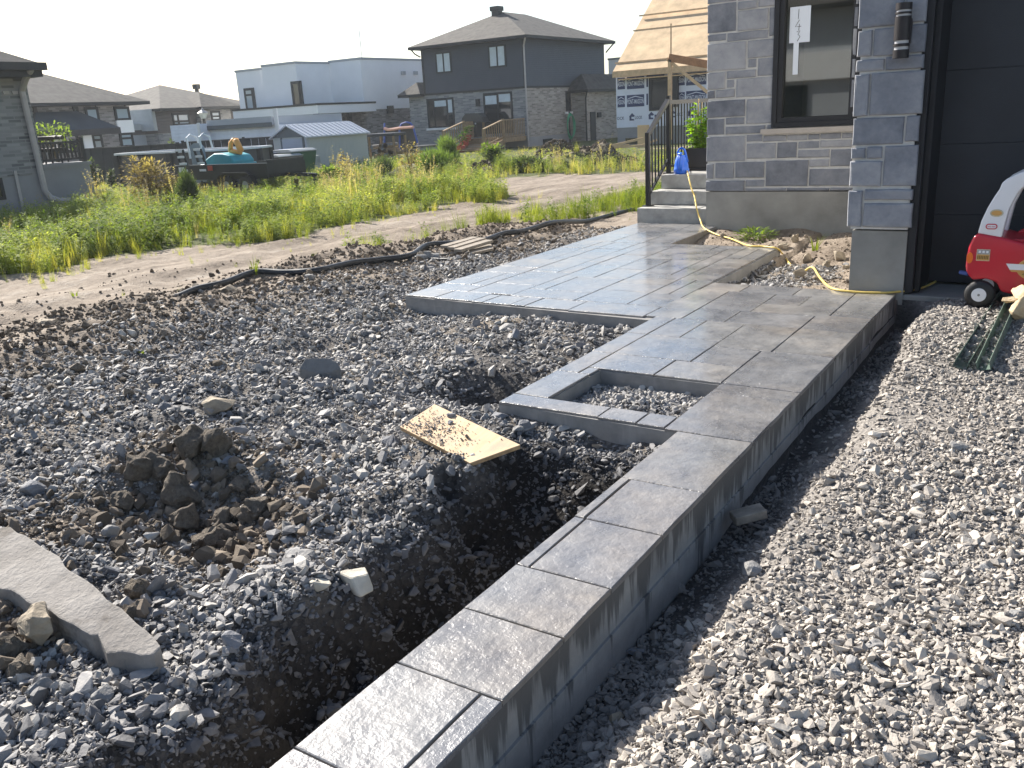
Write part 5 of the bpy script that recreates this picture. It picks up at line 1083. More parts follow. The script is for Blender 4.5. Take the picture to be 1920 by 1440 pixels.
M['white_trim'] = plain('white_trim', (0.74, 0.74, 0.74), 0.6, 0.05)
M['fence'] = plain('charcoal_fence', (0.035, 0.036, 0.04), 0.7, 0.25, 1.2)
M['pool_wall'] = plain('grey_pool_wall', (0.085, 0.083, 0.088), 0.55, 0.15, 1.0)
M['shed_wall'] = rib_mat('ribbed_grey_steel', (0.42, 0.44, 0.42), .22, 1)
M['shed_wall_f'] = rib_mat('ribbed_grey_steel_front', (0.42, 0.44, 0.42), .22, 0)
M['shed_dark'] = plain('charcoal_steel', (0.085, 0.10, 0.115), 0.5, 0.08)
M['shed_roof'] = rib_mat('ribbed_white_roof', (0.50, 0.53, 0.57), .28, 1, .4)
M['trailer'] = plain('black_trailer_paint', (0.012, 0.016, 0.02), 0.45, 0.3, 3)
M['teal'] = plain('teal_plastic', (0.02, 0.29, 0.33), 0.35, 0.12, 3)
M['toy_orange'] = plain('faded_orange_plastic', (0.78, 0.38, 0.09), 0.45, 0.12, 3)
M['toy_cream'] = plain('cream_plastic', (0.62, 0.56, 0.42), 0.5, 0.1, 3)
M['bin_green'] = plain('green_bin', (0.012, 0.085, 0.045), 0.45, 0.12, 3)
M['bin_brown'] = plain('brown_bin', (0.06, 0.05, 0.045), 0.5, 0.12, 3)
M['bin_blue'] = plain('dark_blue_bin', (0.02, 0.03, 0.06), 0.35, 0.12, 3)
M['lid_grey'] = plain('grey_bin_lid', (0.28, 0.30, 0.30), 0.4, 0.1, 3)
M['steel'] = plain('bright_rail', (0.62, 0.66, 0.7), 0.3, 0.08)
M['wrap'] = plain('white_house_wrap', (0.66, 0.70, 0.80), 0.65, 0.06, 1.2, 0.25, 1.5)
M['wrap_blue'] = plain('navy_wrap_print', (0.035, 0.05, 0.13), 0.65, 0.05)
M['flower'] = plain('red_flower_pot', (0.42, 0.06, 0.035), 0.6, 0.1)
M['hose_green'] = plain('green_hose', (0.03, 0.25, 0.13), 0.5, 0.1)
M['bbq'] = plain('grill_black', (0.03, 0.032, 0.035), 0.4, 0.2, 5)
M['net'] = plain('trampoline_net', (0.06, 0.055, 0.055), 0.9, 0.1)
M['tramp_blue'] = plain('blue_steel_tube', (0.03, 0.08, 0.34), 0.4, 0.1)
M['tramp_pad'] = plain('salmon_pad', (0.70, 0.36, 0.27), 0.6, 0.1)
M['paver'] = plain('grey_paver', (0.36, 0.37, 0.36), 0.9, 0.2, 5)
M['wicker'] = plain('dark_wicker', (0.03, 0.026, 0.024), 0.7, 0.2)

def gz(x, y): return float(gh(np.array([x]), np.array([y]))[0])
def mkframe(px, py, D, yaw=0.0, z=None):
    p = at_dist(px, py, D); p[2] = gz(p[0], p[1]) if z is None else z; return Frame(p, yaw)
def box_part(name, mat, parent, *bb, bevel=0):
    m = MB()
    for b in bb: m.box(*b)
    return m.build(name, mat, parent, bevel=bevel)
def window(parent, plane, a0, z0, a1, z1, c, mull=(), trans=(), t=.09, glass='glass', blind=None, sill=None):
    """window in the plane y=c ('y') or x=c ('x'), facing -y or +x: frame > pane, blind"""
    m = MB(); s = -1 if plane == 'y' else 1
    def b(mm, u0, w0, u1, w1, d0, d1):
        if plane == 'y': mm.box(u0, c+s*d0, w0, u1, c+s*d1, w1)
        else: mm.box(c+s*d0, u0, w0, c+s*d1, u1, w1)
    b(m, a0, z0, a0+t, z1, 0, .05); b(m, a1-t, z0, a1, z1, 0, .05); b(m, a0+t, z0, a1-t, z0+t, 0, .05); b(m, a0+t, z1-t, a1-t, z1, 0, .05)
    for f in mull: u = a0+(a1-a0)*f; b(m, u-t*.45, z0+t, u+t*.45, z1-t, 0, .047)
    for f, f0, f1 in trans: w = z0+(z1-z0)*f; b(m, a0+(a1-a0)*f0, w-t*.4, a0+(a1-a0)*f1, w+t*.4, 0, .044)
    o = m.build('window', M['black'], parent)
    p = MB(); b(p, a0+t*.8, z0+t*.8, a1-t*.8, z1-t*.8, .005, .02); p.build('pane', M[glass], o)
    for bl in (blind or ()):
        q = MB(); b(q, a0+(a1-a0)*bl[0], z0+(z1-z0)*bl[1], a0+(a1-a0)*bl[2], z0+(z1-z0)*bl[3], .02, .026); q.build('blind', M['blind'], o)
    if sill is not None:
        q = MB(); b(q, a0-.15, z0-.14, a1+.15, z0-.005, 0, .09); q.build('sill', M['white_trim'], parent)
    return o
def hip_roof(parent, x0, y0, x1, y1, z, h, mat='roof', name='roof', t=.16, fascia='black'):
    w, d = x1-x0, y1-y0
    if w >= d: r = [(x0+d/2, (y0+y1)/2), (x1-d/2, (y0+y1)/2)]
    else: r = [((x0+x1)/2, y0+w/2), ((x0+x1)/2, y1-w/2)]
    v = [(x0, y0, z), (x1, y0, z), (x1, y1, z), (x0, y1, z), (*r[0], z+h), (*r[1], z+h)]
    m = MB()
    fs = ((0, 1, 5, 4), (1, 2, 5), (2, 3, 4, 5), (3, 0, 4)) if w >= d else ((0, 1, 4), (1, 2, 5, 4), (2, 3, 5), (3, 0, 4, 5))
    for f in fs: m.poly([v[i] for i in f])
    m.poly([v[i] for i in (3, 2, 1, 0)]); ro = m.build(name, M[mat], parent)
    f = MB(); f.box(x0+.02, y0+.02, z-t, x1-.02, y1-.02, z-.004); f.build('fascia', M[fascia], parent); return ro
def downspout(parent, pts, mat='black_metal', r=.05):
    m = MB(); m.tube(pts, r, 6); return m.build('downspout', M[mat], parent)

# ---- dark two-storey house with the timber deck
def dark_house():
    fr = mkframe(990, 270, 55); t = frame_thing('two_storey_house', 'two-storey house with dark siding over grey brick and a hip roof', 'house', fr)
    xl = fr.fx(790, 95)[0]; xl2 = fr.fx(768, 200)[0]; zb = fr.fx(986, 163)[1]; zt = fr.fx(983, 70)[1]+.1; yr = fr.fy(1132, 90)[0]
    yb0 = fr.fy(1072, 200)[0]
    box_part('lower_wall', M['brick_grey'], t, (xl2, 0, .55, -.003, .18, zb)); box_part('side_wall', M['brick_warm'], t, (-.2, .003, .55, 0, yr, zb-.002)); box_part('core_wall', M['brick_warm'], t, (xl2+.02, .18, .3, -.2, yr, zb-.01))
    box_part('foundation', M['found_far'], t, (xl2+.02, .02, -.6, -.02, yr-.02, .545))
    box_part('upper_siding', M['siding_dark'], t, (xl, -.02, zb, .02, yr, zt)); box_part('drip_trim', M['black'], t, (xl, -.05, zb-.06, .05, -.021, zb+.05), (.021, -.05, zb-.06, .05, yr, zb+.05))
    box_part('corner_trim', M['black'], t, (-.06, -.05, zb+.05, .05, -.0205, zt), (xl-.03, -.05, zb+.05, xl+.1, -.0205, zt))
    o = .62; h = fr.fx(935, 28, 4.5)[1]-zt; hip_roof(t, xl-o, -o, o, yr+o, zt, max(h, 1.9))
    # chimney vent
    cx, cz = fr.fx(932, 32, 3.4); m = MB(); m.box(cx-.25, 3.15, zt+.8, cx+.25, 3.65, cz+.35); m.box(cx-.32, 3.08, cz+.35, cx+.32, 3.72, cz+.62); m.build('roof_vent', M['black_metal'], t)
    for tl, br in (((816, 99), (848, 136)), ((915, 86), (950, 125))):
        a = fr.rx(*tl, *br, -.02); window(t, 'y', *a, -.02, (.5,), (), .10, 'glass_pale', ((.08, .06, .45, .94), (.55, .06, .92, .94)))
    a = fr.rx(800, 186, 854, 238); window(t, 'y', *a, 0, (.26, .76), (), .11, 'glass', ((.29, .72, .72, .92), (.79, .5, .96, .93)), sill=1)
    a = fr.rx(906, 175, 964, 249); window(t, 'y', *a, 0, (.5,), (), .12, 'glass', ((.06, .72, .46, .93), (.54, .76, .95, .96)))
    a = fr.ry(1060, 171, 1070, 209); window(t, 'x', *a, 0, (), (), .08, 'glass', sill=1); a = fr.ry(1018, 261, 1036, 271); window(t, 'x', *a, .0, (), (), .05)
    # attached garage bay on the right flank
    p = fr.fx(1098, 200, yb0); bx = p[0]; gy = yb0
    zg = fr.fy(1100, 168, bx)[1]; ye = gy+9
    box_part('garage_wall', M['brick_warm'], t, (.003, gy, .0, bx, ye, zg)); hip_roof(t, -.5, gy-.45, bx+.45, ye+.4, zg, 1.0, 'roof', 'garage_roof')
    a = fr.ry(1106, 210, 1117, 264, bx); m = MB(); m.box(bx+.001, a[0], a[1], bx+.05, a[2], a[3]); m.build('side_door', M['black'], t)
    a = fr.ry(1119, 211, 1125, 220, bx); m = MB(); m.box(bx+.001, a[0], a[1], bx+.12, a[2], a[3]); m.build('wall_light', M['black'], t)
    q = fr.fx(897, 192); m = MB(); m.box(q[0]-.12, -.14, q[1]-.22, q[0]+.12, -.001, q[1]+.2); m.build('wall_light', M['black'], t)
    downspout(t, [(.45, -.45, zt-.1), (.08, -.08, zt-.55), (.08, -.08, .1)], 'gutter_grey'); downspout(t, [(bx+.3, gy-.3, zg-.1), (bx+.07, gy-.07, zg-.5), (bx+.07, gy-.07, 0)])
    downspout(t, [(xl-.5, -.45, zt-.1), (xl-.3, -.3, zt-.4), (xl-.06, -.07, zt-.6)]); downspout(t, [(.55, yr+.5, zt-.1), (.1, yr+.1, zt-.7)])
    # side wing roof on the left
    hz = fr.fx(768, 178)[1]; hip_roof(t, xl2-.55, -.5, xl-.002, yr*.6, hz, .75, 'roof', 'wing_roof')
    # ---- deck
    dk = thing('timber_deck', 'treated timber deck with railings and stairs at the dark house patio door', 'deck', fr.P, fr.a); X0, X1 = fr.fx(868, 255, -2.6)[0], fr.fx(944, 255, -2.6)[0]
    z1 = fr.fx(940, 258, -2.4)[1]; y0 = -2.6; xs = X1-.03
    box_part('platform', M['deck_wood'], dk, (X0, y0, z1-.28, X1, -.08, z1))
    def balus(a, b, n, base, hgt, pp):
        for i in range(n+1):
            f = i/n; p = [a[k]+(b[k]-a[k])*f for k in range(3)]; mm = MB(); mm.box(p[0]-.022, p[1]-.022, p[2]+.08, p[0]+.022, p[1]+.022, p[2]+hgt); mm.build('baluster', M['deck_wood'], dk)
        m = MB(); m.bar((a[0], a[1], a[2]+hgt+.03), (b[0], b[1], b[2]+hgt+.03), .14, .06); m.bar((a[0], a[1], a[2]+.06), (b[0], b[1], b[2]+.06), .06, .06); m.build('rail', M['deck_wood'], dk)
    def post(x, y, z0, z): mm = MB(); mm.box(x-.06, y-.06, z0, x+.06, y+.06, z); mm.build('post', M['deck_wood'], dk)
    post(xs, y0+.05, 0, z1+1.05); balus((X1-.05, y0+.1, z1), (X1-.05, -.2, z1), 13, z1, .95, 1)
    ys = y0-2.0; balus((xs, y0, z1), (xs, ys, .25), 9, 0, .95, 1); post(xs, ys, 0, 1.25)
    post(X0+.06, y0+.06, 0, z1+1.05); balus((X0+.05, y0, z1), (X0+.05, ys, .25), 9, 0, .95, 1); post(X0+.05, ys, 0, 1.25); box_part('privacy_panel', M['deck_wood'], dk, (X0+.02, y0+.2, z1+.05, X0+.05, -.3, z1+1.0))
    for k in range(6):
        zz = z1-.2-(z1-.25)*(k+.6)/6; yy = y0-.33*(k+1); m = MB(); m.box(X0+.12, yy, zz, xs-.08, yy+.34, zz+.05); m.build('tread', M['deck_wood'], dk)
    for xx in (X0+.05, xs): m = MB(); m.bar((xx, y0, z1-.25), (xx, ys-.05, .0), .05, .28); m.build('stringer', M['deck_wood'], dk)
    # ---- barbecue, pots, hose reel
    p = fr.fx(892, 251, -1.2); b = thing('barbecue', 'black barbecue standing on the timber deck', 'barbecue', fr.P+fr.X*p[0]+fr.Y*-1.2+np.array([0, 0, z1])); w = .62
    m = MB(); m.box(-w*.5, -.3, .08, w*.5, .3, .95); m.build('cabinet', M['bbq'], b); m = MB(); m.prism([(-.8, .95), (.8, .95), (.72, 1.2), (.45, 1.45), (-.45, 1.45), (-.72, 1.2)], 'y', -.32, .32); m.build('lid', M['bbq'], b); m = MB(); m.box(-1.0, -.28, .9, 1.0, .25, .95); m.build('side_shelf', M['bbq'], b)
    for k in range(3): m = MB(); m.tube([(-.25+.25*k, -.33, .85), (-.25+.25*k, -.302, .85)], .05, 10); m.build('knob', M['steel'], b)
    for k, (px, py) in enumerate(((876, 259), (871, 270), (865, 279))):
        q = fr.fx(px, py, y0-.33*(2*k+.5)); f = thing('flower_pot', ('top', 'middle', 'lowest')[k]+' red flower pot with pale blooms on the left edge of the deck stairs', 'flower pot', fr.P+fr.X*q[0]+fr.Y*(y0-.33*(2*k+.5))+np.array([0, 0, q[1]-.2])); lathe([(0, 0), (.2, 0), (.27, .38), (.22, .36), (0, .34)], 14).build('pot', M['flower'], f)
        lv = MB(); r = random.Random(k)
        for i in range(70): a = r.uniform(0, 6.28); leaf_quad(lv, (r.uniform(-.3, .3), r.uniform(-.3, .3), .35+r.uniform(0, .55)), (math.cos(a), math.sin(a), r.uniform(-.3, .8)), (0, 0, 1), .22, .14)
        lv.build('foliage', M['leaf_mix'], f)
    q = fr.fy(1073, 262, .5); hr = thing('hose_reel', 'green garden hose coiled on a reel against the dark house side wall', 'hose reel', fr.P+fr.X*.35+fr.Y*q[0]); 
    for k in range(5): m = MB(); m.tube([(.05+.02*k, (.42+.02*k)*math.cos(a), 1.0+(.8-.03*k)*math.sin(a)) for a in np.linspace(0, 2*PI, 20)], .04, 6, False); m.build('coil', M['hose_green'], hr)
    m = MB(); m.tube([(0, 0, -.2), (0, 0, 1.9)], .06, 8); m.build('post', M['black_metal'], hr)
    return fr
FOLI = [(0.1, (0.03, 0.075, 0.012)), (0.5, (0.085, 0.16, 0.025)), (0.9, (0.2, 0.27, 0.06))]
M['leaf_mix'] = leaf_mat('mixed_foliage', [(0.1, (0.05, 0.11, 0.02)), (0.5, (0.16, 0.2, 0.06)), (0.9, (0.5, 0.42, 0.3))])
dark_house()

# ---- white modern house
def white_house():
    fr = mkframe(571, 268, 62); t = frame_thing('modern_house', 'white flat-roofed modern house of stepped boxes over brown brick', 'house', fr)
    ztop = fr.fx(571, 117)[1]; zf = fr.fx(571, 200)[1]; x0 = fr.fx(493.5, 150)[0]; y1 = fr.fy(620, 150)[0]; x2, _ = fr.fx(679, 150, y1); y2 = fr.fy(795, 150, x2)[0]; xa = fr.fx(446, 170, .5)[0]
    box_part('upper_block', M['stucco'], t, (x0, 0, zf-.4, 0, y2, ztop)); zt2 = fr.fx(679, 111, y1)[1]; box_part('upper_block', M['stucco'], t, (.002, y1, zf-.4, x2, y2+3, zt2)); zta = fr.fx(470, 133, .5)[1]; box_part('upper_block', M['stucco'], t, (xa, .5, zf-.4, x0-.002, y2, zta))
    for (a, b, c, d, z) in ((x0, 0, 0, y2, ztop), (.002, y1, x2, y2+3, zt2), (xa, .5, x0-.002, y2, zta)): box_part('parapet_cap', M['stucco_grey'], t, (a-.05, b-.05, z, c+.05, d, z+.14))
    # canopy
    cz1 = fr.fx(596, 197, -1.8)[1]; cx0 = fr.fx(437, 215, -1.8)[0]; cx1 = fr.fx(595, 200, -1.8)[0]; ch = cz1-fr.fx(596, 213, -1.8)[1]; cx2, cy2 = x2+.4, fr.fy(705, 200, cx1)[0]
    box_part('canopy', M['stucco'], t, (cx0, -1.8, cz1-ch, cx1, cy2, cz1)); box_part('canopy_cap', M['black'], t, (cx0-.04, -1.84, cz1, cx1+.04, cy2, cz1+.12))
    zc = cz1-ch; box_part('lower_wall', M['brick_brown'], t, (cx0+.6, 1.4, -1, cx1-1.0, y2, zc)); box_part('lower_side_wall', M['brick_mauve'], t, (.1, y1+.1, -1, x2-.05, y2+3, zf-.401))
    for px in (594, 653): q = fr.fx(px, 230, -1.4) if px < 600 else fr.fx(px, 230, cy2*.5); box_part('post', M['black'], t, (q[0]-.14, -1.5 if px < 600 else cy2*.5, -.8, q[0]+.14, -1.22 if px < 600 else cy2*.5+.28, zc))
    for tl, br, y, mu, tr in (((457, 166), (482, 207), .5, (.78,), ((.7, 0, .78),)), ((545, 153), (571, 199), 0, (.72,), ())):
        a = fr.rx(*tl, *br, y); window(t, 'y', *a, y, mu, tr, .16, 'glass_pale' if y else 'glass')
    a = fr.rx(530, 231, 575, 262, 1.4); window(t, 'y', *a, 1.4, (.33, .66), (), .14, 'glass', ((.1, .6, .9, .9),)); a = fr.rx(601, 222, 650, 262, 1.4); window(t, 'y', *a, 1.4, (.5,), (), .14)
    m = MB(); m.tube([(0, 0, 0), (0, 0, 1.8)], .03, 6); m.build('antenna', M['steel'], t, loc=(x2-.1, y1+.3, zt2))
    q = fr.fy(730, 204, x2); m = MB(); m.box(x2-.05, q[0]-.25, q[1]-.3, x2+.2, q[0]+.25, q[1]+.2); m.build('wall_light', M['black'], t)
    for px in (755, 778): q = fr.fy(px, 137, x2); m = MB(); m.box(x2, q[0]-.2, q[1]-.12, x2+.12, q[0]+.2, q[1]+.12); m.build('vent', M['stucco_grey'], t)
white_house()

# ---- brick house at the left edge
def left_house():
    fr = mkframe(94, 372, 29, 90, -.47); t = frame_thing('brick_house', 'mottled grey brick house at the left edge with a bent downspout', 'house', fr)
    zt = fr.fx(50, 143)[1]; zf = fr.fx(70, 326)[1]; X = -14
    box_part('wall', M['brick_left'], t, (X, 0, zf, 0, 10, zt)); box_part('foundation', M['found_far'], t, (X, .03, -.6, -.03, 9.97, zf-.003)); box_part('footing_strip', M['found_far'], t, (X, -.45, -.3, 3.2, .02, .03))
    zz = fr.fx(84, 136, -.75)[1]; xr_ = fr.fx(81, 133, -.75)[0]; hip_roof(t, X, -.75, xr_, 10.7, zt+.28, 3.0, 'roof', 'roof', .34)
    m = MB(); m.box(X, -.90, zt+.10, xr_+.05, -.745, zt+.30); m.build('gutter', M['black_metal'], t)
    m = MB(); m.tube([(-.25, -.8, zt+.12), (-.25, -.45, zt-.1), (-.22, -.1, zt-.4), (-.16, -.1, .55), (-.05, -.12, .35), (.2, -.2, .22), (1.7, -.35, .14)], .085, 8); m.build('downspout', M['gutter_grey'], t)
    a = fr.rx(-30, 336, 12, 374); window(t, 'y', *a, 0.03, (), (), .08)
    m = MB(); q = fr.fx(27, 322); m.box(q[0]-.04, -.05, 0, q[0]+.04, -.005, q[1]+.02); m.build('conduit', M['gutter_grey'], t)
    for px in (10, 27): q = fr.fx(px, 174); m = MB(); m.box(q[0]-.08, -.05, q[1]-.04, q[0]+.08, .0, q[1]+.04); m.build('soffit_vent', M['gutter_grey'], t)
    # raised terrace behind it
    x0, x1 = .15, fr.fx(172, 330, 1.0)[0]; zt2 = fr.fx(130, 305, 1.0)[1]; tr = frame_thing('raised_terrace', 'grey parged raised terrace behind the left brick house', 'terrace', fr); box_part('retaining_wall', M['found_far'], tr, (x0, 1.0, -.6, x1, 7, zt2-.1)); box_part('cap', M['found_far'], tr, (x0, .95, zt2-.1, x1+.05, 7, zt2))
    r = thing('terrace_railing', 'black metal railing on the raised terrace', 'railing', fr.P+np.array([0, 0, zt2]), fr.a); xe = fr.fx(158, 300, 1.1)[0]; hz = fr.fx(150, 263, 1.1)[1]-zt2
    for x in (x0+.1, xe): box_part('post', M['black_metal'], r, (x-.05, 1.05, 0, x+.05, 1.15, hz+.08))
    box_part('rail', M['black_metal'], r, (x0, 1.06, hz-.06, xe, 1.14, hz), (x0, 1.07, .08, xe, 1.13, .14)); n = int((xe-x0)/.12)
    for i in range(1, n): x = x0+(xe-x0)*i/n; box_part('baluster', M['black_metal'], r, (x-.022, 1.08, .14, x+.022, 1.12, hz-.06))
    for k, (px, lab) in enumerate(((92, 'nearest'), (104, 'farther'))):
        q = fr.fx(px, 300, 1.7+.5*k); c = thing('wicker_chair', lab+' dark round-backed wicker chair behind the terrace railing', 'chair', fr.P+fr.X*q[0]+fr.Y*(1.7+.5*k)+np.array([0, 0, zt2]), fr.a)
        m = MB(); m.tube([(.35*math.cos(a), .35*math.sin(a)+.05, .75) for a in np.linspace(-.4, PI+.4, 14)], .06, 8); m.build('backrest', M['wicker'], c); lathe([(0, .35), (.36, .35), (.38, .45), (0, .46)], 16).build('seat', M['wicker'], c)
        for sx in (-.26, .26):
            for sy in (-.26, .26): m = MB(); m.tube([(sx, sy, 0), (sx, sy, .4)], .025, 6); m.build('leg', M['wicker'], c)
    return fr
left_house()

# ---- hip-roofed house far left
def far_house_left():
    fr = mkframe(245, 270, 56, 97); t = frame_thing('far_house', 'far brown and grey house with broad hip roof and white panels behind the fence', 'house', fr)
    X0 = fr.fx(30, 200)[0]; zt = fr.fx(150, 193)[1]
    box_part('wall', M['brick_mauve'], t, (X0, 0, -.6, 0, 9, zt)); o = .8; h = fr.fx(118, 153, 4.0)[1]-zt; hip_roof(t, X0-o, -o, 1.2, 10, zt, h+.6)
    def px(name, mat, tl, br, d=.06, y=0): a = fr.rx(*tl, *br, y); box_part(name, M[mat], t, (a[0], y-d, a[1], a[2], y, a[3]))
    px('dark_bay', 'siding_brown', (60, 197), (88, 300), .05); px('dark_bay', 'siding_brown', (178, 197), (194, 280), .05); px('corner_trim', 'siding_brown', (235, 197), (247, 280), .05)
    for tl, br, tr, g in (((134, 200), (149, 226), (), 'glass_pale'), ((156, 201), (188, 238), ((.25, 0, 1),), 'glass_pale'), ((211, 200), (244, 226), (), 'glass_pale'), ((169, 251), (194, 280), ((.6, 0, 1),), 'glass_pale'), ((221, 249), (251, 276), ((.62, 0, 1),), 'glass_pale'), ((92, 250), (150, 285), (), 'glass')):
        a = fr.rx(*tl, *br, 0); window(t, 'y', *a, -.05, (), tr, .14, g)
    px('white_panel', 'stucco', (216, 226), (250, 248), .12); px('white_panel', 'stucco', (151, 247), (174, 280), .10, -1.0); px('white_panel', 'stucco', (94, 250), (116, 265), .1)
    # porch roof
    zp = fr.fx(150, 243, -1.4)[1]; xp = fr.fx(222, 240, -1.4)[0]; hip_roof(t, X0-.5, -1.6, xp, 1.2, zp, .95, 'porch_roof', 'porch_roof', .3)
M['porch_roof'] = plain('dark_porch_roof', (0.05, 0.06, 0.07), 0.8, 0.2, 1.0)
far_house_left()

def far_garage():
    fr = mkframe(248, 278, 66, 97); t = frame_thing('garage', 'low grey flat-roofed garage between the two far hip-roofed houses', 'garage', fr); a = fr.fx(292, 250)[0]; z1, z2, z3 = fr.fx(262, 233)[1], fr.fx(262, 244)[1], fr.fx(262, 253)[1]
    box_part('wall', M['stucco_grey'], t, (-2, 0, -.6, a, 6, z3)); box_part('band', M['siding_brown'], t, (-2, -.03, z3+.002, a, 6, z2)); box_part('parapet', M['siding_pale'], t, (-2, -.06, z2+.002, a, 6, z1))
far_garage()
def far_house_mid():
    fr = mkframe(300, 268, 66, 97); t = frame_thing('far_house', 'far brown house with pale siding end, hip roof and round roof vent', 'house', fr)
    zt = fr.fx(330, 203)[1]; X1 = fr.fx(470, 205)[0]
    zm = fr.fx(305, 250)[1]
    box_part('wall', M['siding_brown'], t, (.003, 0, zm, X1, 8, zt)); box_part('base_wall', M['brick_grey'], t, (.003, .02, -.6, X1, 8, zm-.003))
    yl = 5.0; box_part('end_wall', M['siding_pale'], t, (-.3, -.001, zm+.2, 0, yl, zt))
    # left end seen obliquely
    x_end = fr.fx(267, 205, 1.8)[0]; box_part('end_wing', M['siding_pale'], t, (x_end, 1.8, zm, -.301, 8, zt-.02)); box_part('end_wing_base', M['stucco_grey'], t, (x_end, 1.82, -.6, -.301, 8, zm-.003))
    h = fr.fx(365, 174, 4)[1]-zt; hip_roof(t, x_end-.9, -.8, X1+.8, 9.5, zt, max(h, 1.5)+.3)
    q = fr.fx(396, 205, -.4); q0 = fr.fx(374, 205, -.4); box_part('front_bay', M['brick_grey'], t, (q0[0], -.4, zm, fr.fx(432, 210, -.4)[0], -.002, zt-.05)); hip_roof(t, q0[0]-.6, -1.2, fr.fx(440, 205, -.4)[0], 3, zt+.02, 1.1, 'roof', 'bay_roof')
    a = fr.rx(321, 212, 357, 235); window(t, 'y', *a, 0, (.33,), ((.35, 0, 1),), .15, 'glass_pale'); a = fr.rx(394, 208, 414, 226, -.4); window(t, 'y', *a, -.4, (), ((.45, 0, 1),), .14, 'glass_pale')
    v = fr.fx(370, 176, 4); m = MB(); m.tube([(v[0], 4, v[1]-.5), (v[0], 4, v[1]+.35)], .16, 10); m.tube([(v[0], 4, v[1]+.35), (v[0], 4, v[1]+.7)], .3, 10); m.build('roof_vent', M['black_metal'], t)
far_house_mid()
def lamp_post():
    p = at_dist(388, 262, 58); z0 = gz(p[0], p[1]); zt = at_dist(386, 206, 58)[2]; zb = at_dist(388, 222, 58)[2]; t = thing('street_lamp', 'old-fashioned lantern street lamp standing before the far brown house', 'street lamp', (p[0], p[1], z0)); h0, h1 = zb-z0, zt-z0
    m = MB(); m.tube([(0, 0, 0), (0, 0, h0)], .08, 8); m.build('post', M['black_metal'], t); m = MB(); m.tube([(0, 0, h0), (0, 0, h0+(h1-h0)*.65)], [.14, .3], 8); m.build('lantern', M['white_trim'], t); m = MB(); m.tube([(0, 0, h0+(h1-h0)*.65), (0, 0, h1), (0, 0, h1+.15)], [.34, .08, .02], 8); m.build('cap', M['gutter_grey'], t)
lamp_post()
def long_shed():
    fr = mkframe(398, 268, 47); t = frame_thing('siding_building', 'long low white-sided building with a grey roof edge behind the black fence', 'building', fr); xl, xr = fr.fx(340, 250)[0], fr.fx(523, 240, .0)[0]; z = fr.fx(398, 233)[1]
    box_part('wall', M['siding_white'], t, (xl, -.6, -.6, 0, 5, z+.05)); zr = fr.fx(460, 237)[1]; box_part('wall', M['siding_white'], t, (.002, 0, -.6, xr, 4.6, zr)); box_part('roof_edge', M['stucco_grey'], t, (.0, -.15, zr+.003, xr-.25, 4.5, zr+.38)); box_part('roof_edge', M['shed_dark'], t, (.0, -.18, zr-.08, xr-.25, -.151, zr+.12)); box_part('corner_trim', M['white_trim'], t, (-.12, -.66, -.6, .06, -.601, z+.1), (xr-.2, -.06, -.6, xr+.05, -.001, zr+.7))
long_shed()

# ---- fences and pool
def back_fence():
    for k, (x0, y0, x1, y1, D0, D1, ht0, lab) in enumerate(((150, 300, 345, 285, 45, 42, 275, 'charcoal board fence behind the above-ground pool'), (345, 284, 545, 300, 42, 42, 266, 'black slatted fence below the long white-sided building'))):
        a, b = at_dist(x0, y0, D0), at_dist(x1, y1, D1); za, zb = gz(a[0], a[1]), gz(b[0], b[1]); A, B = np.array([a[0], a[1], za]), np.array([b[0], b[1], zb]); L = np.hypot(*(B-A)[:2]); az = math.atan2(B[1]-A[1], B[0]-A[0])
        H0 = at_dist(x0, 281 if k == 0 else 268, D0)[2]-za; t = thing('board_fence', lab, 'fence', A, az); n = int(L/.30)
        for i in range(n): box_part('board', M['fence'], t, (L*i/n, -.02-.012*(i % 2), -.3, L*(i+1)/n-.012, .02-.012*(i % 2), H0))
        for i in range(0, n+1, 8): box_part('post', M['fence'], t, (L*i/n-.06, .021, -.3, L*i/n+.06, .14, H0+.1))
        box_part('top_rail', M['fence'], t, (0, -.06, H0, L, .06, H0+.05))
back_fence()
def pool():
    fr = mkframe(228, 345, 36.5, 6); t = frame_thing('above_ground_pool', 'grey-walled above-ground pool with pale top rails behind the dry weeds', 'pool', fr); xr = fr.fx(432, 290)[0]; z = fr.fx(340, 286)[1]; pts = []
    n = 18
    outline = [(0, 0), (xr*.25, -.05), (xr*.5, -.05), (xr*.75, -.03), (xr, 0), (xr+.4, 1.0), (xr, 2.0), (0, 2.0), (-.2, 1.0)]
    m = MB(); m.prism(outline, 'z', -.3, z); m.build('pool_wall', M['pool_wall'], t)
    for i in range(len(outline)): a, b = outline[i], outline[(i+1) % len(outline)]; m = MB(); m.bar((*a, z+.03), (*b, z+.03), .2, .07); m.build('top_rail', M['steel'], t)
    for a in outline: m = MB(); m.box(a[0]-.12, a[1]-.10, -.3, a[0]+.12, a[1]+.02, z); m.build('upright', M['fence'], t)
    p = fr.fx(375, 300, -.5); l = thing('pool_ladder', 'grey pool steps with white hand rails in front of the pool', 'pool ladder', fr.P+fr.X*p[0]+fr.Y*-.6, fr.a); zt = fr.fx(375, 268, -.6)[1]; w = abs(fr.fx(391, 300, -.6)[0]-fr.fx(368, 300, -.6)[0])
    m = MB(); m.prism([(-w/2, -.1), (w/2, -.1), (w/2, zt-.15), (w/2-.15, zt), (-w/2+.2, zt), (-w/2, zt-.1)], 'y', 0, .12); m.build('step_panel', M['pool_step'], l); hz = fr.fx(362, 252, -.6)[1]
    for x in (-w/2-.05, w/2-.02): m = MB(); m.tube([(x, 0, zt-.5), (x-.03, 0, hz-.1), (x, .15, hz), (x+.03, .4, hz-.1), (x, .5, zt-.2)], .035, 8); m.build('hand_rail', M['steel'], l)
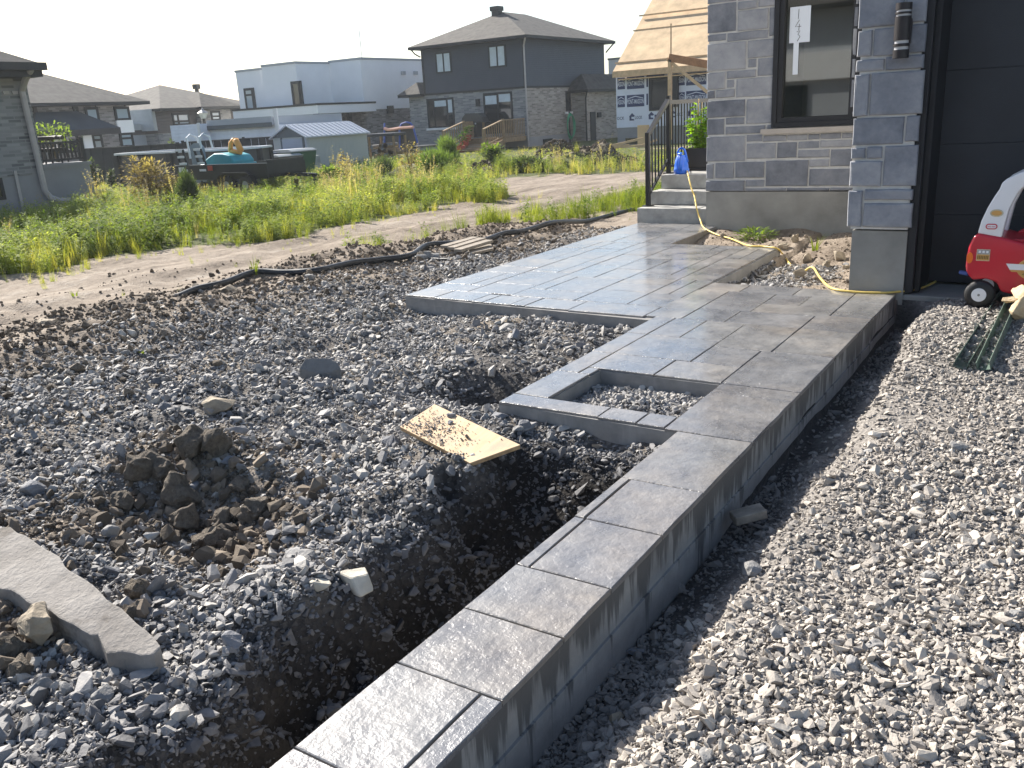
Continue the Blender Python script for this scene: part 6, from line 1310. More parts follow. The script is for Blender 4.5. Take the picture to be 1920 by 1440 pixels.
M['pool_step'] = plain('blue_grey_plastic', (0.20, 0.25, 0.30), 0.5, 0.08)
pool()

# ---- trailer with toys
def trailer():
    fr = mkframe(333, 345, 31.5, 2); t = frame_thing('utility_trailer', 'black utility trailer with two upright loading ramps parked in the weeds', 'trailer', fr); xr = fr.fx(500, 302)[0]; z1 = fr.fx(345, 311)[1]; W_ = 1.6
    box_part('bed', M['trailer'], t, (0, 0, z1-.42, xr, W_, z1-.32)); box_part('side_rail', M['trailer'], t, (0, -.03, z1-.45, xr, .02, z1)); box_part('side_rail', M['trailer'], t, (0, W_-.02, z1-.42, xr, W_+.03, z1)); box_part('front_board', M['trailer'], t, (xr-.05, .02, z1-.42, xr, W_-.02, z1+.1)); box_part('cap_rail', M['rail_edge'], t, (0, -.035, z1+.001, xr, .025, z1+.02))
    for px in (427, 462):
        q = fr.fx(px, 333, -.05)[0]; c = (q, .27)
        m = MB(); m.tube([(q, -.14+o_, .30) for o_ in (0, .03, .17, .2)], [.22, .30, .30, .22], 20); wv = m.build('wheel', M['tyre'], t); m = MB(); m.tube([(q, -.15, .30), (q, -.12, .30)], [.12, .16], 14); m.build('rim', M['lid_grey'], wv)
    qa, qb = fr.fx(410, 333, -.05)[0], fr.fx(480, 333, -.05)[0]; m = MB(); arc = [(qa, .35), (qa+.12, .62), (qa+.3, .70), (qb-.3, .70), (qb-.12, .62), (qb, .35)]
    for i in range(5): a, b = arc[i], arc[i+1]; m.poly([(a[0], -.2, a[1]), (b[0], -.2, b[1]), (b[0], 0, b[1]), (a[0], 0, a[1])]); m.poly([(a[0], -.2, a[1]), (b[0], -.2, b[1]), (b[0], -.2, b[1]-.05), (a[0], -.2, a[1]-.05)])
    m.build('mudguard', M['trailer'], t)
    m = MB(); m.bar((xr, W_/2, z1-.38), (xr+1.2, W_/2, z1-.42), .1, .1); m.build('drawbar', M['trailer'], t); m = MB(); m.bar((xr+1.1, W_/2, z1-.4), (xr+1.1, W_/2, -.1), .06, .06); m.build('jack', M['trailer'], t)
    for (xa, xb2) in ((fr.fx(330, 280)[0], fr.fx(342, 280)[0]), (fr.fx(364, 280)[0], fr.fx(376, 280)[0])):
        zt = fr.fx(335, 281)[1]; m = MB(); lean = .16
        for x in (xa, xb2): m.bar((x, 0, zt), (x+lean, .05, z1-.35), .05, .07)
        r = m.build('ramp', M['trailer'], t)
        for k in range(4): f = k/3.3; m = MB(); m.box(xa+lean*f, -.04, zt-(zt-z1+.2)*f-.05, xb2+lean*f, .04, zt-(zt-z1+.2)*f+.02); m.build('rung', M['steel'], r)
    a = fr.rx(335, 314, 346, 323, -.05); box_part('number_plate', M['white_trim'], t, (a[0], -.06, a[1], a[2], -.04, a[3])); a = fr.rx(389, 311, 399, 320, -.05); box_part('tail_lamp', M['flower'], t, (a[0], -.06, a[1], a[2], -.04, a[3]))
    # load
    zb = z1-.31; p = fr.fx(396, 305, .8); q = fr.fx(458, 300, .8); T = thing('ride_on_toy', 'teal plastic ride-on toy with an orange roof arch lying on the trailer', 'toy', fr.P+fr.X*p[0]+fr.Y*.8+np.array([0, 0, zb]), fr.a); w = q[0]-p[0]; h = fr.fx(420, 285, .8)[1]-zb
    prof = [(0, .05), (w*.1, h*.62), (w*.25, h*.80), (w*.45, h*.98), (w*.7, h*.95), (w*.9, h*.85), (w, h*.6), (w*.97, .05)]; m = MB(); m.prism(prof, 'y', -.45, .45); m.build('hull', M['teal'], T, bevel=.07, seg=3, smooth=True); m = MB(); m.box(-.05, -.5, h*.38, w*1.02, .5, h*.48); m.build('rim_band', M['teal'], T, bevel=.03, smooth=True)
    A = lambda px, py: (lambda u: (u[0]-p[0], 0, u[1]-zb))(fr.fx(px, py, .8))
    m = MB(); m.tube([A(432, 285), A(433, 268), A(437, 263), A(441, 262)], .075, 8); m.tube([A(441, 262), A(446, 270), A(452, 284)], .10, 8); m.tube([A(432, 283), A(440, 284), A(452, 286)], .07, 8); m.build('roof_arch', M['toy_orange'], T, smooth=True)
M['rail_edge'] = plain('worn_rail_edge', (0.16, 0.17, 0.18), 0.4, 0.2)
trailer()
def wheelie(name, label, px0, px1, pyb, pyt, D, body, lid, yaw=0, wheels=True):
    fr = mkframe((px0+px1)/2, pyb, D, yaw); t = frame_thing(name, label, 'bin', fr); w = abs(fr.fx(px1, pyt)[0]-fr.fx(px0, pyt)[0])/2; h = fr.fx((px0+px1)/2, pyt)[1]; m = MB(); a, b = w*.74, w*.95; d0, d1 = w*.8, w*1.05
    m.v = [(-a,-d0,.05),(a,-d0,.05),(a,d0,.05),(-a,d0,.05),(-b,-d1,h*.9),(b,-d1,h*.9),(b,d1,h*.9),(-b,d1,h*.9)]; m.f = [(3,2,1,0),(4,5,6,7),(0,1,5,4),(1,2,6,5),(2,3,7,6),(3,0,4,7)]; m.build('body', M[body], t, bevel=.02)
    m = MB(); m.box(-w, -d1-.04, h*.9+.003, w, d1+.04, h*.94); m.prism([(-w*.96, h*.94), (w*.96, h*.94), (w*.7, h), (-w*.7, h)], 'y', -d1, d1); m.build('lid', M[lid], t, bevel=.012)
    for s in (-1, 1): m = MB(); m.tube([(s*a*.98, d0-.02, .1), (s*(a+.06), d0-.02, .1)], .1, 12); m.build('wheel', M['tyre'], t)
    m = MB(); m.box(-w*.18, -d1-.012, h*.72, w*.18, -d1*.985, h*.80); m.build('badge', M['lid_grey'], t)
wheelie('wheelie_bin', 'tall green wheelie bin before the grey metal shed', 533, 577, 330, 279, 37, 'bin_green', 'lid_grey')
wheelie('wheelie_bin', 'brown wheelie bin to the left of the tall green one', 511, 551, 332, 289, 36.2, 'bin_brown', 'lid_grey')
wheelie('wheelie_bin', 'dark blue bin at the right end of the trailer', 456, 500, 333, 286, 36.5, 'bin_blue', 'bin_blue')
def playhouse():
    fr = mkframe(545, 326, 39); t = frame_thing('plastic_playhouse', 'orange and cream plastic playhouse with a blue dome behind the bins', 'playhouse', fr); a = fr.rx(496, 300, 516, 326); box_part('orange_post', M['toy_orange'], t, (a[0], 0, 0, a[0]+.28, .3, a[3]), bevel=.04); b = fr.rx(502, 302, 552, 330); box_part('wall', M['toy_cream'], t, (a[0]+.283, .02, 0, b[2], 1.0, b[3])); zt = fr.fx(505, 281)[1]
    c = (a[0]+b[2])/2+.1; w = (b[2]-a[0])/2; m = MB(); m.prism([(c+w*math.cos(k*PI/10), b[3]+.003+(zt-b[3])*math.sin(k*PI/10)) for k in range(11)], 'y', -.05, 1.05); m.build('dome', M['tramp_blue2'], t)
M['tramp_blue2'] = plain('faded_blue_plastic', (0.10, 0.16, 0.36), 0.35, 0.1)
playhouse()
def shed():
    fr = mkframe(582, 326, 39.5, -3); t = frame_thing('metal_shed', 'grey ribbed metal garden shed with a white ribbed gable roof', 'shed', fr)
    zl = fr.fx(580, 256)[1]; x0 = fr.fx(513, 260)[0]; yr = fr.fy(691, 300)[0]
    zr = zl; zp = fr.fx(550, 236)[1]; xm = x0/2
    box_part('front_wall', M['shed_wall_f'], t, (x0, -.02, -.3, 0, .02, zl)); box_part('side_wall', M['shed_wall'], t, (-.04, .021, -.3, 0, yr, zl)); box_part('side_wall', M['shed_wall'], t, (x0, .021, -.3, x0+.04, yr, zl)); box_part('back_wall', M['shed_wall_f'], t, (x0, yr, -.3, 0, yr+.04, zl))
    m = MB(); m.prism([(x0-.06, zl+.003), (.06, zl+.003), (xm, zp-.05)], 'y', -.05, .0); m.build('gable', M['shed_dark'], t)
    for s in (0, 1):
        xe = x0-.15 if s == 0 else .15; m = MB(); m.v = [(xm, -.15, zp), (xe, -.15, zl-.05), (xe, yr+.15, zl-.05), (xm, yr+.15, zp), (xm, -.15, zp+.05), (xe, -.15, zl), (xe, yr+.15, zl), (xm, yr+.15, zp+.05)]; m.f = [(3,2,1,0),(4,5,6,7),(0,1,5,4),(1,2,6,5),(2,3,7,6),(3,0,4,7)]; m.build('roof_slope', M['shed_roof'], t)
        L = yr+.3; n = 14
        for k in range(n): y = -.1+L*(k+.3)/n; m = MB(); m.bar((xm, y, zp+.065), (xe, y, zl+.015), .05, .03); m.build('roof_rib', M['shed_rib'], t)
    a = fr.rx(530, 262, 582, 320); d0, d1 = x0*.72, x0*.1
    box_part('door_frame', M['shed_dark'], t, (d0-.09, -.06, -.1, d0, -.021, zl)); box_part('door_frame', M['shed_dark'], t, (d1, -.06, -.1, d1+.09, -.021, zl)); box_part('door', M['stucco_grey'], t, (d0+.002, -.05, -.1, d1-.002, -.0215, zl-.06)); box_part('corner_trim', M['stucco_grey'], t, (-.06, -.05, -.3, .04, -.021, zl), (.001, -.0205, -.3, .04, .1, zl))
    b = fr.rx(580, 300, 640, 328, -.9); pv = frame_thing('paver_stack', 'low stack of grey pavers in front of the metal shed', 'paver stack', fr)
    for r in range(5):
        for c in range(4): w = 1.3/4; box_part('paver', M['paver'], pv, (.05+w*c+.012*(r % 2), -1.0, .0+.16*r, .05+w*(c+1)-.02, -.55, .155+.16*r))
    box_part('leaning_board', M['lumber_dark'], frame_thing('red_board', 'short reddish board leaning beside the paver stack', 'board', fr), (-.35, -.8, 0, -.02, -.74, .55))
M['shed_rib'] = plain('white_roof_rib', (0.56, 0.58, 0.62), 0.4, 0.05)
shed()
def behind_shed():
    fr = mkframe(712, 318, 46); t = frame_thing('firewood_rack', 'dark covered rack of stacked wood beside the metal shed', 'firewood rack', fr); x1 = fr.fx(740, 280)[0]; x0 = fr.fx(690, 280)[0]; z = fr.fx(715, 250)[1]
    box_part('cover', M['bbq'], t, (x0, 0, z-.15, x1, 1, z), bevel=.05); 
    for x in (x0+.05, x1-.1): box_part('post', M['deck_wood'], t, (x, 0, -.2, x+.08, .1, z-.15), (x, .9, -.2, x+.08, 1.0, z-.15))
    r = random.Random(3)
    for k in range(26): xx, zz = r.uniform(x0+.2, x1-.2), r.uniform(.1, z*.62); m = MB(); m.tube([(xx, .05, zz), (xx, .9, zz)], .11, 7); m.build('log', M['deck_wood' if k % 3 else 'rock_grey'], t)
    fr = mkframe(752, 290, 50); t = frame_thing('trampoline', 'trampoline with blue poles and salmon band near the white house', 'trampoline', fr); L = lambda px, py, y=0: (lambda u: (u[0], y, u[1]))(fr.fx(px, py, y))
    for pts in ([(721, 231), (721, 285)], [(749, 240), (750, 285)], [(775, 238), (784, 272)], [(749, 240), (753, 232), (762, 229), (770, 231), (775, 238)]): m = MB(); m.tube([L(*p) for p in pts], .05, 6); m.build('pole', M['tramp_blue'], t)
    m = MB(); m.tube([L(*p, -.1) for p in ((721, 241), (728, 243), (738, 242), (749, 240), (762, 239), (775, 238))], .085, 6); m.build('band', M['tramp_pad'], t); m = MB(); m.poly([L(722, 243, .1), L(749, 242, .1), L(776, 241, .1), L(782, 272, .1), L(750, 284, .1), L(722, 284, .1)]); m.build('net', M['net'], t)
    z0 = L(750, 278)[2]; m = MB(); m.tube([(L(752, 280)[0], 1.4, z0-.05), (L(752, 280)[0], 1.4, z0+.05)], abs(L(784, 280)[0]-L(722, 280)[0])/2, 20); m.build('mat', M['bbq'], t)
behind_shed()

# ---- house under construction
def osb_house():
    fr = mkframe(1157, 268, 50, 0); t = frame_thing('unfinished_house', 'unfinished house with bare tan roof sheathing and printed white wrap', 'house', fr)
    z0 = fr.fx(1157, 240)[1]; zt = fr.fx(1157, 140)[1]; X1 = 13.0
    wins = [fr.rx(1217, 144, 1256, 206), ]
    box_part('wrap_wall', M['wrap'], t, (0, 0, z0, X1, 9, zt)); box_part('foundation', M['found_far'], t, (0.02, .03, -.6, X1, 9, z0-.003))
    # roof
    ex, ez = fr.fx(1149, 134, -.45); yy, zz = fr.fy(1222, 0, ex); k = (zz-ez)/(yy+.45); yr = 6.0; zr = ez+k*(yr+.45)
    m = MB(); th = .12; pr = [(-.45, ez), (yr, zr), (yr, zr-th*2), (-.45, ez-th*1.6)]; m.prism(pr, 'x', ex, X1); m.build('roof_sheathing', M['osb'], t); m = MB(); m.box(ex, -.52, ez-.32, X1, -.451, ez-.02); m.build('fascia_board', M['lumber'], t); m = MB(); m.box(ex+.3, -.45, zt-.3, X1, -.0, zt-.25); m.build('soffit', M['lumber'], t)
    for px, py in ((1157, 119), (1191, 58), (1202, 30)):
        y, z = fr.fy(px, py, ex); m = MB(); m.box(ex-.1, y-.05, z-.02, X1, y+.05, z+.055); m.build('roof_batten', M['lumber'], t)
    # one course line per sheet of sheathing
    L = math.hypot(yr+.45, zr-ez); n = int(L/1.22)
    a = fr.rx(1217, 144, 1256, 206); window(t, 'y', *a, 0, (), (), .16, 'glass', ())
    m = MB(); b = fr.rx(1258, 140, 1273, 200); m.box(b[0], -.25, b[1], b[2], -.001, b[3]); m.build('open_sash', M['black'], t)
    def print_panel(tl, br, txt=True):
        q = fr.rx(*tl, *br); w, h = q[2]-q[0], q[3]-q[1]; o = box_part('print_panel', M['wrap_blue'], t, (q[0], -.012, q[1], q[2], -.001, q[3])); cx = (q[0]+q[2])/2
        if txt:
            text_part('lettering', txt, M['wrap'], o, (cx, -.016, q[1]+h*.42), (PI/2, 0, 0), w*.96, h*.38)
            m = MB(); m.prism([(q[0]+w*.05, q[1]+h*.66), (cx, q[1]+h*.84), (q[2]-w*.05, q[1]+h*.66), (q[2]-w*.05, q[1]+h*.71), (cx, q[1]+h*.91), (q[0]+w*.05, q[1]+h*.71)], 'y', -.016, -.0125); m.build('swoosh', M['wrap'], o)
    def Z(x, y): return 1120+x/6, y/6
    for y0, y1, off in ((868, 998, 0), (1072, 1200, 3)):
        print_panel(Z(332, y0), Z(528, y1-6), 'PONT-MASSON'); print_panel(Z(226, y0+10), Z(312, y1+4), 'ASSON'); print_panel(Z(918, y0-32), Z(984, y1-40), 'SSON'); print_panel(Z(1000, y0-45), Z(1225, y1-50), 'PONT-MASSON'); print_panel(Z(552, y0-18), Z(572, y1-20), False)
    print_panel(Z(560, 838), Z(755, 866), False); print_panel(Z(1000, 752), Z(1130, 785), 'TON')
    def lock(cx, cy, icon=True, txt='LOCK'):
        p = fr.fx(*Z(cx, cy)); u = abs(fr.fx(*Z(cx+100, cy))[0]-p[0])/100
        if icon:
            m = MB(); g = lambda a, b: (p[0]+a*u, p[1]+b*u); m.prism([g(-30, -32), g(22, -32), g(22, -18), g(-8, -14), g(-8, 6), g(22, 4), g(22, 10), g(34, 10), g(0, 42), g(-36, 8), g(-30, 8)], 'y', -.01, -.001); m.build('house_mark', M['wrap_blue'], t)
        text_part('lettering', txt, M['wrap_blue'], t, (p[0]+72*u, -.006, p[1]-6*u), (PI/2, 0, 0), 80*u, 30*u)
    lock(392, 1320); lock(608, 1305, True, 'L'); lock(190, 1330, False, 'OCK'); lock(850, 1285); lock(1050, 1270)
    box_part('basement_window', M['glass'], t, (fr.fx(1173, 262)[0], -.01, fr.fx(1173, 270)[1], fr.fx(1195, 262)[0], .03, fr.fx(1173, 259)[1]))
    # props in front
    f2 = mkframe(1257, 250, 44, 0); a = thing('timber_prop', 'raw lumber prop with beam and diagonal brace before the unfinished house', 'timber prop', f2.P, 0); L2 = lambda px, py: (lambda u: (u[0], 0, u[1]))(f2.fx(px, py))
    for nm, p, q, w, h, mt in (('post', (1256.5, 112), (1255.5, 262), .16, .16, 'lumber'), ('pole', (1258.2, 44), (1258, 104), .05, .05, 'lumber'), ('beam', (1255, 108), (1345, 124), .16, .34, 'lumber_dark'), ('brace', (1250, 110), (1340, 184), .06, .14, 'lumber')): m = MB(); m.bar(L2(*p), L2(*q), w, h); m.build(nm, M[mt], a)
    q = f2.rx(1195, 235, 1217, 274, 1.0); s = thing('sheathing_sheet', 'tan sheathing sheet standing at the foundation of the unfinished house', 'sheathing sheet', f2.P, 0); box_part('sheet', M['osb'], s, (q[0], 1.0, q[1]-.2, q[2], 1.05, q[3]))
    for k, (p, q, lab) in enumerate((((1066, 279), (1180, 272), 'longest pale board lying on the grass before the unfinished house'), ((1135, 276), (1207, 259), 'raised pale board slanting up toward the stair railing'), ((1150, 277), (1215, 272), 'short pale board beside the sheathing sheet'), ((1195, 276), (1232, 262), 'thin pale board leaning near the stair railing'))):
        A, B = at_dist(*p, 40), at_dist(*q, 40); c = (A+B)/2; m = MB(); m.bar(A-c, B-c, .10, .09); tag(m.build('lumber_board', M['lumber'], loc=tuple(c)), lab, 'board')
osb_house()
def behind_osb():
    fr = mkframe(1141, 250, 75); t = frame_thing('far_grey_house', 'slim grey house wall showing between the dark house and the unfinished house', 'house', fr); z = fr.fx(1141, 113)[1]; box_part('wall', M['stucco_grey'], t, (fr.fx(1141, 130)[0], 0, -1, fr.fx(1141, 130)[0]+9, 8, z)); box_part('parapet_cap', M['shed_dark'], t, (fr.fx(1141, 130)[0]-.05, -.05, z, fr.fx(1141, 130)[0]+9, 8, z+.15))
behind_osb()
def across_street():
    t = thing('street_house', 'pale house across the street mirrored in the black-framed window', 'house', (-9, -26, -.4)); box_part('wall', M['stucco_grey'], t, (-9, -9, 0, 14, 0, 6.0)); box_part('band', M['white_trim'], t, (-9, .002, 2.6, 14, .3, 3.9)); hip_roof(t, -10, -10, 15, .8, 6.0, 2.6)
    for x in (-6, -1, 5, 10): box_part('window', M['glass'], t, (x, .004, .9, x+2.6, .08, 2.4))
across_street()
# ------------------------------------------------------------------ plants
def rvec(r, s=1): return np.array([r.gauss(0, s), r.gauss(0, s), r.gauss(0, s)])
def blade(m, x, y, h, w, lean, az, curve=.5, n=3):
    d = np.array([math.cos(az), math.sin(az), 0]); s = np.array([-d[1], d[0], 0]); prev = None
    for i in range(n+1):
        f = i/n; p = np.array([x, y, 0])+d*lean*h*(f**(1+curve))+np.array([0, 0, h*f*(1-.15*lean*f)]); ww = w*(1-f)**.8*.5
        cur = (p-s*ww, p+s*ww)
        if prev is not None:
            if i < n: m.poly([prev[0], prev[1], cur[1], cur[0]])
            else: m.poly([prev[0], prev[1], p])
        prev = cur
def grass_tuft(seed, n=22, spread=.16, w=.012, hv=(.5, 1.0)):
    r = random.Random(seed); m = MB()
    for _ in range(n): a = r.uniform(0, 6.28); q = r.random()**.6*spread; blade(m, q*math.cos(a), q*math.sin(a), r.uniform(*hv), w*r.uniform(.7, 1.4), r.uniform(.1, .65), r.uniform(0, 6.28))
    return m.mesh('tuft')
def weed(seed, stems=5, leaves=12, L=.13, H=1.0):
    r = random.Random(seed); m = MB()
    for _ in range(stems):
        a = r.uniform(0, 6.28); lx, ly = .3*math.cos(a)*r.random(), .3*math.sin(a)*r.random(); h = H*r.uniform(.6, 1.0); blade(m, lx*.3, ly*.3, h, .014, .25, a, .5, 2)
        for _ in range(leaves): f = r.uniform(.15, 1); b = r.uniform(0, 6.28); leaf_quad(m, (lx*.3+lx*f*.8, ly*.3+ly*f*.8, h*f), (math.cos(b), math.sin(b), r.uniform(-.2, .7)), (0, 0, 1), L*r.uniform(.6, 1.2), L*.45)
    return m.mesh('weed')
def dry_stalk(seed):
    r = random.Random(seed); m = MB()
    for _ in range(7):
        a = r.uniform(0, 6.28); h = r.uniform(.6, 1.0); blade(m, .06*math.cos(a), .06*math.sin(a), h, .012, .2, a, .5, 2)
        for _ in range(16): f = r.uniform(.5, 1.02); b = r.uniform(0, 6.28); leaf_quad(m, (.06*math.cos(a)+.2*h*f*math.cos(a)*f, .06*math.sin(a)+.2*h*f*math.sin(a)*f, h*f), (math.cos(b), math.sin(b), r.uniform(.2, 1)), (0, 0, 1), .05, .03)
    return m.mesh('stalk')
M['grass'] = leaf_mat('meadow_grass', [(0.05, (0.10, 0.14, 0.02)), (0.4, (0.25, 0.275, 0.05)), (0.7, (0.42, 0.38, 0.11)), (1.0, (0.48, 0.41, 0.21))], .45)
M['weed'] = leaf_mat('broad_weeds', [(0.05, (0.05, 0.095, 0.015)), (0.4, (0.18, 0.24, 0.055)), (0.9, (0.38, 0.39, 0.15))], .45)
M['dry'] = leaf_mat('dry_stalks', [(0.0, (0.20, 0.15, 0.08)), (0.3, (0.34, 0.275, 0.16)), (0.9, (0.5, 0.43, 0.27))], .4)
M['yellow'] = leaf_mat('goldenrod', [(0.1, (0.16, 0.2, 0.03)), (0.5, (0.5, 0.4, 0.03)), (0.9, (0.65, 0.5, 0.05))], .3)
protos('grass', [grass_tuft(i, 22) for i in range(7)], M['grass']); protos('lawn', [grass_tuft(50+i, 26, .3, .016, (.6, 1)) for i in range(4)], M['grass'])
protos('weed', [weed(i, 5, 15, .15) for i in range(7)], M['weed']); protos('stalk', [dry_stalk(i) for i in range(4)], M['dry'])
def scatter_plants(name, proto, n, r0, r1, keep, h, hv, label, cat, tint=(0, 1), a0=-72, a1=10, wide=1.0, patchk=.6, power=2):
    x, y, r = sample_polar(n, r0, r1, power, a0, a1); k = keep(x, y); x, y = x[k], y[k]; z = gh(x, y); P = np.stack([x, y, z-.01], -1); v = in_view(P, 60, 60); P = P[v]; n = len(P)
    pt = fbm(P[:, 0], P[:, 1], .45, 3, 111)+.5*fbm(P[:, 0], P[:, 1], 1.6, 2, 112); H = h*(1+pt*1.2)*np.exp(RNG.normal(0, hv, n)); H = np.clip(H, h*.3, h*2.2)
    R = np.stack([RNG.normal(0, .08, n), RNG.normal(0, .08, n), RNG.uniform(0, 6.28, n)], -1); S = H[:, None]*np.stack([np.full(n, wide), np.full(n, wide), np.ones(n)], -1)
    t = np.clip(RNG.uniform(*tint, n)+fbm(P[:, 0], P[:, 1], .3, 3, 121)*patchk*1.3+fbm(P[:, 0], P[:, 1], 1.2, 2, 122)*patchk, 0, 1)
    return scatter(name, proto, P, R, S, t, label, cat)
def k_meadow(x, y):
    jx = x+fbm(x, y, .9, 3, 72)*.8; jy = y+fbm(x, y, .9, 3, 73)*.8; return inside(P_MEADOW, jx, jy) & (mound_bare(x, y) < .4)
def k_patchy(x, y): return k_meadow(x, y) & (RNG.random(x.shape) < np.clip(.8+2.0*fbm(x, y, .8, 3, 181), .12, 1))
def k_lawn(x, y): return inside(P_LAWN, x, y)
def k_strip(x, y):
    jx = x+fbm(x, y, 1.6, 3, 172)*.5; jy = y+fbm(x, y, 1.6, 3, 173)*.5; return inside(P_STRIP, jx, jy) & ~((x > -5.1) & (y < 16)) & (fbm(x, y, 1.1, 2, 175) > -.16)
def k_fringe(x, y): return ~k_meadow(x, y) & (k_meadow(x-.5, y+.2) | k_meadow(x-.9, y+.4)) & (RNG.random(x.shape) < .5)
def k_edge(x, y): return k_meadow(x, y) & ~k_meadow(x+.9, y-.5)
def k_track(x, y): s = x-xb(y); return (s < .15) & (s > -4.5) & (y < 24) & ~k_meadow(x, y) & (fbm(x, y, .9, 3, 131) > .14) & (RNG.random(x.shape) < .5)
scatter_plants('meadow_grass', 'grass', 45000, 8.5, 46, k_patchy, .25, .5, 'rough sunlit meadow grass covering the vacant lot', 'grass', (.1, .75), wide=.8)
scatter_plants('meadow_weeds', 'weed', 46000, 8.5, 44, k_patchy, .27, .55, 'broad-leaved weeds growing through the meadow grass', 'weeds', (.1, .9))
scatter_plants('dry_weeds', 'stalk', 3000, 9.5, 40, lambda x, y: k_meadow(x, y) & (fbm(x, y, .35, 2, 141) > .05), .55, .3, 'dry brown seed stalks standing in the meadow', 'weeds', (.1, .9))
scatter_plants('lawn', 'lawn', 26000, 22, 75, k_lawn, .10, .2, 'short bright lawn of the back yards', 'grass', (.25, .6), wide=2.2)
scatter_plants('verge_grass', 'grass', 42000, 7.2, 26, k_strip, .22, .6, 'long grass growing in a strip beside the dirt track and the terrace', 'grass', (.0, .45), wide=1.1)
scatter_plants('verge_weeds', 'weed', 16000, 7.2, 26, k_strip, .22, .5, 'leafy weeds mixed into the grass strip beside the terrace', 'weeds', (.0, .55))
scatter_plants('track_tufts', 'grass', 1500, 6, 22, k_track, .10, .4, 'sparse little grass tufts sprouting on the bare dirt track', 'grass', (.1, .6), wide=1.0)
scatter_plants('fringe_tufts', 'grass', 9000, 7.5, 26, k_fringe, .13, .5, 'small tufts thinning out along the front edge of the meadow', 'grass', (.1, .7))
M['goldens'] = M['yellow']; protos('gold', [dry_stalk(40+i) for i in range(3)], M['yellow'])
scatter_plants('goldenrod', 'gold', 160, 10, 34, lambda x, y: k_meadow(x, y) & (fbm(x, y, .3, 2, 151) > .10), .45, .25, 'yellow goldenrod flowers dotted through the meadow', 'wildflowers', (.3, 1))

def feathery(name, label, px, pyb, pxw, pyt, mat, seed, n=1500, D=None, L=.16, w=.012, shape=1.0, cat='shrub', leaf=False, upright=.8):
    """a bush: many fine upright sprigs (or leaves) spread through its volume"""
    p = on_ground(px, pyb) if (D is None or cat == 'shrub' and D < 30 and px > 600) else at_dist(px, pyb, D); p[2] = gz(p[0], p[1]); d = project(p)[2]; W_ = pxw*d/FPX/2; H = (project(p)[1]-pyt)*d/FPX*1.02
    t = thing(name, label, cat, p); r = random.Random(seed); m = MB(); stem = MB()
    for k in range(9):
        a = r.uniform(0, 6.28); q = r.random()*.6; stem.tube([(0, 0, -.05), (W_*.35*q*math.cos(a), W_*.35*q*math.sin(a), H*.4), (W_*q*math.cos(a), W_*q*math.sin(a), H*.8)], .005 if mat == 'dry' else .012, 4)
    lobes = [(r.uniform(-.45, .45)*W_, r.uniform(-.45, .45)*W_, r.uniform(.25, .62)*H, r.uniform(.4, .75)*W_, r.uniform(.25, .4)*H) for _ in range(7)]
    for _ in range(n):
        lx, ly, lz, lr, lh = r.choice(lobes); u = rvec(r); u /= np.linalg.norm(u); f = r.random()**.4; c = np.array([lx+u[0]*lr*f, ly+u[1]*lr*f, max(.02, lz+u[2]*lh*f)])
        if leaf: leaf_quad(m, c, (u[0]+r.gauss(0, .5), u[1]+r.gauss(0, .5), u[2]*.4+r.uniform(-.3, .7)), (0, 0, 1), L*r.uniform(.6, 1.3), L*.5*r.uniform(.7, 1.2))
        else:
            dr = np.array([u[0]*.5, u[1]*.5, upright+u[2]*.3])+rvec(r, .22); dr /= np.linalg.norm(dr); s = np.cross(dr, rvec(r)); s /= np.linalg.norm(s); ll = L*r.uniform(.6, 1.3); m.poly([c-s*w*.5, c+s*w*.5, c+dr*ll*.6+s*w*.4, c+dr*ll, c+dr*ll*.6-s*w*.4])
    m.build('foliage', M[mat], t); stem.build('stem', M['stem_brown'], t); return t
M['stem_brown'] = plain('brown_stem', (0.12, 0.09, 0.05), 0.9, 0.2)
M['feather'] = leaf_mat('feathery_green', [(0.0, (0.08, 0.13, 0.04)), (0.3, (0.15, 0.21, 0.065)), (0.8, (0.24, 0.30, 0.10))], .45)
M['bush_dark'] = leaf_mat('grey_green_bush', [(0.0, (0.05, 0.075, 0.04)), (0.3, (0.085, 0.115, 0.06)), (0.8, (0.16, 0.19, 0.11))], .4)
M['leaf_bright'] = leaf_mat('bright_leaves', [(0.0, (0.08, 0.13, 0.03)), (0.3, (0.17, 0.22, 0.06)), (0.8, (0.30, 0.33, 0.12))], .5)
feathery('feathery_shrub', 'tall feathery light green shrub before the timber deck', 842, 322, 44, 252, 'feather', 1, 3000, 27, .22, .014)
feathery('feathery_shrub', 'broad low feathery shrub to the left of the tall feathery one', 815, 328, 78, 280, 'feather', 2, 3600, 25.5, .20, .014)
feathery('dry_weed_clump', 'tall brown clump of dry weeds standing before the pool wall', 278, 352, 86, 288, 'dry', 3, 1500, 27, .14, .03, cat='weeds', leaf=True)
feathery('dry_weed_clump', 'small dry weed clump in front of the trailer plate', 322, 344, 40, 314, 'dry', 4, 800, 27, .12, .03, cat='weeds', leaf=True)
feathery('dry_weed_clump', 'pale dry weed clump rising by the trampoline', 770, 300, 50, 262, 'dry', 5, 420, 30, .13, .03, cat='weeds', leaf=True)
feathery('dry_weed_clump', 'wispy dry weed clump in front of the shed wall', 652, 325, 52, 280, 'dry', 6, 240, 27, .13, .03, cat='weeds', leaf=True)
feathery('grey_shrub', 'grey-green bushy shrub in the meadow before the trailer', 357, 378, 60, 325, 'bush_dark', 7, 2600, 22, .16, .014)
feathery('grey_shrub', 'round grey-green shrub right of the shed', 722, 330, 48, 294, 'bush_dark', 8, 1800, 25, .15, .014)
feathery('grey_shrub', 'willowy bush in the meadow under the shed wall', 622, 345, 70, 305, 'leaf_bright', 9, 1800, 23, .16, .014, leaf=True)
feathery('leafy_shrub', 'leafy shrub at the foot of the deck stairs', 925, 318, 44, 266, 'leaf_bright', 10, 900, 29, .17, .03, leaf=True)
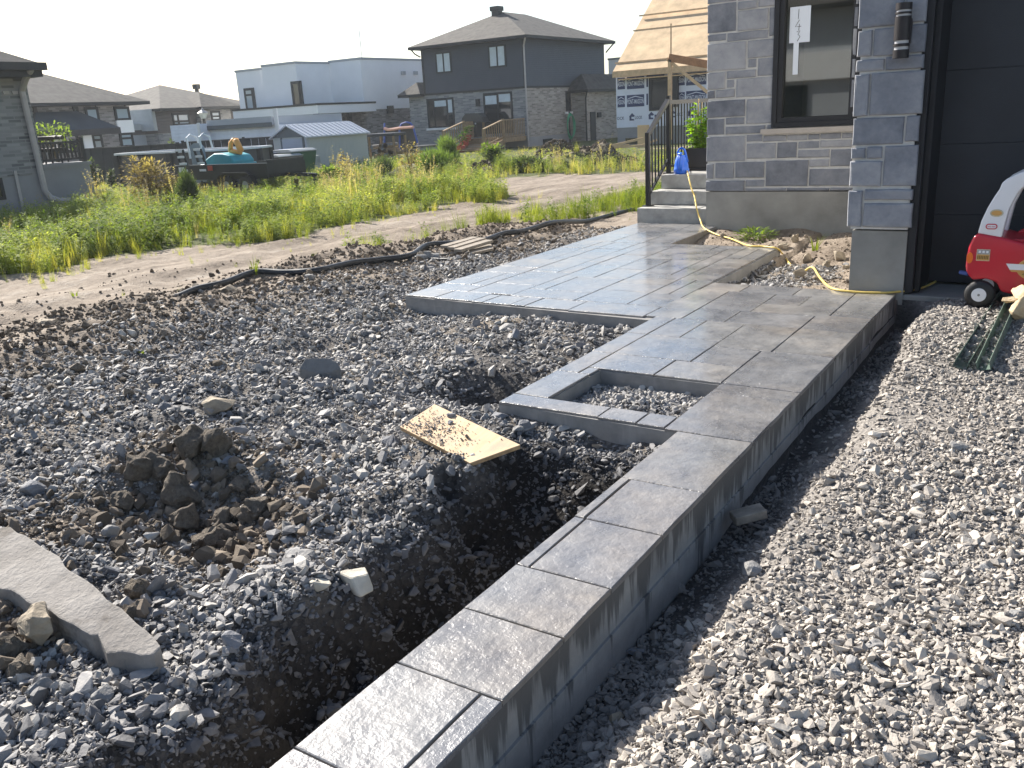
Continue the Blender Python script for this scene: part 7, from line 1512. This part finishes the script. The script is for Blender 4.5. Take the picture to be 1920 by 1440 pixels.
feathery('leafy_shrub', 'low spreading leafy shrub on the dirt mound', 985, 322, 96, 288, 'bush_dark', 11, 1900, 26, .14, .03, leaf=True)
feathery('leafy_shrub', 'slim bright leafy weed before the brown bin', 556, 352, 18, 325, 'leaf_bright', 12, 200, 22, .15, .03, leaf=True, cat='weed')
feathery('goldenrod_clump', 'yellow goldenrod clump left of the grey-green shrub', 318, 390, 56, 362, 'yellow', 13, 700, 20.5, .10, .02, cat='wildflowers', leaf=True)
def bed_weed(px, py, wpx, hpx, n, seed, label, mat='leaf_bright'):
    p = on_ground(px, py); d = project(p)[2]; W_, H = wpx*d/FPX/2, hpx*d/FPX; t = thing('weed_clump', label, 'weeds', p); r = random.Random(seed); m = MB()
    for _ in range(n): a = r.uniform(0, 6.28); q = r.random()**.6; c = (W_*q*math.cos(a), .12*q*math.sin(a), H*r.uniform(.05, 1)*(1-q*.4)); leaf_quad(m, c, (math.cos(a), math.sin(a), r.uniform(-.2, .9)), (0, 0, 1), r.uniform(.05, .11), .028)
    m.build('foliage', M[mat], t); s = MB()
    for _ in range(8): a = r.uniform(0, 6.28); s.tube([(0, 0, 0), (W_*.5*math.cos(a), .05*math.sin(a), H*.8)], .003, 4)
    s.build('stem', M['stem'], t)
bed_weed(1415, 450, 70, 24, 190, 1, 'spreading green weeds against the house foundation'); bed_weed(1443, 436, 44, 34, 130, 2, 'taller dark green weed by the foundation wall', 'weed')
def bed_tuft(px, py, hpx, label, n=14, seed=0, cat='grass tuft'):
    p = on_ground(px, py); d = project(p)[2]; h = hpx*d/FPX; r = random.Random(seed); m = MB()
    for _ in range(n): a = r.uniform(0, 6.28); blade(m, .03*math.cos(a), .03*math.sin(a), h*r.uniform(.6, 1), .012, r.uniform(.2, .9), a, .8, 4)
    tag(m.build('grass_tuft', M['grass'], loc=tuple(p)), label, cat)
bed_tuft(1528, 470, 36, 'arching grass tuft in the soil bed near the pier', 16, 1); bed_tuft(478, 518, 42, 'lone bright grass plant beside the black pipe on the dirt track', 12, 2); bed_tuft(140, 555, 14, 'small pale tuft on the bare dirt at the left', 14, 3); bed_tuft(268, 680-17, 10, 'tiny grass tuft by the lot edge', 10, 4)
def young_tree():
    p = at_dist(106, 300, 34); z0 = gz(p[0], p[1]); zt = at_dist(106, 233, 34)[2]-z0; t = thing('young_tree', 'young pale green tree above the terrace railing', 'tree', (p[0], p[1], z0)); m = MB(); m.tube([(0, 0, 0), (.03, .02, zt*.5), (0, 0, zt*.9)], [.04, .03, .015], 6); r = random.Random(9)
    for k in range(6): a = r.uniform(0, 6.28); m.tube([(0, 0, zt*r.uniform(.5, .75)), (.35*math.cos(a), .35*math.sin(a), zt*r.uniform(.8, .95))], .012, 4)
    m.build('trunk', M['stem_brown'], t); lv = MB()
    for k in range(300):
        a = r.uniform(0, 6.28); q = r.random()**.5*.62; leaf_quad(lv, (q*math.cos(a)*1.1, q*math.sin(a), zt*(.80+.2*r.random())+r.gauss(0, .06)), rvec(r), (0, 0, 1), .14, .07)
    for k in range(45): lv_p = (.95+r.gauss(0, .12), r.gauss(0, .12), zt*.74+r.gauss(0, .08)); leaf_quad(lv, lv_p, rvec(r), (0, 0, 1), .13, .07)
    lv.build('crown', M['leaf_bright'], t)
young_tree()
feathery('garden_shrub', 'small green garden shrub against the dark fence near the terrace', 176, 330, 20, 298, 'bush_dark', 21, 260, 38, .18, .03, leaf=True)
feathery('garden_shrub', 'slim green garden shrub by the fence left of the pool', 207, 332, 18, 312, 'bush_dark', 22, 200, 39, .18, .03, leaf=True)
feathery('garden_shrub', 'bright bush peeking over the dark fence beside the white-sided building', 330, 300, 22, 252, 'leaf_bright', 23, 420, 44, .2, .03, leaf=True)

# ------------------------------------------------------------------ the hazy summer air
def haze():
    m = bpy.data.materials.new('hazy_air'); m.use_nodes = True; nt = m.node_tree; nt.nodes.clear(); out = nt.nodes.new('ShaderNodeOutputMaterial'); pv = nt.nodes.new('ShaderNodeVolumePrincipled')
    pv.inputs['Color'].default_value = (0.88, 0.94, 1.0, 1); pv.inputs['Density'].default_value = 0.0005; pv.inputs['Anisotropy'].default_value = 0.35; nt.links.new(pv.outputs[0], out.inputs['Volume'])
    b = MB(); b.box(-905, -905, -2.6, 905, 905, 14); o = b.build('haze', m); tag(o, 'thin summer haze over the yards', 'haze', kind='stuff')
haze()
